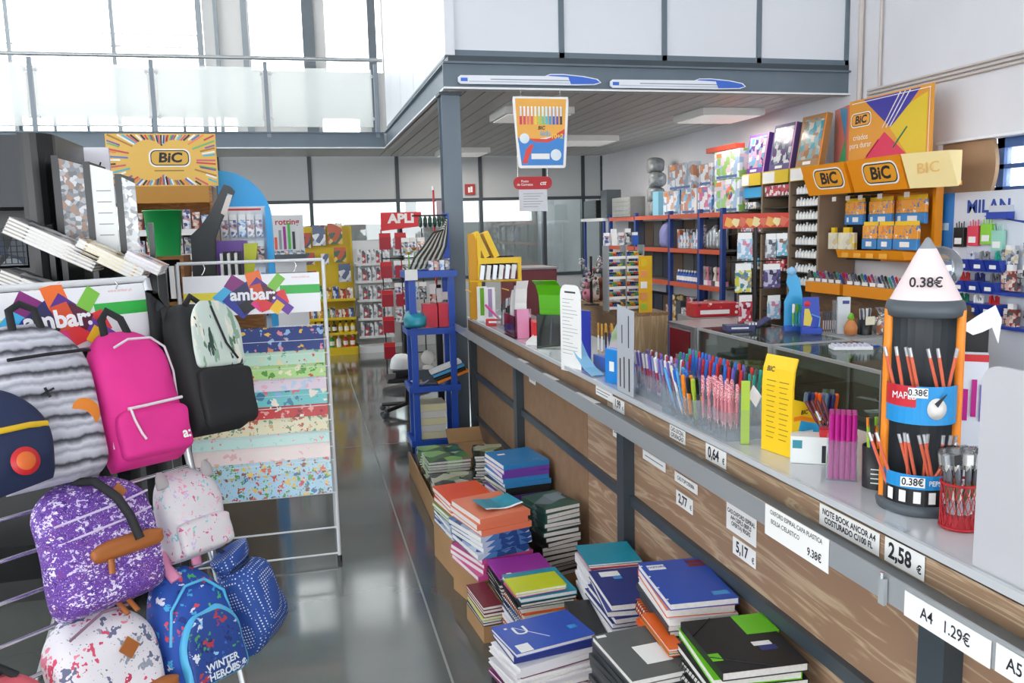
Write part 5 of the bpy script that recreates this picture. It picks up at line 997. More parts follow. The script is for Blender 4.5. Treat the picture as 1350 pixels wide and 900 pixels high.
# ================================================================ back of the shop, left of the column
def shelfunit(name, label, x0, x1, y0, y1, h, zs, mat, back=None, posts=True):
    t = thing(name, label, 'shelving', ((x0+x1)/2, y0, 0)); a = (x1-x0)/2; d = y1-y0
    for s in (-1, 1): G().box(s*a-.012, s*a+.012, d-.03, d, 0, h, mat).ob('upright', t); G().box(s*a-.008, s*a+.008, 0, d, 0, .1, mat).ob('foot', t)
    G().box(-a, a, d-.012, d, .1, h, back or mat).ob('back_panel', t); G().box(-a, a, 0, .015, 0, .09, mat).ob('kick_plate', t)
    for z in zs: s = G().box(-a, a, 0, d-.012, z-.02, z, mat).ob('shelf', t); G().box(-a, a, -.006, 0, z-.03, z+.005, mat).ob('shelf_edge', s)
    return t
def row(x0, x1, y, z, n, h, mats, label, group, w=None, d=.06, name='small_box', cat='box', hv=.3, hdr=None):
    st = (x1-x0)/n; w = w or st*.85
    for k in range(n): pack(x0+st*(k+.5), y, z+.001, w, d, h*(1-hv*((k*7) % 4)/4), mats[k % len(mats)], label, group, name, cat, 0, hdr)
YSH = M('shelf_yellow', 0xe0c01c, .4)
shelfunit('yellow_shelving', 'yellow shelving unit with bottles and hung pictures at the back', -.02, .66, 11.2, 11.6, 1.7, (.1, .3, .5, .75), YSH)
MIX = [PAT('goods_%d' % i, c, 30, .35) for i, c in enumerate(([0xb83a3a, 0xe8dcd0, 0x7a2c2c], [0x3a5aa0, 0xc8d4e8, 0x24386c], [0xd8a030, 0xf0e4c0, 0x8a6420], [0x4a9a5a, 0xd8ecd8, 0x2a5a34], [0x8a8c90, 0xe0e0e2, 0x44464a], [0xd8d8da, 0xa8485a, 0xf0f0f0]))]
row(.0, .64, 11.28, .5, 8, .13, MIX, 'small printed box on the third shelf of the yellow shelving', 'boxes on yellow shelf three'); row(.0, .64, 11.28, .75, 7, .16, MIX[::-1], 'craft pack on the top shelf of the yellow shelving', 'packs on yellow shelf four')
def bottle(x, y, z, h, r, mat, cap, label, group, name='bottle'):
    k = ('b', h, r, mat.name, cap.name)
    if k not in PK: PK[k] = (G().lathe([(r, 0), (r, h*.6), (r*.4, h*.76), (r*.4, h*.84)], mat, 12).mesh('body'), G().lathe([(r*.48, h*.84), (r*.48, h)], cap, 10).mesh('cap'), G().lathe([(r*1.02, h*.15), (r*1.02, h*.5)], PAPER, 12).mesh('label'))
    t = thing(name, label, 'bottle', (x, y, z), 0, group)
    for n, m in zip(('body', 'cap', 'label'), PK[k]): put(n, m, t)
for k in range(8): bottle(.05+.08*k, 11.28, .301, .15, .028, BLACK if k < 5 else YSH, BLACK, '%s paint bottle on the yellow shelf above the floor shelf' % ('dark' if k < 5 else 'yellow'), 'paint bottles on the yellow shelf')
for k in range(7): bottle(.06+.09*k, 11.3, .101, .16, .032, (WHITE, YSH, WHITE, M('bottle_green', 0x1f9a48, .35), WHITE, REDP, REDP)[k], PAPER, '%s bottle on the lowest yellow shelf' % ('white', 'yellow', 'white', 'green', 'white', 'red', 'red')[k], 'bottles on the lowest yellow shelf')
for k, (x, z, w, h) in enumerate(((.06, 1.42, .14, .2), (.24, 1.45, .17, .27), (.45, 1.46, .19, .28), (.1, 1.2, .14, .16), (.3, 1.2, .1, .14), (.5, 1.22, .16, .2), (.12, .96, .12, .16), (.55, .96, .16, .24), (.15, .8, .18, .12))):
    pack(x, 11.5 if k < 3 else 11.44, z, w, .02, h, PAT('pic_%d' % k, [[0xd8c8a8, 0xb84a3c, 0x4a5a6a, 0x6a8a4a], [0xb8c0cc, 0x5a6a8a, 0xe4e4e4, 0x8a4a4a], [0xe0c070, 0xc05a3c, 0x44684a, 0xf0e8d8]][k % 3], 12, .3), ('%s picture kit hung on the yellow shelving' % ('left upper', 'middle upper', 'right upper', 'left middle', 'narrow middle', 'right middle', 'left lower', 'white-edged right lower', 'wide lowest')[k]), None, 'picture_kit', 'picture')
WSH = M('shelf_white', 0xd9dcdd, .4)
shelfunit('white_shelving', 'white shelving unit of white packs at the back', .69, 1.16, 11.25, 11.6, 1.5, (.23, .47, .72, .97, 1.2), WSH)
WB = [PAT('white_goods_%d' % i, c, 26, .35) for i, c in enumerate(([0xe8e8ea, 0xd0d2d6, 0x8a9098, 0xe8e8ea], [0xe4e4e6, 0xb04048, 0xe4e4e6, 0x55606c], [0xd8dade, 0x5a6470, 0xf0f0f0]))]
for i, z in enumerate((.23, .47, .72, .97, 1.2)): row(.71, 1.14, 11.3, z, 7, .19, WB, 'white pack on the %s white shelf from the floor' % ('first', 'second', 'third', 'fourth', 'fifth')[i], 'packs on white shelf %d' % (i+1), .045, hv=.15)
# drawing-pen stand with a lettered header
t = thing('drawing_pen_stand', 'white drawing-pen stand with red lettered header at the back', 'stand', (-.14, 10.0, 0)); G().box(-.19, .19, .1, .3, 0, 1.42, M('stand_white', 0xd4d6d8, .45)).ob('cabinet', t); G().box(-.18, .18, .0, .02, 1.42, 1.83, M('stand_white', 0)).ob('header', t)
text('rotring', .095, M('sign_red', 0xb8262e, .45), t, XZ(.0, -.002, 1.75), bold=.02)
for k, (c, h) in enumerate(((0xd85a4a, .14), (0x8a9098, .22), (0x9a3a8a, .26), (0x4ab04a, .3), (0x3a3c40, .2), (0xd8d8d8, .24))): G().box(-.15+.05*k, -.12+.05*k, -.004, 0, 1.44, 1.44+h, M('hp_%06x' % c, c, .4)).ob('print_bar', t)
for z in (1.33, 1.12, .9): G().box(-.19, .19, -.06, .1, z, z+.05, DGP).ob('drawer_tray', t)
row(-.32, .04, 9.98, 1.381, 8, .05, CLAM, 'pen box on the drawing-pen stand', 'boxes on the drawing-pen stand', d=.05)
# red-headed carousel
t = thing('craft_carousel', 'tall craft carousel with a red lettered header and red boxes', 'display', (.97, 8.4, 0)); G().cyl((0, 0, 0), (0, 0, 1.66), .02, BLACK).ob('pole', t); G().lathe([(.25, 0), (.25, .02), (.03, .05)], BLACK, 24).ob('base', t)
G().prism([(-.2, 1.62), (.2, 1.66), (.2, 1.8), (-.2, 1.8)], -.1, -.08, M('sign_bright_red', 0xd32630, .4)).ob('header', t); text('APLI', .12, PAPER, t, XZ(.0, -.102, 1.735), bold=.05, sx=1.1)
for x in (-.2, .2): G().cyl((x, -.08, .1), (x, -.08, 1.64), .006, BLACK, n=6).ob('wire', t)
for z in (.4, .75, 1.05, 1.35): G().cyl((-.2, -.08, z), (.2, -.08, z), .006, BLACK, n=6).ob('cross_wire', t)
RB_ = M('box_crimson', 0xa81c30, .35)
for k, (x, z) in enumerate(((-.17, 1.44), (-.17, 1.16), (-.17, .88), (-.17, .62), (-.17, .36), (-.02, 1.44), (-.03, 1.16), (-.03, .88))): pack(.97+x, 8.28, z, .11, .06, .16, RB_, ('%s red box on the craft carousel' % ('top left', 'second left', 'third left', 'fourth left', 'lowest left', 'top inner', 'second inner', 'third inner')[k]), None, 'red_box', hdr=REDP)
for k in range(14): pack(.97-.06+.08*(k % 4), 8.27-.02*(k % 2), 1.38-.22*(k//4), .07, .02, .17, CLAM[k % 6], 'small craft pack hung on the carousel', 'craft packs on the carousel', 'craft_pack', hdr=PAPER)
# flowers and scooter-like trolley with a white helmet beside the blue shelf
t = thing('white_helmet', 'white rounded helmet-like lamp shade near the floor by the blue shelf', 'helmet', (.8, 7.3, .42)); G().lathe([(.1, 0), (.1, .03), (.085, .085), (.05, .12), (0, .13)], M('shell_white', 0xe4e4e2, .3), 24).ob('shell', t); G().box(-.09, .05, -.14, -.07, -.02, .0, BLACK).ob('visor', t)
t = thing('utility_trolley', 'dark trolley with castors behind the blue shelf', 'trolley', (.85, 7.35, 0)); G().box(-.18, .2, -.15, .15, .3, .34, BLACK).ob('deck', t, bev=.01); G().box(-.02, .02, -.02, .02, .08, .3, BLACK).ob('stem', t)
for k in range(5): a = k*1.257; l = G().cyl((0, 0, .09), (.26*math.cos(a), .26*math.sin(a), .06), .018, BLACK, n=8).ob('leg', t); G().lathe([(.02, -.02), (.03, 0), (.02, .02)], DGP, 12, (.26*math.cos(a), .26*math.sin(a), .03)).ob('castor', l)
G().box(-.1, .1, -.04, .04, .341, .4, BLACK).ob('helmet_rest', t)
# blue plastic shelf
BS = thing('blue_shelf', 'blue plastic four-tier shelf of mixed goods before the column', 'shelving', (.89, 5.92, 0)); BP = M('shelf_blue', 0x2152b8, .38)
for z in (.1, .5, .92, 1.33): s = G().box(-.185, .185, 0, .3, z-.045, z-.015, BP).box(-.185, .185, -.004, .01, z-.045, z, BP).box(-.185, .185, .29, .304, z-.045, z, BP).box(-.189, -.175, 0, .3, z-.045, z, BP).box(.175, .189, 0, .3, z-.045, z, BP).ob('tier', BS)
for x in (-.16, .12):
    for y in (.01, .25): G().box(x, x+.045, y, y+.04, 0, 1.29, BP).ob('leg', BS)
G().box(.14, .185, .26, .3, 1.33, 1.74, BP).ob('tall_post', BS); G().box(-.189, -.1, -.012, -.004, 1.27, 1.345, PAPER).ob('end_card', BS)
for k in range(2): pack(.9+.11*k-.02, 6.02, .921, .1, .12, .17, M('pink_red_box', 0xe0344c, .35), ('left' if k == 0 else 'right')+' pink-red box on the third tier of the blue shelf', None, 'red_box')
for k in range(5): pack(.87, 6.06, .101+.052*k, .2-.01*(k % 2), .22, .05, (M('cream_paper', 0xe8e0b8, .7), M('pale_paper', 0xe4e2da, .7))[k % 2], '%s paper ream from the bottom on the lowest blue tier' % ('first', 'second', 'third', 'fourth', 'fifth')[k], None, 'paper_ream', 'paper')
for k, (c, dz, dx) in enumerate(((ORANGE, .03, .02), (BLACK, .05, .0), (LBLUE, .075, -.01), (PAPER, .1, -.03))): G().box(-.12, .12, -.06, .06, 0, .02, c).ob('slanted_folder', mw=lean(1.01+dx, 6.0, .515+dz+.0, 0, -18), label=('orange', 'black', 'light blue', 'white')[k]+' slanted folder on the second tier of the blue shelf', cat='folder')
t = thing('white_dish', 'white dish of small goods on the second tier of the blue shelf', 'dish', (.79, 6.02, .501)); G().lathe([(.03, 0), (.065, .025), (.068, .025), (.03, .004), (0, .004)], WHITE, 20).ob('dish', t)
for k in range(4): G().box(-.02+.012*k, -.01+.012*k, -.02, .02, .006, .03, (REDP, GREENP, ORANGE, BLUEP)[k]).ob('contents', t)
t = thing('plush_toy', 'small white plush toy above the slanted folders on the blue shelf', 'toy', (.87, 6.1, .501)); G().lathe([(0, 0), (.05, .02), (.06, .07), (.04, .12), (0, .13)], M('plush_white', 0xd8d4cc, .9), 16).ob('body', t); G().lathe([(0, .12), (.05, .15), (.055, .19), (.03, .23), (0, .24)], M('plush_white', 0), 16).ob('head', t); G().box(-.08, .08, -.06, .06, 0, .1, DGP).ob('base_box', t)
t = thing('teal_bag', 'teal plastic bag on the third tier behind the pink-red boxes', 'bag', (.77, 6.12, .921)); body(G(), .16, .12, .3, M('teal_bag', 0x2a9ab0, .3), e=.8, topr=.4, botr=.3).ob('body', t, mw=Matrix.Rotation(PI/2, 4, 'X') @ Matrix.Translation((0, .0, -.02)))
for k in range(4): pack(.93+.045*k, 6.14, .921, .05, .03, .3-.03*k, (CLAM[3], PAPER, CLAM[1], CLAM[4])[k], ('leftmost', 'second', 'third', 'rightmost')[k]+' upright packet behind the pink-red boxes on the blue shelf', None, 'packet', hdr=PAPER)
# hanging straps, tape rolls and flowers on the top tier
for k in range(11):
    f = k/10; m = (M('strap_dark', 0x2a2c2a, .5), M('strap_white', 0xcfcdc4, .5))[k % 2]
    pts = [(1.05-.012*k*.4, 6.12-.012*k, 1.70-.008*k), (1.045-.02*k*.6, 6.1-.012*k, 1.6), (1.03-.026*k*.7, 6.08-.01*k, 1.5), (.99-.03*k*.7, 6.06-.008*k, 1.42), (.94-.032*k*.6, 6.04-.006*k, 1.345)]
    G().tube(pts, .007, m, 6).ob('hanging_strap', label='%s curved strap hanging over the top tier of the blue shelf' % ('dark', 'white')[k % 2], cat='strap', group='straps over the blue shelf')
for k in range(6):
    t = thing('tape_roll', 'dark green tape roll hanging above the straps', 'tape', (.86+.035*k, 6.16, 1.68), group='tape rolls above the straps'); G().tube([(0, .03*math.cos(i*.524), .03*math.sin(i*.524)) for i in range(12)], .012, M('tape_green', 0x2c4a3a, .4), 6, True).ob('roll', t); G().tube([(.0, .018*math.cos(i*.524), .018*math.sin(i*.524)) for i in range(12)], .006, PAPER, 6, True).ob('core', t)
G().cyl((.8, 6.165, 1.725), (1.06, 6.165, 1.725), .006, BLACK, n=8).ob('hanging_bar', label='black bar holding the tape rolls', cat='rail')
for k, (x, c, h) in enumerate(((.75, 0xd8b040, .12), (.79, 0xb8842c, .15), (.83, 0xe0d060, .1))):
    t = thing('flower', ('golden', 'brown', 'yellow')[k]+' artificial flower on the top tier of the blue shelf', 'flower', (x, 6.05, 1.332)); G().cyl((0, 0, 0), (0, 0, h), .004, GREENP, n=6).ob('stem', t)
    for q in range(8): G().lathe([(0, 0), (.01, .006), (0, .03)], M('petal_%06x' % c, c, .6), 8).ob('petal', t, mw=lean(0, 0, h, 0, 55, 45*q))
for k in range(4): pack(.9+.04*k, 6.0, 1.332, .035, .03, .07+.01*(k % 2), CLAM[(k+2) % 6], 'little packet on the top tier below the straps', 'packets below the straps', 'packet')
t = thing('pole_sign', 'thin red pole with a white tip and pale card beside the column', 'pole', (1.0, 6.4, 0)); G().cyl((0, 0, 1.2), (0, 0, 1.92), .008, REDP, n=8).ob('pole', t); G().cyl((0, 0, 1.92), (0, 0, 1.95), .01, PAPER, n=8).ob('tip', t); G().box(.02, .09, -.002, .002, 1.68, 1.84, M('pale_pink_card', 0xd9c4c4, .6)).ob('card', t); G().box(-.02, .03, -.02, .02, 0, 1.2, BLACK).ob('stem', t)

# ================================================================ behind the counter
# wooden desk
LOAK = WOOD('light_oak', 0xb79a74, 0xd2b890, 2., (9, 9, .8), .4, .6); MOAK = WOOD('mid_oak', 0x8d6d4c, 0xab8a64, 2., (9, .8, 9), .45, .6)
t = thing('wooden_desk', 'wooden desk with light oak end behind the counter', 'desk', (2.62, 7.1, 0))
G().box(-.15, .14, -1.1, 1.1, .915, .94, MOAK).ob('top', t); G().box(-.14, .13, -1.1, -1.08, 0, .915, LOAK).ob('end_panel', t); G().box(-.14, -.12, -1.08, 1.1, 0, .915, MOAK).ob('side_panel', t); G().box(.11, .13, -1.08, 1.1, 0, .915, MOAK).ob('side_panel', t)
# glass display cases
CALU = M('case_aluminium', 0xbcbebd, .35, .3)
CG = GLASS('case_glass', 0xeef4f0, .25, .02, .97, .4)
def case(y0, y1, label, x0=2.5, x1=3.02, h=.94):
    t = thing('glass_case', label, 'display case', ((x0+x1)/2, (y0+y1)/2, 0)); a, b = (x1-x0)/2, (y1-y0)/2; e = .016
    for x in (-a, a-e):
        for y in (-b, b-e): G().box(x, x+e, y, y+e, 0, h, CALU).ob('frame_post', t)
    for z in (.5, h-e):
        for x in (-a, a-e): G().box(x, x+e, -b+e, b-e, z, z+e, CALU).ob('frame_rail', t)
        for y in (-b, b-e): G().box(-a+e, a-e, y, y+e, z, z+e, CALU).ob('frame_rail', t)
    G().box(-a+e, a-e, -b+e, b-e, h-.006, h, CG).ob('glass_top', t); G().box(-a+.004, -a+.008, -b+e, b-e, .516, h-e, CG).ob('glass_front', t); G().box(-a+e, a-e, -b+.004, -b+.008, .516, h-e, CG).ob('glass_end', t)
    G().box(-a+e, a-e, -b+e, b-e, .7, .706, CG).ob('glass_shelf', t); G().box(-a+.01, a-.01, -b+.01, b-.01, 0, .5, M('case_grey', 0xb4b8b8, .4)).ob('base', t); G().box(a-.012, a-.006, -b+e, b-e, .516, h-e, M('case_back', 0xd4d6d2, .5)).ob('back', t); G().box(-a+e, a-e, -b+e, b-e, .5, .518, M('case_floor', 0xc8ccca, .4)).ob('floor_board', t)
case(4.12, 5.0, 'glass display case with pale green packs'); case(3.18, 4.08, 'glass display case of tools nearest the camera')
for k in range(10): pack(2.6+.09*(k % 3), 4.9-.07*k, .707, .11, .06, .03, PAT('pale_green_goods', [0xb8cc6a, 0xdfe6b8, 0x7a9440, 0x4a4c44], 24, .4), 'pale green pack inside the glass case', 'green packs in the glass case', 'green_pack')
for k in range(5): pack(2.62+.1*(k % 3), 4.85-.16*k, .519, .16, .1, .06, DGP if k % 2 else LMC, ('dark' if k % 2 else 'green')+' box on the floor of the green-pack case', 'boxes at the bottom of the case', 'small_box')
for k in range(6):
    t = thing('cutting_tool', '%s cutting tool lying in the nearer glass case' % ('first', 'second', 'third', 'fourth', 'fifth', 'sixth')[k], 'tool', (2.62+.06*(k % 4), 3.95-.12*k, .519+(.188 if k % 2 else 0)), rad(30+25*k)); G().box(-.09, .0, -.01, .01, 0, .018, (DGP, GREENP, BLACK)[k % 3]).ob('handle', t, bev=.003); G().box(.0, .09, -.006, .006, .006, .01, CHROME).ob('blade', t); G().box(-.11, .11, -.03, .03, -.0005, 0, PAPER).ob('backing_card', t)
for y in (3.55, 3.85): t = thing('blue_tray', ('near' if y < 3.6 else 'far')+' pale tray on the floor of the tool case', 'tray', (2.7, y, .519)); G().box(-.16, .16, -.12, .12, 0, .004, M('tray_blue', 0x8fa2b0, .4)).ob('bottom', t); G().box(-.16, -.15, -.12, .12, .004, .03, M('tray_blue', 0)).ob('rim', t); G().box(.15, .16, -.12, .12, .004, .03, M('tray_blue', 0)).ob('rim', t)
t = thing('red_cabinet', 'dark red drawer cabinet with aluminium edge beside the glass case', 'cabinet', (2.76, 5.22, 0)); G().box(-.26, .26, -.21, .21, 0, .92, M('cabinet_grey', 0x9a9c9c, .4)).ob('carcass', t); G().box(-.268, -.26, -.13, .19, .3, .9, M('dark_red_door', 0x7d1420, .3, coat=.5)).ob('door', t); G().box(-.272, -.26, -.21, -.15, 0, .92, ALU).ob('edge_post', t); G().box(-.275, .27, -.215, .215, .92, .94, ALU).ob('top', t)
# things on the cases and cabinet
t = thing('red_gift_box', 'red printed box on the cabinet behind the glass cases', 'box', (2.93, 5.62, .94), rad(-8)); G().box(-.17, .17, -.09, .09, 0, .1, DOT('red_box_print', 0xc0202a, [0xf0e0dc, 0x8a1018, 0xe04a4a], 20, .25, .35)).ob('carton', t, bev=.004); G().box(-.12, .1, -.092, -.09, .02, .05, PAPER).ob('label', t); G().box(-.2, .2, -.16, .2, -.94, -.001, M('cabinet_grey', 0)).ob('support_block', t)
t = thing('navy_pen_box', 'open navy pen box with lifted lid on the glass case', 'box', (2.7, 4.76, .941), rad(-12)); G().box(-.12, .06, -.05, .05, 0, .035, M('navy_carton', 0x2c2f66, .4)).ob('tray', t); G().box(-.09, .02, -.0508, -.05, .013, .023, PAPER).ob('print_strip', t); G().box(-.05, .05, -.05, .05, 0, .008, M('navy_carton', 0)).ob('lid', t, mw=lean(.12, 0, .045, 0, -32))
for k in range(3): G().box(.02+.02*k, .032+.02*k, -.052, .04, .036, .05, SILV).ob('pen', t)
sp = thing('keyring_stand', 'black spinner with a flame-coloured header behind the glass case', 'stand', (2.93, 5.02, .941)); G().cyl((0, 0, 0), (0, 0, .7), .014, BLACK).ob('pole', sp); G().lathe([(.11, 0), (.11, .015), (.02, .03)], BLACK, 20).ob('base', sp)
hb = G().box(-.24, .24, -.012, .0, .64, .735, M('flame_red', 0xcf4a3a, .4)).ob('header', sp)
for k in range(9):
    x = -.2+.05*k; G().prism([(x-.035, .66+.02*(k % 2)), (x, .645), (x+.04, .665+.015*(k % 3)), (x+.02, .7), (x-.02, .715-.01*(k % 2))], -.0135-.0003*k, -.012, M('flame_%d' % (k % 3), (0xe8a85a, 0xe9d9a0, 0xd8705a)[k % 3], .4)).ob('flame_print', hb)
for z in (.6, .42, .24): G().cyl((-.2, 0, z), (.2, 0, z), .005, BLACK, n=6).ob('arm', sp)
hp = [PAT('hang_%d' % i, c, 36, .3, coat=.4, metric='CHEBYCHEV') for i, c in enumerate(([0x9ac4e0, 0xe4e8f0, 0xd88aa0], [0xd8d04a, 0xe8e8e0, 0x4a8a9a, 0x888a8c], [0xc83a4a, 0xe8d8dc, 0x8a2030], [0x8a9098, 0xd8dade, 0x55585e], [0x6ab0c8, 0xe0e0e4, 0x8a6a5a], [0x5a4a80, 0xc8c4d8, 0x2f2c4a]))]
for k, (x, z, w, h) in enumerate(((-.1, .44, .1, .17), (-.11, .22, .11, .19), (-.09, .02, .09, .18), (.09, .44, .07, .16), (.17, .45, .08, .15), (.1, .24, .12, .16), (.12, .03, .09, .16))): pack(2.93+x, 4.98, .941+z, w, .02, h, hp[k % 6], ('top left', 'middle left', 'lowest left', 'top centre', 'top right', 'middle right', 'lowest right')[k]+' pack hanging on the flame-headed spinner', None, 'hanging_pack', hdr=PAPER)
t = thing('blue_brush_display', 'light blue wavy display card with highlighters on the glass case', 'display', (2.95, 4.62, .941), rad(-20)); pl = [(-.04, 0), (.06, 0), (.07, .2), (.05, .32), (.02, .36), (-.02, .35), (-.03, .3), (-.01, .25), (-.04, .18)]
G().prism(pl, 0, .012, M('azure_card', 0x3aa6dc, .4)).ob('back_card', t); G().lathe([(0, -.03), (.03, -.01), (.03, .012), (0, .03)], M('pale_blue_ball', 0x8fc0e4, .4), 16, (.0, 0, .37)).ob('ball', t); G().box(-.05, .05, -.06, 0, 0, .03, BLUEP).ob('base', t)
for k in range(5): pen(Matrix.Translation((2.93+.018*k, 4.56-.006*k, .972)), (GREENP, TEAL, LBLUE, PINK, YSH)[k], (WCAP, GREENP, TEAL, LBLUE, PINK)[k], '%s highlighter in the light blue display' % ('green', 'teal', 'blue', 'pink', 'yellow')[k], 'highlighters in the light blue display', L=.14, r=.007)
t = thing('blue_stand', 'blue and yellow pen stand on the glass case', 'stand', (2.97, 4.44, .941), rad(-25)); G().prism([(-.055, 0), (.055, 0), (.055, .1), (.045, .22), (-.045, .22), (-.055, .1)], 0, .012, M('cobalt_plastic', 0x2444b0, .35)).ob('back_plate', t); G().box(-.06, .06, -.06, 0, 0, .04, M('cobalt_plastic', 0)).ob('base', t, bev=.006); G().prism([(-.04, .05), (.0, .045), (.01, .09), (-.01, .15), (-.035, .15)], -.004, 0, M('yellow_print', 0xe0c84a, .4)).ob('yellow_print', t); G().lathe([(0, .002), (.016, .002), (.018, 0)], REDP, 14).ob('red_print', t, mw=frame((-.02, -.001, .18), (1, 0, 0), (0, 0, 1))); G().tube([(.045, -.03, .04), (.05, -.035, .1), (.0, -.04, .12)], .004, LBLUE, 6).ob('pen_arm', t)
t = thing('ruler_carton', 'tall pale grey ruler carton on the glass case', 'box', (3.14, 4.36, .941), rad(-25)); G().box(-.035, .035, -.02, .02, 0, .22, M('pale_grey_carton', 0xcdd0d2, .45)).ob('carton', t); G().box(-.01, .028, -.0212, -.02, .18, .2, NVC).ob('title_print', t); G().box(-.06, -.037, -.02, .02, 0, .2, CLEAR).ob('clear_sleeve', t)
for k in range(6): pen(Matrix.Translation((3.06+.012*k, 4.44-.006*k, .941)), SILV, DGP, 'silver pen in the sleeve by the ruler carton', 'silver pens by the ruler carton', L=.13)
t = thing('orange_figurine', 'small orange wooden figurine with green leaf on the glass case', 'figurine', (3.12, 4.26, .941)); G().lathe([(0, 0), (.035, .01), (.04, .05), (.02, .09), (0, .1)], M('fig_orange', 0xc07a44, .5), 14).ob('body', t); G().lathe([(0, .09), (.02, .1), (.012, .13), (0, .135)], GREENP, 10).ob('leaf', t)
t = thing('pen_pot', 'dark pot of silver and white pens on the glass case', 'cup', (3.23, 4.28, .941)); G().lathe([(.04, 0), (.045, .09), (.04, .09), (.036, .004), (0, .004)], BLACK, 18).ob('pot', t); G().box(-.03, .03, -.05, -.046, .06, .11, M('cream_card', 0xe4dcc0, .6)).ob('price_card', t)
for k in range(9): a = k*.7; pen(lean(3.23+.02*math.cos(a), 4.28+.02*math.sin(a), .946, 6*math.sin(a), 6*math.cos(a)), (SILV, WCAP, NAV)[k % 3], (SILV, WCAP, DGP)[k % 3], 'silver or white pen in the dark pot', 'pens in the dark pot', L=.15)
for k, (x, y, c, lb) in enumerate(((3.33, 4.22, 0xc8805a, 'orange'), (3.42, 4.2, 0x8a5a6a, 'mauve'), (3.36, 4.3, 0xb0a090, 'beige'))):
    t = thing('cello_bag', lb+' cellophane goody bag on the glass case', 'bag', (x, y, .941)); body(G(), .1, .09, .12, PAT('goody_%d' % k, [c, 0xe8dcd0, 0x6a7a9a, 0xd89a5a], 34, .25, coat=.6), e=.8, topr=.4, botr=.3, seed=k).ob('contents', t, mw=Matrix.Rotation(PI/2, 4, 'X') @ Matrix.Translation((0, .0, -.05))); G().lathe([(.03, .085), (.012, .11), (.04, .15)], CELL, 10).ob('tied_top', t)
G().box(-.3, .3, -.2, .2, 0, .94, M('cabinet_grey', 0)).ob('side_cabinet', loc=(3.34, 4.32, 0), label='grey cabinet carrying the goody bags and pen pot', cat='cabinet', bev=.005)
t = thing('egg_tray', 'white moulded tray with rows of studs on the nearer glass case', 'tray', (2.8, 3.82, .941), rad(-20)); G().box(-.1, .1, -.05, .05, 0, .016, M('tray_white', 0xe6e6ea, .4)).ob('tray', t)
for i in range(7):
    for j in range(3): G().lathe([(.011, .016), (.009, .026), (0, .028)], M('stud_lilac', 0xc8c4d4, .4), 8).ob('stud', t, loc=(-.084+.028*i, -.03+.03*j, 0))
t = thing('blue_scissors', 'blue-handled scissors beside the white moulded tray', 'scissors', (2.95, 3.84, .942), rad(20)); G().tube([(.02*math.cos(i*.785), .025+.014*math.sin(i*.785), .004) for i in range(8)], .004, BLUEP, 6, True).ob('handle', t); G().tube([(.02*math.cos(i*.785), -.025+.014*math.sin(i*.785), .004) for i in range(8)], .004, BLUEP, 6, True).ob('handle', t); G().box(-.1, -.015, -.006, .006, .002, .006, CHROME).ob('blades', t)
# marker tower, yellow strip, key rings on the wooden desk
GRS = M('rack_grey', 0x9a9ea2, .35, .4)
t = thing('marker_tower', 'grey two-column marker rack with coloured markers on the wooden desk', 'rack', (2.5, 6.3, .941))
for x in (-.155, -.005, .145): G().box(x, x+.012, -.06, .06, 0, .52, GRS).ob('upright', t)
for k in range(6):
    for x in (-.143, .007): s = G().box(x, x+.138, -.06, .06, .03+.08*k, .036+.08*k, GRS).ob('tray', t); G().box(x, x+.138, -.064, -.06, .014+.08*k, .036+.08*k, PAPER).ob('price_strip', s)
mk = [REDP, BLUEP, GREENP, ORANGE, BLACK, NAV, YSH, TEAL]
me_m = {c.name: G().cyl((0, -.055, 0), (0, .05, 0), .008, c, n=8).mesh('marker') for c in mk}
for k in range(6):
    for s in range(2):
        for q in range(13):
            c = mk[(k*3+s*2+q//2) % 8]; put('marker', me_m[c.name], loc=(2.365+.15*s+.0185*(q % 7)+.009*(q//7), 6.3, .9772+.08*k+.0085+.0165*(q//7)), label='%s marker lying in the grey marker rack' % c.name.replace('_plastic', '').replace('_cap', '').replace('shelf_', '').split('_')[0], cat='marker', group='markers in the grey rack')
for k in range(5): pack(2.36+.06*k, 6.3, 1.462, .045, .04, .1+.03*(k % 2), (CLAM[2], PAPER, CLAM[0], CLAM[5], BLUEP)[k], ('first', 'second', 'third', 'fourth', 'fifth')[k]+' packet from the left on top of the marker rack', None, 'packet', hdr=PAPER)
t = thing('yellow_strip_display', 'curved yellow strip display of small packs on the desk end', 'display', (2.58, 6.06, .941)); g = G(); s1 = [(0, 0), (.012, .15), (.008, .3), (-.004, .44)]
g.loft([[(-.055+.5*u, u-.02, v) for u, v in s1]+[(-.055+.5*u, u-.014, v) for u, v in s1[::-1]], [(.055+.5*u, u-.02, v) for u, v in s1]+[(.055+.5*u, u-.014, v) for u, v in s1[::-1]]], M('strip_yellow', 0xe8b414, .4), smooth=False).ob('strip', t)
for k in range(5): G().box(-.04, .01, -.03, -.018, .02+.085*k, .07+.085*k, (M('lime', 0), M('peach_pack', 0xe89a5a, .4), PAPER, M('peach_pack', 0), YSH)[k]).ob('small_pack', t)
t = thing('keyring_spinner', 'small spinner crowded with key rings on the wooden desk', 'stand', (2.42, 6.85, .941)); G().cyl((0, 0, 0), (0, 0, .42), .012, BLACK).ob('pole', t); G().lathe([(.07, 0), (.07, .01), (.012, .02)], BLACK, 16).ob('base', t)
kc = [0x8a7a6a, 0xd8c8c8, 0x3a3a3c, 0xb05a6a, 0x6a8a7a, 0xe0dcd4, 0x5a5a7a, 0xc09aa8]
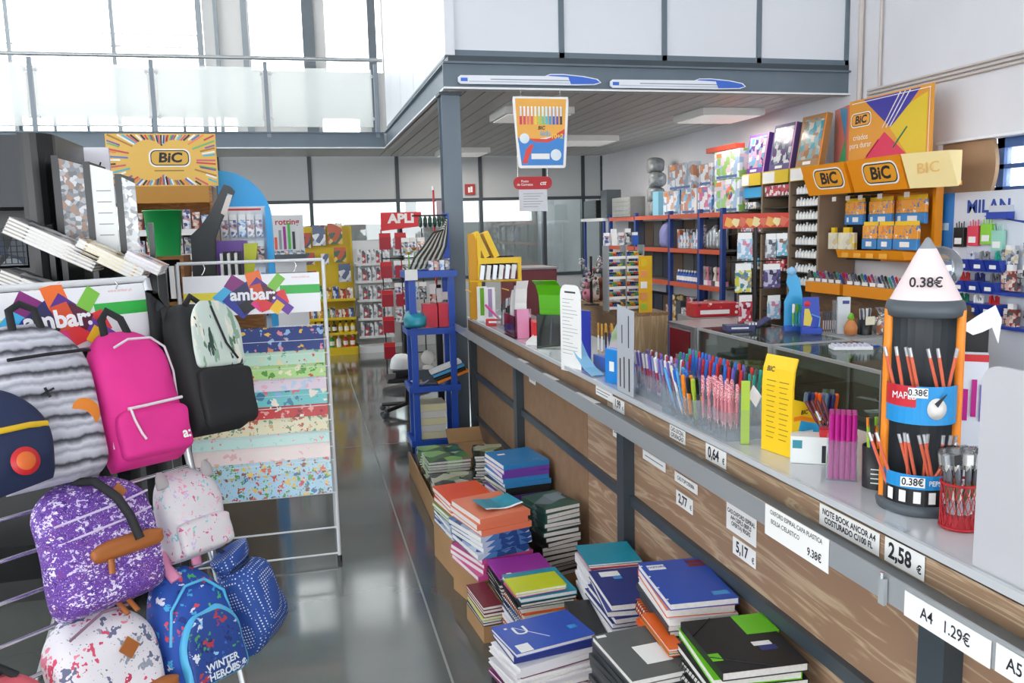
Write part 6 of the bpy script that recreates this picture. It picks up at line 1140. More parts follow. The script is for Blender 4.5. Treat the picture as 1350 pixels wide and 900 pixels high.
for k in range(48):
    a = k*2.4; r = .06+.035*((k*7) % 5)/4; z = .1+.3*((k*11) % 48)/48; c = kc[k % 8]
    G().tube([(.01*math.cos(i*1.05), 0, .022+.01*math.sin(i*1.05)) for i in range(6)], .0015, CHROME, 4, True).lathe([(0, -.018), (.013, -.01), (.013, .006), (0, .012)], M('charm_%06x' % c, c, .4), 8).ob('key_ring', loc=(2.42+r*math.cos(a), 6.85+r*math.sin(a), .941+z), rot=a, label=('brown', 'pale pink', 'black', 'rose', 'green', 'cream', 'slate', 'mauve')[k % 8]+' charm key ring hanging on the desk spinner', cat='key ring', group='key rings on the desk spinner')
for k in range(6):
    t = thing('plush_keyring', '%s plush charm on the desk behind the key rings' % ('pink', 'white', 'brown', 'grey', 'green', 'cream')[k], 'toy', (2.5+.06*(k % 3), 7.15+.12*(k//3), .941)); c = M('plush_%d' % k, (0xd88aa0, 0xe4e0dc, 0x6a4030, 0x8a8c90, 0x4a8a4a, 0xd8c8a0)[k], .9); G().lathe([(0, 0), (.05, .03), (.055, .08), (.02, .13), (0, .135)], c, 12).ob('body', t); G().lathe([(0, .12), (.035, .14), (.04, .18), (.02, .21), (0, .215)], c, 12).ob('head', t)
t = thing('maroon_box', 'large maroon box standing beyond the far end of the counter', 'box', (1.85, 6.75, 0)); G().box(-.2, .17, -.2, .25, .3, 1.28, M('maroon_card', 0x6e1822, .45)).ob('body', t, bev=.006); G().box(-.21, .18, -.21, .26, 1.28, 1.295, M('grey_lid', 0x8a8486, .5)).ob('lid', t); G().box(-.18, .15, -.18, .22, 0, .3, BLACK).ob('plinth', t)
# yellow wire rack on the far end of the counter
YW = M('rack_yellow', 0xf0c40e, .4)
t = thing('yellow_wire_rack', 'bright yellow wire rack with leaning yellow packs at the counter end', 'rack', (1.33, 5.75, CZ)); G().box(-.2, -.13, -.01, .02, .0, .6, M('rack_amber', 0xd49a12, .5)).ob('side_panel', t)
for x, h in ((-.13, .6), (.16, .42)): G().box(x-.012, x+.012, -.03, -.006, 0, h, YW).ob('post', t)
G().box(-.14, .17, -.04, -.01, .39, .43, YW).ob('shelf_rail', t)
for k in range(6): G().cyl((-.2, -.04+.03*k, .27), (.17, -.04+.03*k, .27-.004*k), .005, YW, n=6).ob('wire', t)
for k in range(5): G().cyl((-.2+.09*k, -.04, .2), (-.2+.09*k, .14, .2), .005, YW, n=6).ob('wire', t)
for k in range(2): G().box(-.02, .02, 0, .1, 0, .19, YW).ob('yellow_pack', mw=lean(1.26+.07*k, 5.73, CZ+.435, 0, -24), label=('left' if k == 0 else 'right')+' leaning yellow pack on the yellow wire rack', cat='pack')
for k in range(6): G().box(-.014, .014, -.01, .01, -.1, 0, PAPER if k % 2 else SILV).ob('hanging_tube', mw=lean(1.22+.045*k, 5.7, CZ+.38, 0, 8), label='pale tube hanging under the yellow rack shelf', cat='tube', group='tubes under the yellow rack shelf')
# metal racking on the right wall
RO = M('rack_orange', 0xc4502c, .45); RBL = M('rack_blue', 0x243f84, .45)
rk2 = thing('metal_racking', 'blue and orange metal racking along the right wall', 'racking', (4.12, 8.85, 0))
for y in (-1.54, -1.07, -.37, .6, 1.46): 
    for x in (-.22, .2): G().box(x, x+.04, y-.025, y+.025, 0, 1.76, RBL).ob('upright', rk2)
for z in (.55, 1.0, 1.36, 1.72):
    for a, b in ((-1.52, -1.09), (-1.05, -.4), (-.35, .58), (.62, 1.45)):
        G().box(-.225, -.19, a, b, z-.045, z, RO).ob('beam', rk2); G().box(-.19, .22, a, b, z-.02, z-.004, M('deck_grey', 0x6a6a68, .6)).ob('deck', rk2)
RY = lambda y: 8.85+y
pz = [PAT('puzzle_%d' % i, c, 16, .3, coat=.3, metric='CHEBYCHEV') for i, c in enumerate(([0xb0b8c4, 0xd8dce4, 0xb07a5a, 0x8a9ab0], [0xc8d4e4, 0xe8e8ee, 0xd0a080, 0x6a9ac0], [0xd4dae4, 0xc0704a, 0x7ab0d8, 0xe8e4e0], [0xe0e4ea, 0x88b85a, 0xd8c0c8, 0x9ab4d0], [0xb8c4d8, 0xe4e0e4, 0xc85a8a, 0x4a80b8]))]
pzs = [(8.75, 1.0, .37, .24, 0), (8.28, 0, .33, .25, 1), (7.92, 0, .3, .25, 2), (7.48, 0, .5, .32, 3)]
for k, (y, z, w, h, m, lb) in enumerate(((8.67, 1.721, .42, .26, 1, 'left lower'), (8.24, 1.721, .36, .26, 2, 'second lower'), (7.87, 1.721, .3, .27, 4, 'third lower'), (7.42, 1.721, .5, .31, 3, 'right lower hot-air-balloon'), (8.45, 1.985, .62, .28, 0, 'left upper brown'), (7.86, 1.995, .28, .22, 0, 'second upper'), (7.42, 2.035, .5, .27, 3, 'right upper'), (7.55, 2.31, .6, .05, None, 'flat red'))):
    t = thing('puzzle_box', lb+' boxed puzzle on top of the metal racking', 'box', (4.06, y, z)); G().box(-.05, .05, -w/2+.004, w/2-.004, 0, h, M('red_carton', 0xc4442c, .5) if m is None else pz[m]).ob('carton', t, bev=.003)
    if k == 3: balloon = t
    if m is not None: G().box(-.0512, -.05, -w*.4, w*.4, .01, .035, M('puzzle_title', 0x4a6a9c, .5)).ob('title_strip', t); G().box(-.0512, -.05, w*.2, w*.4, h-.06, h-.02, M('puzzle_badge', 0xd8884a, .5)).ob('badge', t)
G().lathe([(0, .002), (.06, .002), (.062, 0)], PAT('balloon_colours', [0x4a7ac0, 0xd85a4a, 0xe0b84a, 0x5aa05a, 0x8a5aa0], 26, .4), 20).ob('balloon_print', balloon, mw=frame((-.052, -.06, .18), (0, -1, 0), (0, 0, 1)))
G().box(-.05, .05, -.08, .08, 0, .27, M('pale_blue_carton', 0x8ac4dc, .45)).ob('pale_blue_box', loc=(4.03, 9.02, 1.721), label='pale blue box left of the puzzles on the racking', cat='box')
for k, (y, w, h, c, lb) in enumerate(((11.0, .5, .24, BLACK, 'black carton'), (10.45, .22, .36, DGP, 'tall dark box'), (9.85, .6, .24, M('crate_grey', 0x8a8c8a, .5, noise=(12, .1)), 'grey slatted crate'))):
    t = thing('stock_box', lb+' at the left end of the racking top', 'box', (3.98, y, 1.721)); G().box(-.1, .1, -w/2, w/2, 0, h, c).ob('carton', t, bev=.004)
    for q in range(4): G().box(-.104, -.1, -w/2+.02, w/2-.02, h*(.12+.22*q), h*(.24+.22*q), c).ob('slat', t)
G().box(3.85, 4.1, 10.42, 11.3, 1.68, 1.72, WHITE).box(3.87, 3.9, 10.44, 10.48, 0, 1.68, RBL).box(3.87, 3.9, 11.2, 11.24, 0, 1.68, RBL).ob('side_rack', label='narrow white-topped rack in the back corner', cat='rack')
for k in range(4): t = thing('grey_bag', '%s grey plastic bag bundle in the back corner' % ('lowest', 'second', 'third', 'top')[k], 'bag', (4.15, 9.35+.05*(k % 2), 1.721+.17*k)); body(G(), .2, .18, .2, M('grey_film', 0x8a8e90, .25, noise=(20, .3)), e=.8, topr=.3, botr=.3, seed=40+k).ob('body', t, mw=Matrix.Rotation(PI/2, 4, 'X') @ Matrix.Translation((0, 0, -.1)), sub=1)
SB = M('silver_film', 0xa8acb0, .22, .5, noise=(25, .3))
for k in range(9): t = thing('silver_bag', 'silver wrapped bag on the second racking shelf, %s from the right' % ('first', 'second', 'third', 'fourth', 'fifth', 'sixth', 'seventh', 'eighth', 'ninth')[k], 'bag', (3.98, 7.38+.068*k+(.03 if k > 5 else 0), 1.361)); body(G(), .075, .24-.03*(k % 3), .06, SB if k < 6 else CLAM[(k*2) % 6], e=.8, topr=.25, botr=.15, seed=60+k).ob('body', t, mw=Matrix(((0, 0, -1, .03), (-1, 0, 0, 0), (0, 1, 0, 0), (0, 0, 0, 1))))
row(7.85, 8.4, 4.0, 1.36, 1, .01, [PAPER], 'paper liner', None) if False else None
for k in range(7): pack(3.98, 7.9+.075*k, 1.361, .06, .06, .2-.03*(k % 3), (hp[0], hp[4], pz[2], hp[3])[k % 4], '%s small kit from the right on the middle racking bay' % ('first', 'second', 'third', 'fourth', 'fifth', 'sixth', 'seventh')[k], None, 'small_kit')
for k in range(8): bottle(3.96, 7.9+.065*k, 1.001, .13, .026, BLUEP, WHITE, 'blue bottle in the row on the third racking shelf', 'blue bottles on the racking')
for k in range(6): t = thing('toy_doll', '%s boxed doll from the right on the third racking shelf' % ('first', 'second', 'third', 'fourth', 'fifth', 'sixth')[k], 'toy', (3.97, 7.38+.08*k, 1.001)); G().box(-.03, .03, -.04, .04, 0, .05, (PINK, PAPER, DGP)[k % 3]).ob('base', t); G().lathe([(.03, .05), (.02, .1), (.012, .12), (.028, .15), (.024, .18), (0, .19)], (M('doll_dark', 0x4a4a52, .5), M('doll_pink', 0xc87a8a, .5), M('doll_cream', 0xd8ccc0, .5))[k % 3], 12).ob('doll', t)
for k in range(10): pack(3.98, 7.4+.13*k, .551, .1, .11, .18+.06*(k % 3), (CLAM[k % 6], DGP, MIX[k % 6])[k % 3], 'dim packet on the lowest racking shelf', 'packets on the lowest racking shelf', 'packet')
t = thing('lilac_bag', 'lilac bag hanging in the shaded racking bay', 'bag', (3.95, 8.65, 1.361)); body(G(), .2, .28, .12, M('lilac_fabric', 0x8a8ac0, .7), e=.8, topr=.5, botr=.2, seed=71).ob('body', t, mw=Matrix(((0, 0, -1, .05), (-1, 0, 0, 0), (0, 1, 0, 0), (0, 0, 0, 1))), sub=1)
for zi, z in enumerate((.551, 1.001, 1.361)):
    for k in range(11): pack(4.22, 7.42+.27*k, z, .16, .25, .24+.05*((k*3+zi) % 3)-.04*(zi == 2), (M('stock_dark', 0x3c3d40, .6), M('stock_grey', 0x5c5a58, .6), M('stock_brown', 0x5f4c3c, .7), M('stock_navy', 0x2f3446, .6))[(k+zi) % 4], '%s storage box at the back of the %s racking shelf' % (('dark', 'grey', 'brown', 'navy')[(k+zi) % 4], ('lowest', 'third', 'second')[zi]), 'storage boxes at the back of the racking', 'storage_box')
# black bay unit with ink bottles and posters
bu = thing('ink_shelving', 'black three-bay shelving with yellow top panels on the right wall', 'shelving', (4.05, 6.6, 0)); BW = M('bay_wood', 0x8a7560, .5)
by = [-.62, -.2, .24, .66]
for y in by: G().box(0, .33, y-.012, y+.012, 0, 2.06, BW).ob('upright', bu)
for a, b in zip(by, by[1:]): G().box(.29, .33, a+.012, b-.012, 0, 2.06, BLACK).ob('back_panel', bu); p = G().box(-.01, .0, a+.014, b-.014, 1.95, 2.06, YSH).ob('top_panel', bu); G().box(-.014, -.01, (a+b)/2+.0, b-.03, 1.955, 2.05, PAPER).ob('blank_card', p)
lv = [.82, .95, 1.08, 1.19, 1.31, 1.42, 1.53, 1.63, 1.74, 1.84]
for a, b in zip(by, by[1:]):
    for z in lv: s = G().box(.02, .29, a+.012, b-.012, z-.008, z, BLACK).ob('shelf', bu)
for q, z in enumerate(lv[2:]):
    for k in range(8): bottle(4.1, 6.6-.575+.045*k, z+.001, .075, .018, WHITE, BLACK if (k+q) % 4 else WHITE, 'small white ink bottle on shelf row %s of the black bays' % ('one', 'two', 'three', 'four', 'five', 'six', 'seven', 'eight')[q], 'ink bottles row %d' % (q+1), 'ink_bottle')
for k, (y, z, w, h, m) in enumerate(((6.62, 1.841, .38, .09, hp[2]), (7.05, 1.841, .36, .09, M('azure_card', 0)), (6.6, 1.42, .34, .1, hp[3]), (7.05, 1.53, .34, .1, CLAM[0]), (7.05, 1.19, .3, .1, hp[4]), (6.62, 1.19, .3, .1, hp[2]), (6.6, 1.63, .36, .06, CLAM[1]), (7.05, 1.74, .2, .06, CLAM[1]))):
    pack(4.1, y, z+.001, .08, w, h, m, ('dark red labelled box in the middle bay', 'blue labelled box in the left bay', 'grey wide pack in the middle bay', 'pale wide pack in the left bay', 'teal pack low in the left bay', 'red pack low in the middle bay', 'thin pale pack in the middle bay', 'short white pack high in the left bay')[k]+' of the black shelving', None, 'wide_box')
pst = [PAT('poster_%d' % i, c, s*1.6, .25, coat=.5, metric='CHEBYCHEV') for i, (c, s) in enumerate((([0x9aa4cc, 0xd8a0b8, 0x5a4a8a, 0xe4e4ee, 0x6ab0c8], 14), ([0xd8d8dc, 0x5a5c7a, 0x8a9aa8, 0x6a4a80, 0xe8e8ea], 13), ([0xb8947a, 0x8ab4b8, 0xd8c8b8, 0x4aa0b0, 0xa87a5a], 12)))]
for k, (y, w, h) in enumerate(((7.04, .34, .36), (6.62, .34, .4), (6.2, .34, .42))):
    t = thing('boxed_set', ('purple-framed art set, left', 'grey drawing set, middle', 'brown and teal art set, right')[k]+' of three above the black shelving', 'box', mw=frame((4.08, y, 2.062), (0, -1, 0), (.16, 0, 1))); G().box(-w/2, w/2, 0, h, -.05, 0, (PURP, M('violet_edge', 0x5a4a80, .5), M('brown_edge', 0xa87a4a, .5))[k]).ob('box', t); G().box(-w*.42, w*.42, h*.14, h*.93, 0, .002, pst[k]).ob('cover_print', t); G().box(-w*.2, w*.12, h*.04, h*.1, .0, .003, PAPER).ob('title_card', t); G().box(w*.46, w/2, 0, h, 0, .004, PINK if k < 2 else ORANGE).ob('edge_strip', t)
# orange shaver display
BO = M('display_orange', 0xee9412, .4); BOD = M('display_orange_light', 0xf0ac3a, .4)
bd2 = thing('orange_display', 'orange wall display with lettered light boxes and hanging packs', 'display', mw=NYZ(4.3, 5.93, 0))
G().box(.42, .94, 1.3, 2.0, .0, .02, BO).ob('back_panel', bd2); G().box(0, .42, 1.3, 1.86, .0, .02, BLACK).ob('side_back', bd2); G().box(1.02, 1.05, 1.08, 1.83, .03, .09, BO).ob('end_panel', bd2)
for k, (x0, x1) in enumerate(((.1, .62), (.66, 1.2))):
    b = G(); pr = [(.25, 2.03), (.52, 2.03), (.44, 1.81), (.25, 1.83)]; b.loft([[(x0, v, u) for u, v in pr], [(x1, v, u) for u, v in pr]], BO, smooth=False); lb = b.ob('light_box', bd2)
    biclogo(lb, frame(((x0+x1)/2+.05, 1.925, .4845), (1, 0, 0), (0, .94, .342)), .33, 0xf0a428)
b = G(); pr = [(.25, 2.03), (.52, 2.03), (.44, 1.81), (.25, 1.83)]; b.loft([[(1.22, v, u) for u, v in pr], [(1.5, v, max(u-.12, .3)) for u, v in pr]], M('display_cream', 0xf6dfa0, .4), smooth=False); lb = b.ob('light_box', bd2); text('BIC', .1, M('pale_orange_print', 0xeec070, .5), lb, frame((1.36, 1.93, .432), (.92, 0, -.39), (0, .94, .342)), shear=.15)  # direct sunlight on this end box is painted as paler colour
G().box(.1, 1.2, 1.83, 1.86, .02, .25, BO).ob('bracket', bd2)
bc = [DOT('bic_pack_%d' % i, 0xe89a2c, c, 20, .4, .25, 1., (1, 1, 1), .12) for i, c in enumerate(([0x3a86c8, 0xe8e0d0, 0xf0b04a], [0x4a90c8, 0xe8d8b8, 0xd87a2a], [0x2f78b8, 0xf0e4d0, 0xe8a03a]))]
BB = M('pack_blue', 0x3a86c8, .35)
def bpack(x, y, z, w, h, k, lb):
    t = thing('shaver_pack', lb, 'pack', mw=NYZ(4.3, 5.93, 0) @ Matrix.Translation((x, y, z))); G().box(-w/2, w/2, 0, h*.38, 0, .03, BB).ob('blue_part', t, bev=.004); G().box(-w/2, w/2, h*.38, h*.86, 0, .026, bc[k % 3]).ob('printed_part', t, bev=.004); G().box(-w/2, w/2, h*.86, h, .01, .014, YEL).ob('hang_card', t); G().box(-w*.2, w*.2, h*.1, h*.28, .03, .031, PAPER).ob('white_print', t)
for k, (x, w) in enumerate(((.14, .1), (.28, .17), (.42, .09), (.58, .2), (.72, .09), (.9, .24))): bpack(x, 1.58, .08+.04*(k % 2), w, .2, k, ('first', 'second', 'third', 'fourth', 'fifth', 'sixth')[k]+' pack from the left in the upper row of the orange display')
for k, (x, w) in enumerate(((.55, .16), (.72, .15), (.93, .24))): bpack(x, 1.4, .2, w, .2, k, ('left', 'middle', 'right')[k]+' pack in the lower row of the orange display')
YP = PAT('yellow_pack_print', [0xe8d04a, 0xe4e0d0, 0xd8c8a0, 0xf0e8c8], 26, .3)
for k, (x, w) in enumerate(((.05, .12), (.22, .2))): pack(4.13, 5.93-x, 1.39, .025, w, .17, YP, ('narrow', 'wide')[k]+' yellow pack hanging at the left of the orange display', None, 'yellow_pack', hdr=YEL)
for k, x in enumerate((.08, .25, .4, .62, .9)): G().cyl((x, 1.8, .02), (x, 1.8, .2), .004, CHROME, n=6).ob('peg', bd2); G().box(x-.025, x+.025, 1.765, 1.8, .2, .203, PAPER).ob('price_tag', bd2)
b = G(); b.loft([[(.4, 1.34, .02), (.4, 1.34, .38), (.4, 1.4, .4), (.4, 1.36, .02)], [(1.12, 1.34, .02), (1.12, 1.34, .38), (1.12, 1.4, .4), (1.12, 1.36, .02)]], BO, smooth=False); ls = b.ob('tray_shelf', bd2)
for k in range(4): G().box(.46+.14*k, .54+.14*k, 1.345, 1.385, .3905, .393, BOD).ob('price_tag', ls)
for k, (x0, x1) in enumerate(((.02, .46), (.5, 1.12))):
    s = G().box(x0, x1, 1.06, 1.14, .36, .4, BO).ob('tray_front', bd2); G().box(x0, x1, 1.06, 1.08, .02, .36, BO).ob('tray_bottom', bd2); G().box(x0, x1, 1.14, 1.22, .38, .384, CLEAR).ob('clear_front', bd2)
    for q in range(5): G().box(x0+.03+.085*q, x0+.09+.085*q, 1.145, 1.17, .385, .3875, PAPER).ob('price_tag', s)
for k in range(30):
    x = .05+.036*k; c = (DGP, BLUEP, SILV, BLACK, REDP, NAV, TEAL, MAG)[(k*3) % 8]
    pen(NYZ(4.3, 5.93, 0) @ Matrix.Translation((x, 1.09, .33)) @ Matrix.Rotation(rad(-72+6*(k % 3)), 4, 'X') @ Matrix.Rotation(rad(8*(k % 3)-8), 4, 'Y'), c, c, '%s pen lying in the clear trays of the orange display' % {'dark_grey_plastic': 'grey', 'blue_plastic': 'blue', 'silver_ferrule': 'silver', 'black_plastic': 'black', 'red_plastic': 'red', 'navy': 'navy', 'teal_cap': 'teal', 'magenta_plastic': 'magenta'}[c.name], 'pens in the orange display trays', L=.15, r=.006)
t = thing('wood_cabinet', 'brown wood cabinet below the orange display', 'cabinet', (4.08, 5.3, 0)); G().box(-.2, .2, -.8, .65, 0, .9, WDN).ob('carcass', t); G().box(-.1, .2, -.8, .65, .9, 1.05, WOOD('dark_wood', 0x5f452f, 0x74573c, 3, (6, 1, 6), .5, .5)).ob('riser', t); G().box(-.21, -.2, -.7, -.1, .1, .8, WDN).ob('door', t); G().box(-.21, -.2, -.06, .6, .1, .8, WDN).ob('door', t)
hd = thing('header_board', 'large folded header board with coloured triangles above the orange display', 'sign', mw=NYZ(4.2, 6.14, 2.04)); OH = M('header_orange', 0xe09a34, .4); T2 = Matrix(((1, 0, 0, 0), (0, 0, 1, 0), (0, 1, 0, 0), (0, 0, 0, 1)))
G().box(.33, 1.22, 0, .48, 0, .012, OH).ob('main_board', hd)
def tri(pts, z, c, nm='print_triangle'): return G().prism(pts, z, z+.0008, M('hb_%06x' % c, c, .4), T2).ob(nm, hd)
tri([(.5, .47), (1.1, .47), (.82, .22)], .012, 0x3f3a9c); tri([(1.17, .43), (1.17, .02), (1.0, .02), (.8, .23), (1.0, .38)], .0125, 0xdfc22c); tri([(.52, .03), (.98, .03), (.74, .21)], .013, 0xd93058)
for k in range(3): G().cyl((.72+.04*k, .24+.0*k, .015), (.9+.05*k, .47, .015), .004, PAPER, n=5).ob('pen_print', hd)
G().cyl((.84, .09, .015), (.98, .22, .015), .006, M('pen_green_print', 0x3a8a6a, .4), n=5).ob('pen_print', hd); G().cyl((.55, .05, .015), (.68, .16, .015), .006, M('pen_red_print', 0xb03a4a, .4), n=5).ob('pen_print', hd)
biclogo(hd, Matrix.Translation((.47, .33, .0135)), .22, 0xe8a23c); text('criados\npara durar', .06, PAPER, hd, Matrix.Translation((.47, .17, .0135)))
for a in ((.36, 1.2, .455, .46), (.36, 1.2, .02, .025), (1.19, 1.195, .025, .455)): G().box(*a, .014, .0145, PAPER).ob('border_line', hd)
fm = frame((.33, 0, 0.012), (-.8, 0, -.25), (0, 1, 0)); wg = G().box(0, .32, 0, .46, -.01, 0, M('wing_rose', 0xc96a5a, .45)).ob('folded_wing', hd, mw=fm)
for pts, c in (([(.02, .44), (.2, .46), (.05, .2)], 0x3a8ab0), ([(.02, .02), (.2, .02), (.05, .22)], 0x3a9a5a), ([(.22, .3), (.3, .4), (.3, .1)], 0xb87a5a)): G().prism(pts, -.0118, -.01, M('wing_%06x' % c, c, .45), T2).ob('print_triangle', wg)
# stationery board with blue bins
mb = thing('stationery_board', 'white stationery wall board with a blue side strip and lettering', 'board', mw=NYZ(4.32, 4.96, 0)); G().box(0, 1.3, .5, 1.78, 0, .02, M('board_white', 0xd8dde8, .4)).ob('panel', mb); G().box(0, .15, .9, 1.78, .02, .023, M('board_blue', 0x2a7ccc, .4)).ob('blue_strip', mb); text('MILAN', .115, M('letter_blue', 0x2b4aa0, .4), mb, Matrix.Translation((.44, 1.68, .022)), bold=.03, sx=1.05)
G().box(.05, .11, 1.53, 1.58, .023, .0238, M('pale_blue_print', 0xb8d8f0, .4)).ob('print_patch', mb)
for k in range(3): G().cyl((.42+.1*k, 1.62-.012*k, .025), (1.2, 1.53-.02*k, .025), .0035, M('letter_blue', 0), n=5).ob('print_line', mb)
G().box(.07, .13, 1.32, 1.39, .024, .03, M('cream_card', 0)).ob('price_card', mb)
BN = M('bin_blue', 0x2340a4, .35); BX = {}
def wbin(x, y, w, lb, fill):
    t = thing('blue_bin', lb, 'bin', mw=NYZ(4.32, 4.96, 0) @ Matrix.Translation((x, y, .021))); h = .075
    G().loft([[(-w/2, 0, 0), (w/2, 0, 0), (w/2, 0, .09), (-w/2, 0, .09)], [(-w/2, h, 0), (w/2, h, 0), (w/2, h, .12), (-w/2, h, .12)]], BN, smooth=False).ob('body', t); G().box(-w*.22, w*.22, .02, .05, .105, .108, PAPER).ob('label', t)
    for q in range(6): G().box(-.008, .008, 0, .06, 0, .012, fill).ob('content', t, mw=Matrix.Translation((-w*.35+w*.14*q, h-.02+.008*(q % 3), .04+.01*(q % 2))) @ Matrix.Rotation(rad(20*((q % 3)-1)), 4, 'Z'))
bf = [M('fill_white', 0xd8dce8, .4), M('fill_grey', 0x8a8c90, .4), TEAL, M('fill_red', 0xc83a3a, .4), NAV, M('fill_greyd', 0x6a6c70, .4), M('fill_green', 0x1f7a5a, .4), PAPER, M('fill_scarlet', 0xd02c30, .4)]
for r, y in enumerate((1.27, 1.13, .99)):
    for c in range(3): wbin(.36+.125*c-.03*(r > 0), y, .115, ('upper', 'middle', 'lower')[r]+' row '+('left', 'centre', 'right')[c]+' blue bin on the white stationery board', bf[3*r+c])
for k, (x, y, c, lb) in enumerate(((.24, 1.42, BLACK, 'black'), (.36, 1.43, M('hot_pouch', 0xe0405a, .35), 'pinkish red'), (.47, 1.44, M('lime_pouch', 0x8acc3a, .35), 'lime green'), (.56, 1.4, M('mint_card', 0x9ad4c0, .4), 'mint green'))):
    t = thing('hanging_pouch', lb+' pouch hanging on the stationery board', 'pouch', mw=NYZ(4.32, 4.96, 0) @ Matrix.Translation((x, y, .03))); G().box(-.045, .045, 0, .13, 0, .03, c).ob('pouch', t, bev=.004); G().box(-.03, .03, .02, .06, .03, .032, PAPER).ob('label', t)
    for q in range(4): G().cyl((-.03+.02*q, .12, .015), (-.035+.022*q, .16+.01*(q % 2), .015), .004, c, n=6).ob('tool', t)
t = thing('eraser_shelf', 'small blue shelf with a white box over the lettering', 'shelf', mw=NYZ(4.32, 4.96, 0) @ Matrix.Translation((.57, 1.6, .022))); G().box(-.08, .08, 0, .045, 0, .06, BN).ob('bracket', t); G().box(-.07, .07, .045, .085, 0, .05, M('grey_white_box', 0xc8ccd4, .4)).ob('carton', t)
for k, (x, y, w, h) in enumerate(((.68, 1.32, .1, .12), (.7, 1.16, .12, .16), (.82, 1.2, .12, .12), (.84, 1.38, .1, .1), (.72, .94, .1, .14), (.88, 1.0, .12, .14), (.98, 1.2, .12, .14), (1.0, 1.4, .12, .1))): pack(4.25, 4.96-x, y, .03, w, h, CLAM[(k*2+1) % 6], ('first', 'second', 'third', 'fourth', 'fifth', 'sixth', 'seventh', 'eighth')[k]+' clear scissor pack at the right of the stationery board', None, 'clear_pack', hdr=PAPER)
for k, y in enumerate((1.13, .92)): G().box(.62, 1.0, y, y+.02, .02, .12, BN).ob('ledge', mb)

# ================================================================ signs hung under the mezzanine
t = thing('marker_poster', 'hanging marker-pack poster cut-out at the mezzanine edge', 'poster', (1.77, 6.07, 0)); pl = [(-.21, 2.57), (.21, 2.57), (.215, 2.54), (.185, 2.07), (.175, 2.055), (-.165, 2.055), (-.18, 2.07), (-.215, 2.54)]
G().prism(pl, 0, .006, PAPER).ob('board', t); inn = lambda p, z0, z1, y, c, nm: G().prism(p, y-.0006, y, M('mp_%06x' % c, c, .4)).ob(nm, t)
inn([(-.195, 2.555), (.195, 2.555), (.18, 2.3), (-.18, 2.24)], 0, 0, 0, 0xf0b04c, 'yellow_field'); inn([(-.18, 2.275), (.0, 2.255), (.18, 2.31), (.165, 2.075), (-.155, 2.075)], 0, 0, -.0007, 0x3c86cf, 'blue_field'); inn([(-.1, 2.27), (.05, 2.265), (.18, 2.34), (.18, 2.3), (.05, 2.24), (-.05, 2.245)], 0, 0, -.0014, 0xe04a3c, 'red_swoosh'); inn([(-.15, 2.09), (-.12, 2.19), (-.08, 2.23), (-.06, 2.22), (-.1, 2.13), (-.11, 2.09)], 0, 0, -.0014, 0xe0483c, 'red_marker')
for k, c in enumerate((0xd8425a, 0xe0506a, 0xe87a6a, 0xe06a5a, 0xf0d04a, 0xa8d86a, 0x6ad0a0, 0x4ac8d8, 0x3a9ad8, 0x3a6ac8, 0x5a5ab8, 0x44464c)): x = -.155+.028*k; G().box(x-.009, x+.009, -.0022, -.0014, 2.37, 2.49, M('mk_%06x' % c, c, .4)).ob('marker_print', t); G().box(x-.007, x+.007, -.003, -.0014, 2.43, 2.5, M('marker_cap_pale', 0xe8ecec, .4)).ob('cap_print', t)
text('BIC', .035, INK, t, XZ(.0, -.0024, 2.345), bold=.03, shear=.2); text('kids', .05, M('kids_lettering', 0x48b0d8, .4), t, XZ(.03, -.0024, 2.305), bold=.02); text('10+2', .045, M('gold_lettering', 0xf4c84a, .4), t, XZ(.12, -.0024, 2.285), bold=.04, shear=.1)
G().box(-.08, .06, -.0024, -.0014, 2.12, 2.16, PAPER).ob('white_band', t); G().lathe([(0, .001), (.04, .001), (.042, 0)], M('badge_white', 0xe2ecf0, .4), 18).ob('round_badge', t, mw=XZ(.11, -.0016, 2.15)); G().lathe([(0, .001), (.035, .001), (.037, 0)], M('badge_white', 0), 18).ob('round_badge', t, mw=XZ(-.13, -.0016, 2.27))
for x in (-.15, .15): G().cyl((x, .003, 2.57), (x, .003, 2.63), .0015, CHROME, n=5).ob('hanger', t)
t = thing('post_sign', 'red rounded counter sign with a white notice hanging below', 'sign', (1.79, 6.4, 0)); G().prism(rrect(.31, .098, .045, 6, 0, 1.965), 0, .012, M('sign_crimson', 0xc01a26, .4)).ob('plate', t); text('Posto\nde Correios', .026, PAPER, t, XZ(-.065, -.001, 1.965), bold=.02); text('ctt', .045, PAPER, t, XZ(.08, -.001, 1.963), bold=.02, shear=.3)
n_ = G().box(-.115, .115, 0, .003, 1.745, 1.915, M('notice_paper', 0xdcdce2, .6)).ob('notice', t)
for k in range(6): G().box(-.08, .08-.02*(k % 3), -.0008, 0, 1.88-.02*k, 1.884-.02*k, LG).ob('print_line', n_)
for x in (-.12, .12): G().cyl((x, .006, 2.01), (x, .006, 2.64), .0015, CHROME, n=5).ob('hanger', t)
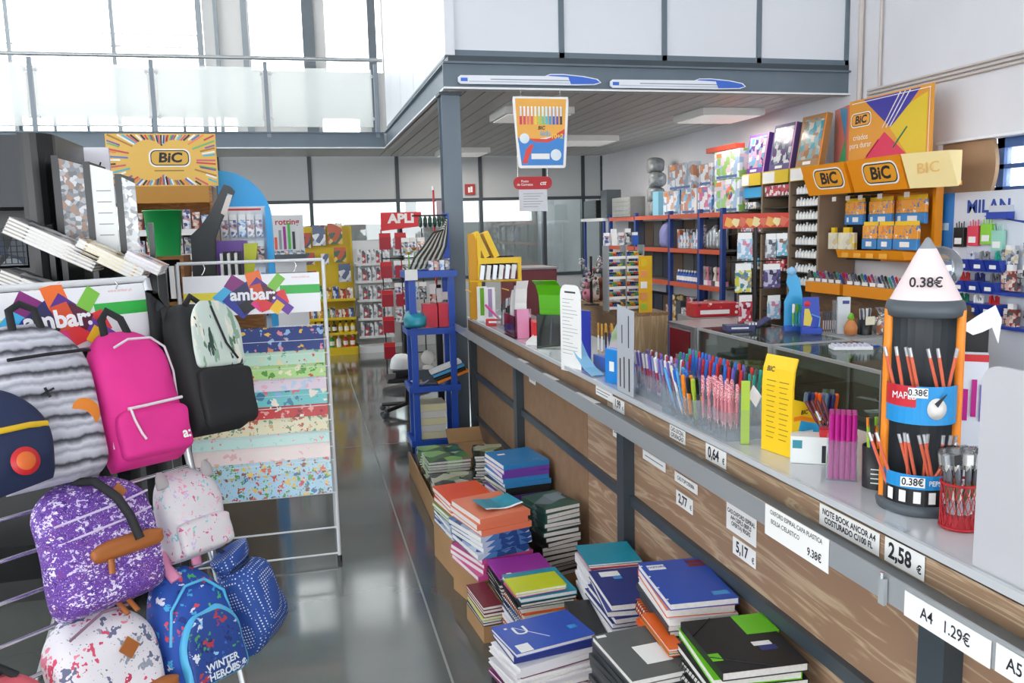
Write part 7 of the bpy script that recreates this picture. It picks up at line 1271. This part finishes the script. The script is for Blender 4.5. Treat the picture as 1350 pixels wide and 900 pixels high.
def bigpen(x0, x1, z, lb):
    t = thing('giant_pen_sign', lb, 'sign', ((x0+x1)/2, 6.085, z)); L = x1-x0; a = L/2
    G().prism([(-a, -.015), (-a+.02, -.03), (a-.2, -.028), (a-.05, -.022), (a, -.005), (a-.03, .022), (a-.14, .04), (a-.3, .052), (a-.4, .05), (a-.44, .035), (-a+.02, .03), (-a, .015)], 0, .012, M('pen_sign_white', 0xe8ecf2, .4)).ob('cut_out', t)
    G().prism([(a-.24, -.02), (a-.06, -.016), (a-.012, -.004), (a-.04, .016), (a-.15, .034), (a-.3, .045), (a-.4, .043), (a-.42, .036), (a-.26, .03)], -.002, 0, M('pen_sign_blue', 0x3c6cd0, .4)).ob('cap_print', t); G().box(-a+.02, -a+.07, -.002, 0, -.012, .012, M('pen_sign_blue', 0)).ob('end_print', t); G().box(-a+.24, a-.25, -.002, 0, .002, .008, M('pen_sign_grey', 0x8a92a0, .4)).ob('ink_print', t); G().box(-a+.08, a-.25, -.002, 0, -.016, -.008, M('pen_sign_pale', 0xc4cad6, .4)).ob('barrel_print', t)
bigpen(1.16, 2.25, 2.685, 'giant blue-capped pen sign at the left of the mezzanine beam'); bigpen(2.32, 3.45, 2.675, 'giant blue-capped pen sign at the right of the mezzanine beam')
t = thing('fire_sign', 'small red fire-equipment sign on the back partition', 'sign', (2.39, 11.885, 2.18)); G().box(-.075, .075, 0, .006, -.075, .075, M('fire_red', 0xa82a2c, .4)).ob('plate', t); G().box(-.03, .0, -.001, 0, -.045, .03, PAPER).ob('extinguisher_print', t); G().box(.005, .035, -.001, 0, -.04, .04, PAPER).ob('flame_print', t)
# floor-standing far items right of the column

# ================================================================ give rows of look-alikes their place in the row
bpy.context.view_layer.update()
ONES = ['first', 'second', 'third', 'fourth', 'fifth', 'sixth', 'seventh', 'eighth', 'ninth', 'tenth', 'eleventh', 'twelfth', 'thirteenth', 'fourteenth', 'fifteenth', 'sixteenth', 'seventeenth', 'eighteenth', 'nineteenth', 'twentieth', 'twenty-first', 'twenty-second', 'twenty-third', 'twenty-fourth', 'twenty-fifth', 'twenty-sixth', 'twenty-seventh', 'twenty-eighth', 'twenty-ninth', 'thirtieth', 'thirty-first', 'thirty-second', 'thirty-third', 'thirty-fourth', 'thirty-fifth', 'thirty-sixth']
CI = cam.matrix_world.inverted(); same = {}
for o in list(COL.objects):
    if o.parent is None and o.get('label'): same.setdefault(o['label'], []).append(o)
CLUMP = ('key ring', 'mesh cup', 'black cup', 'dark pot', 'acrylic box', 'marker lying')
def across(o):
    c = o if o.type == 'MESH' else (o.children[0] if o.children else o)
    p = CI @ (c.matrix_world @ (sum((Vector(b) for b in c.bound_box), Vector())/8)); return -p.x/p.z
for lb, os in same.items():
    if 1 < len(os) <= 36 and not any(c in lb for c in CLUMP) and len(lb.split()) <= 12:
        for k, o in enumerate(sorted(os, key=across)): o['label'] = lb+', '+ONES[k]+' from the left'
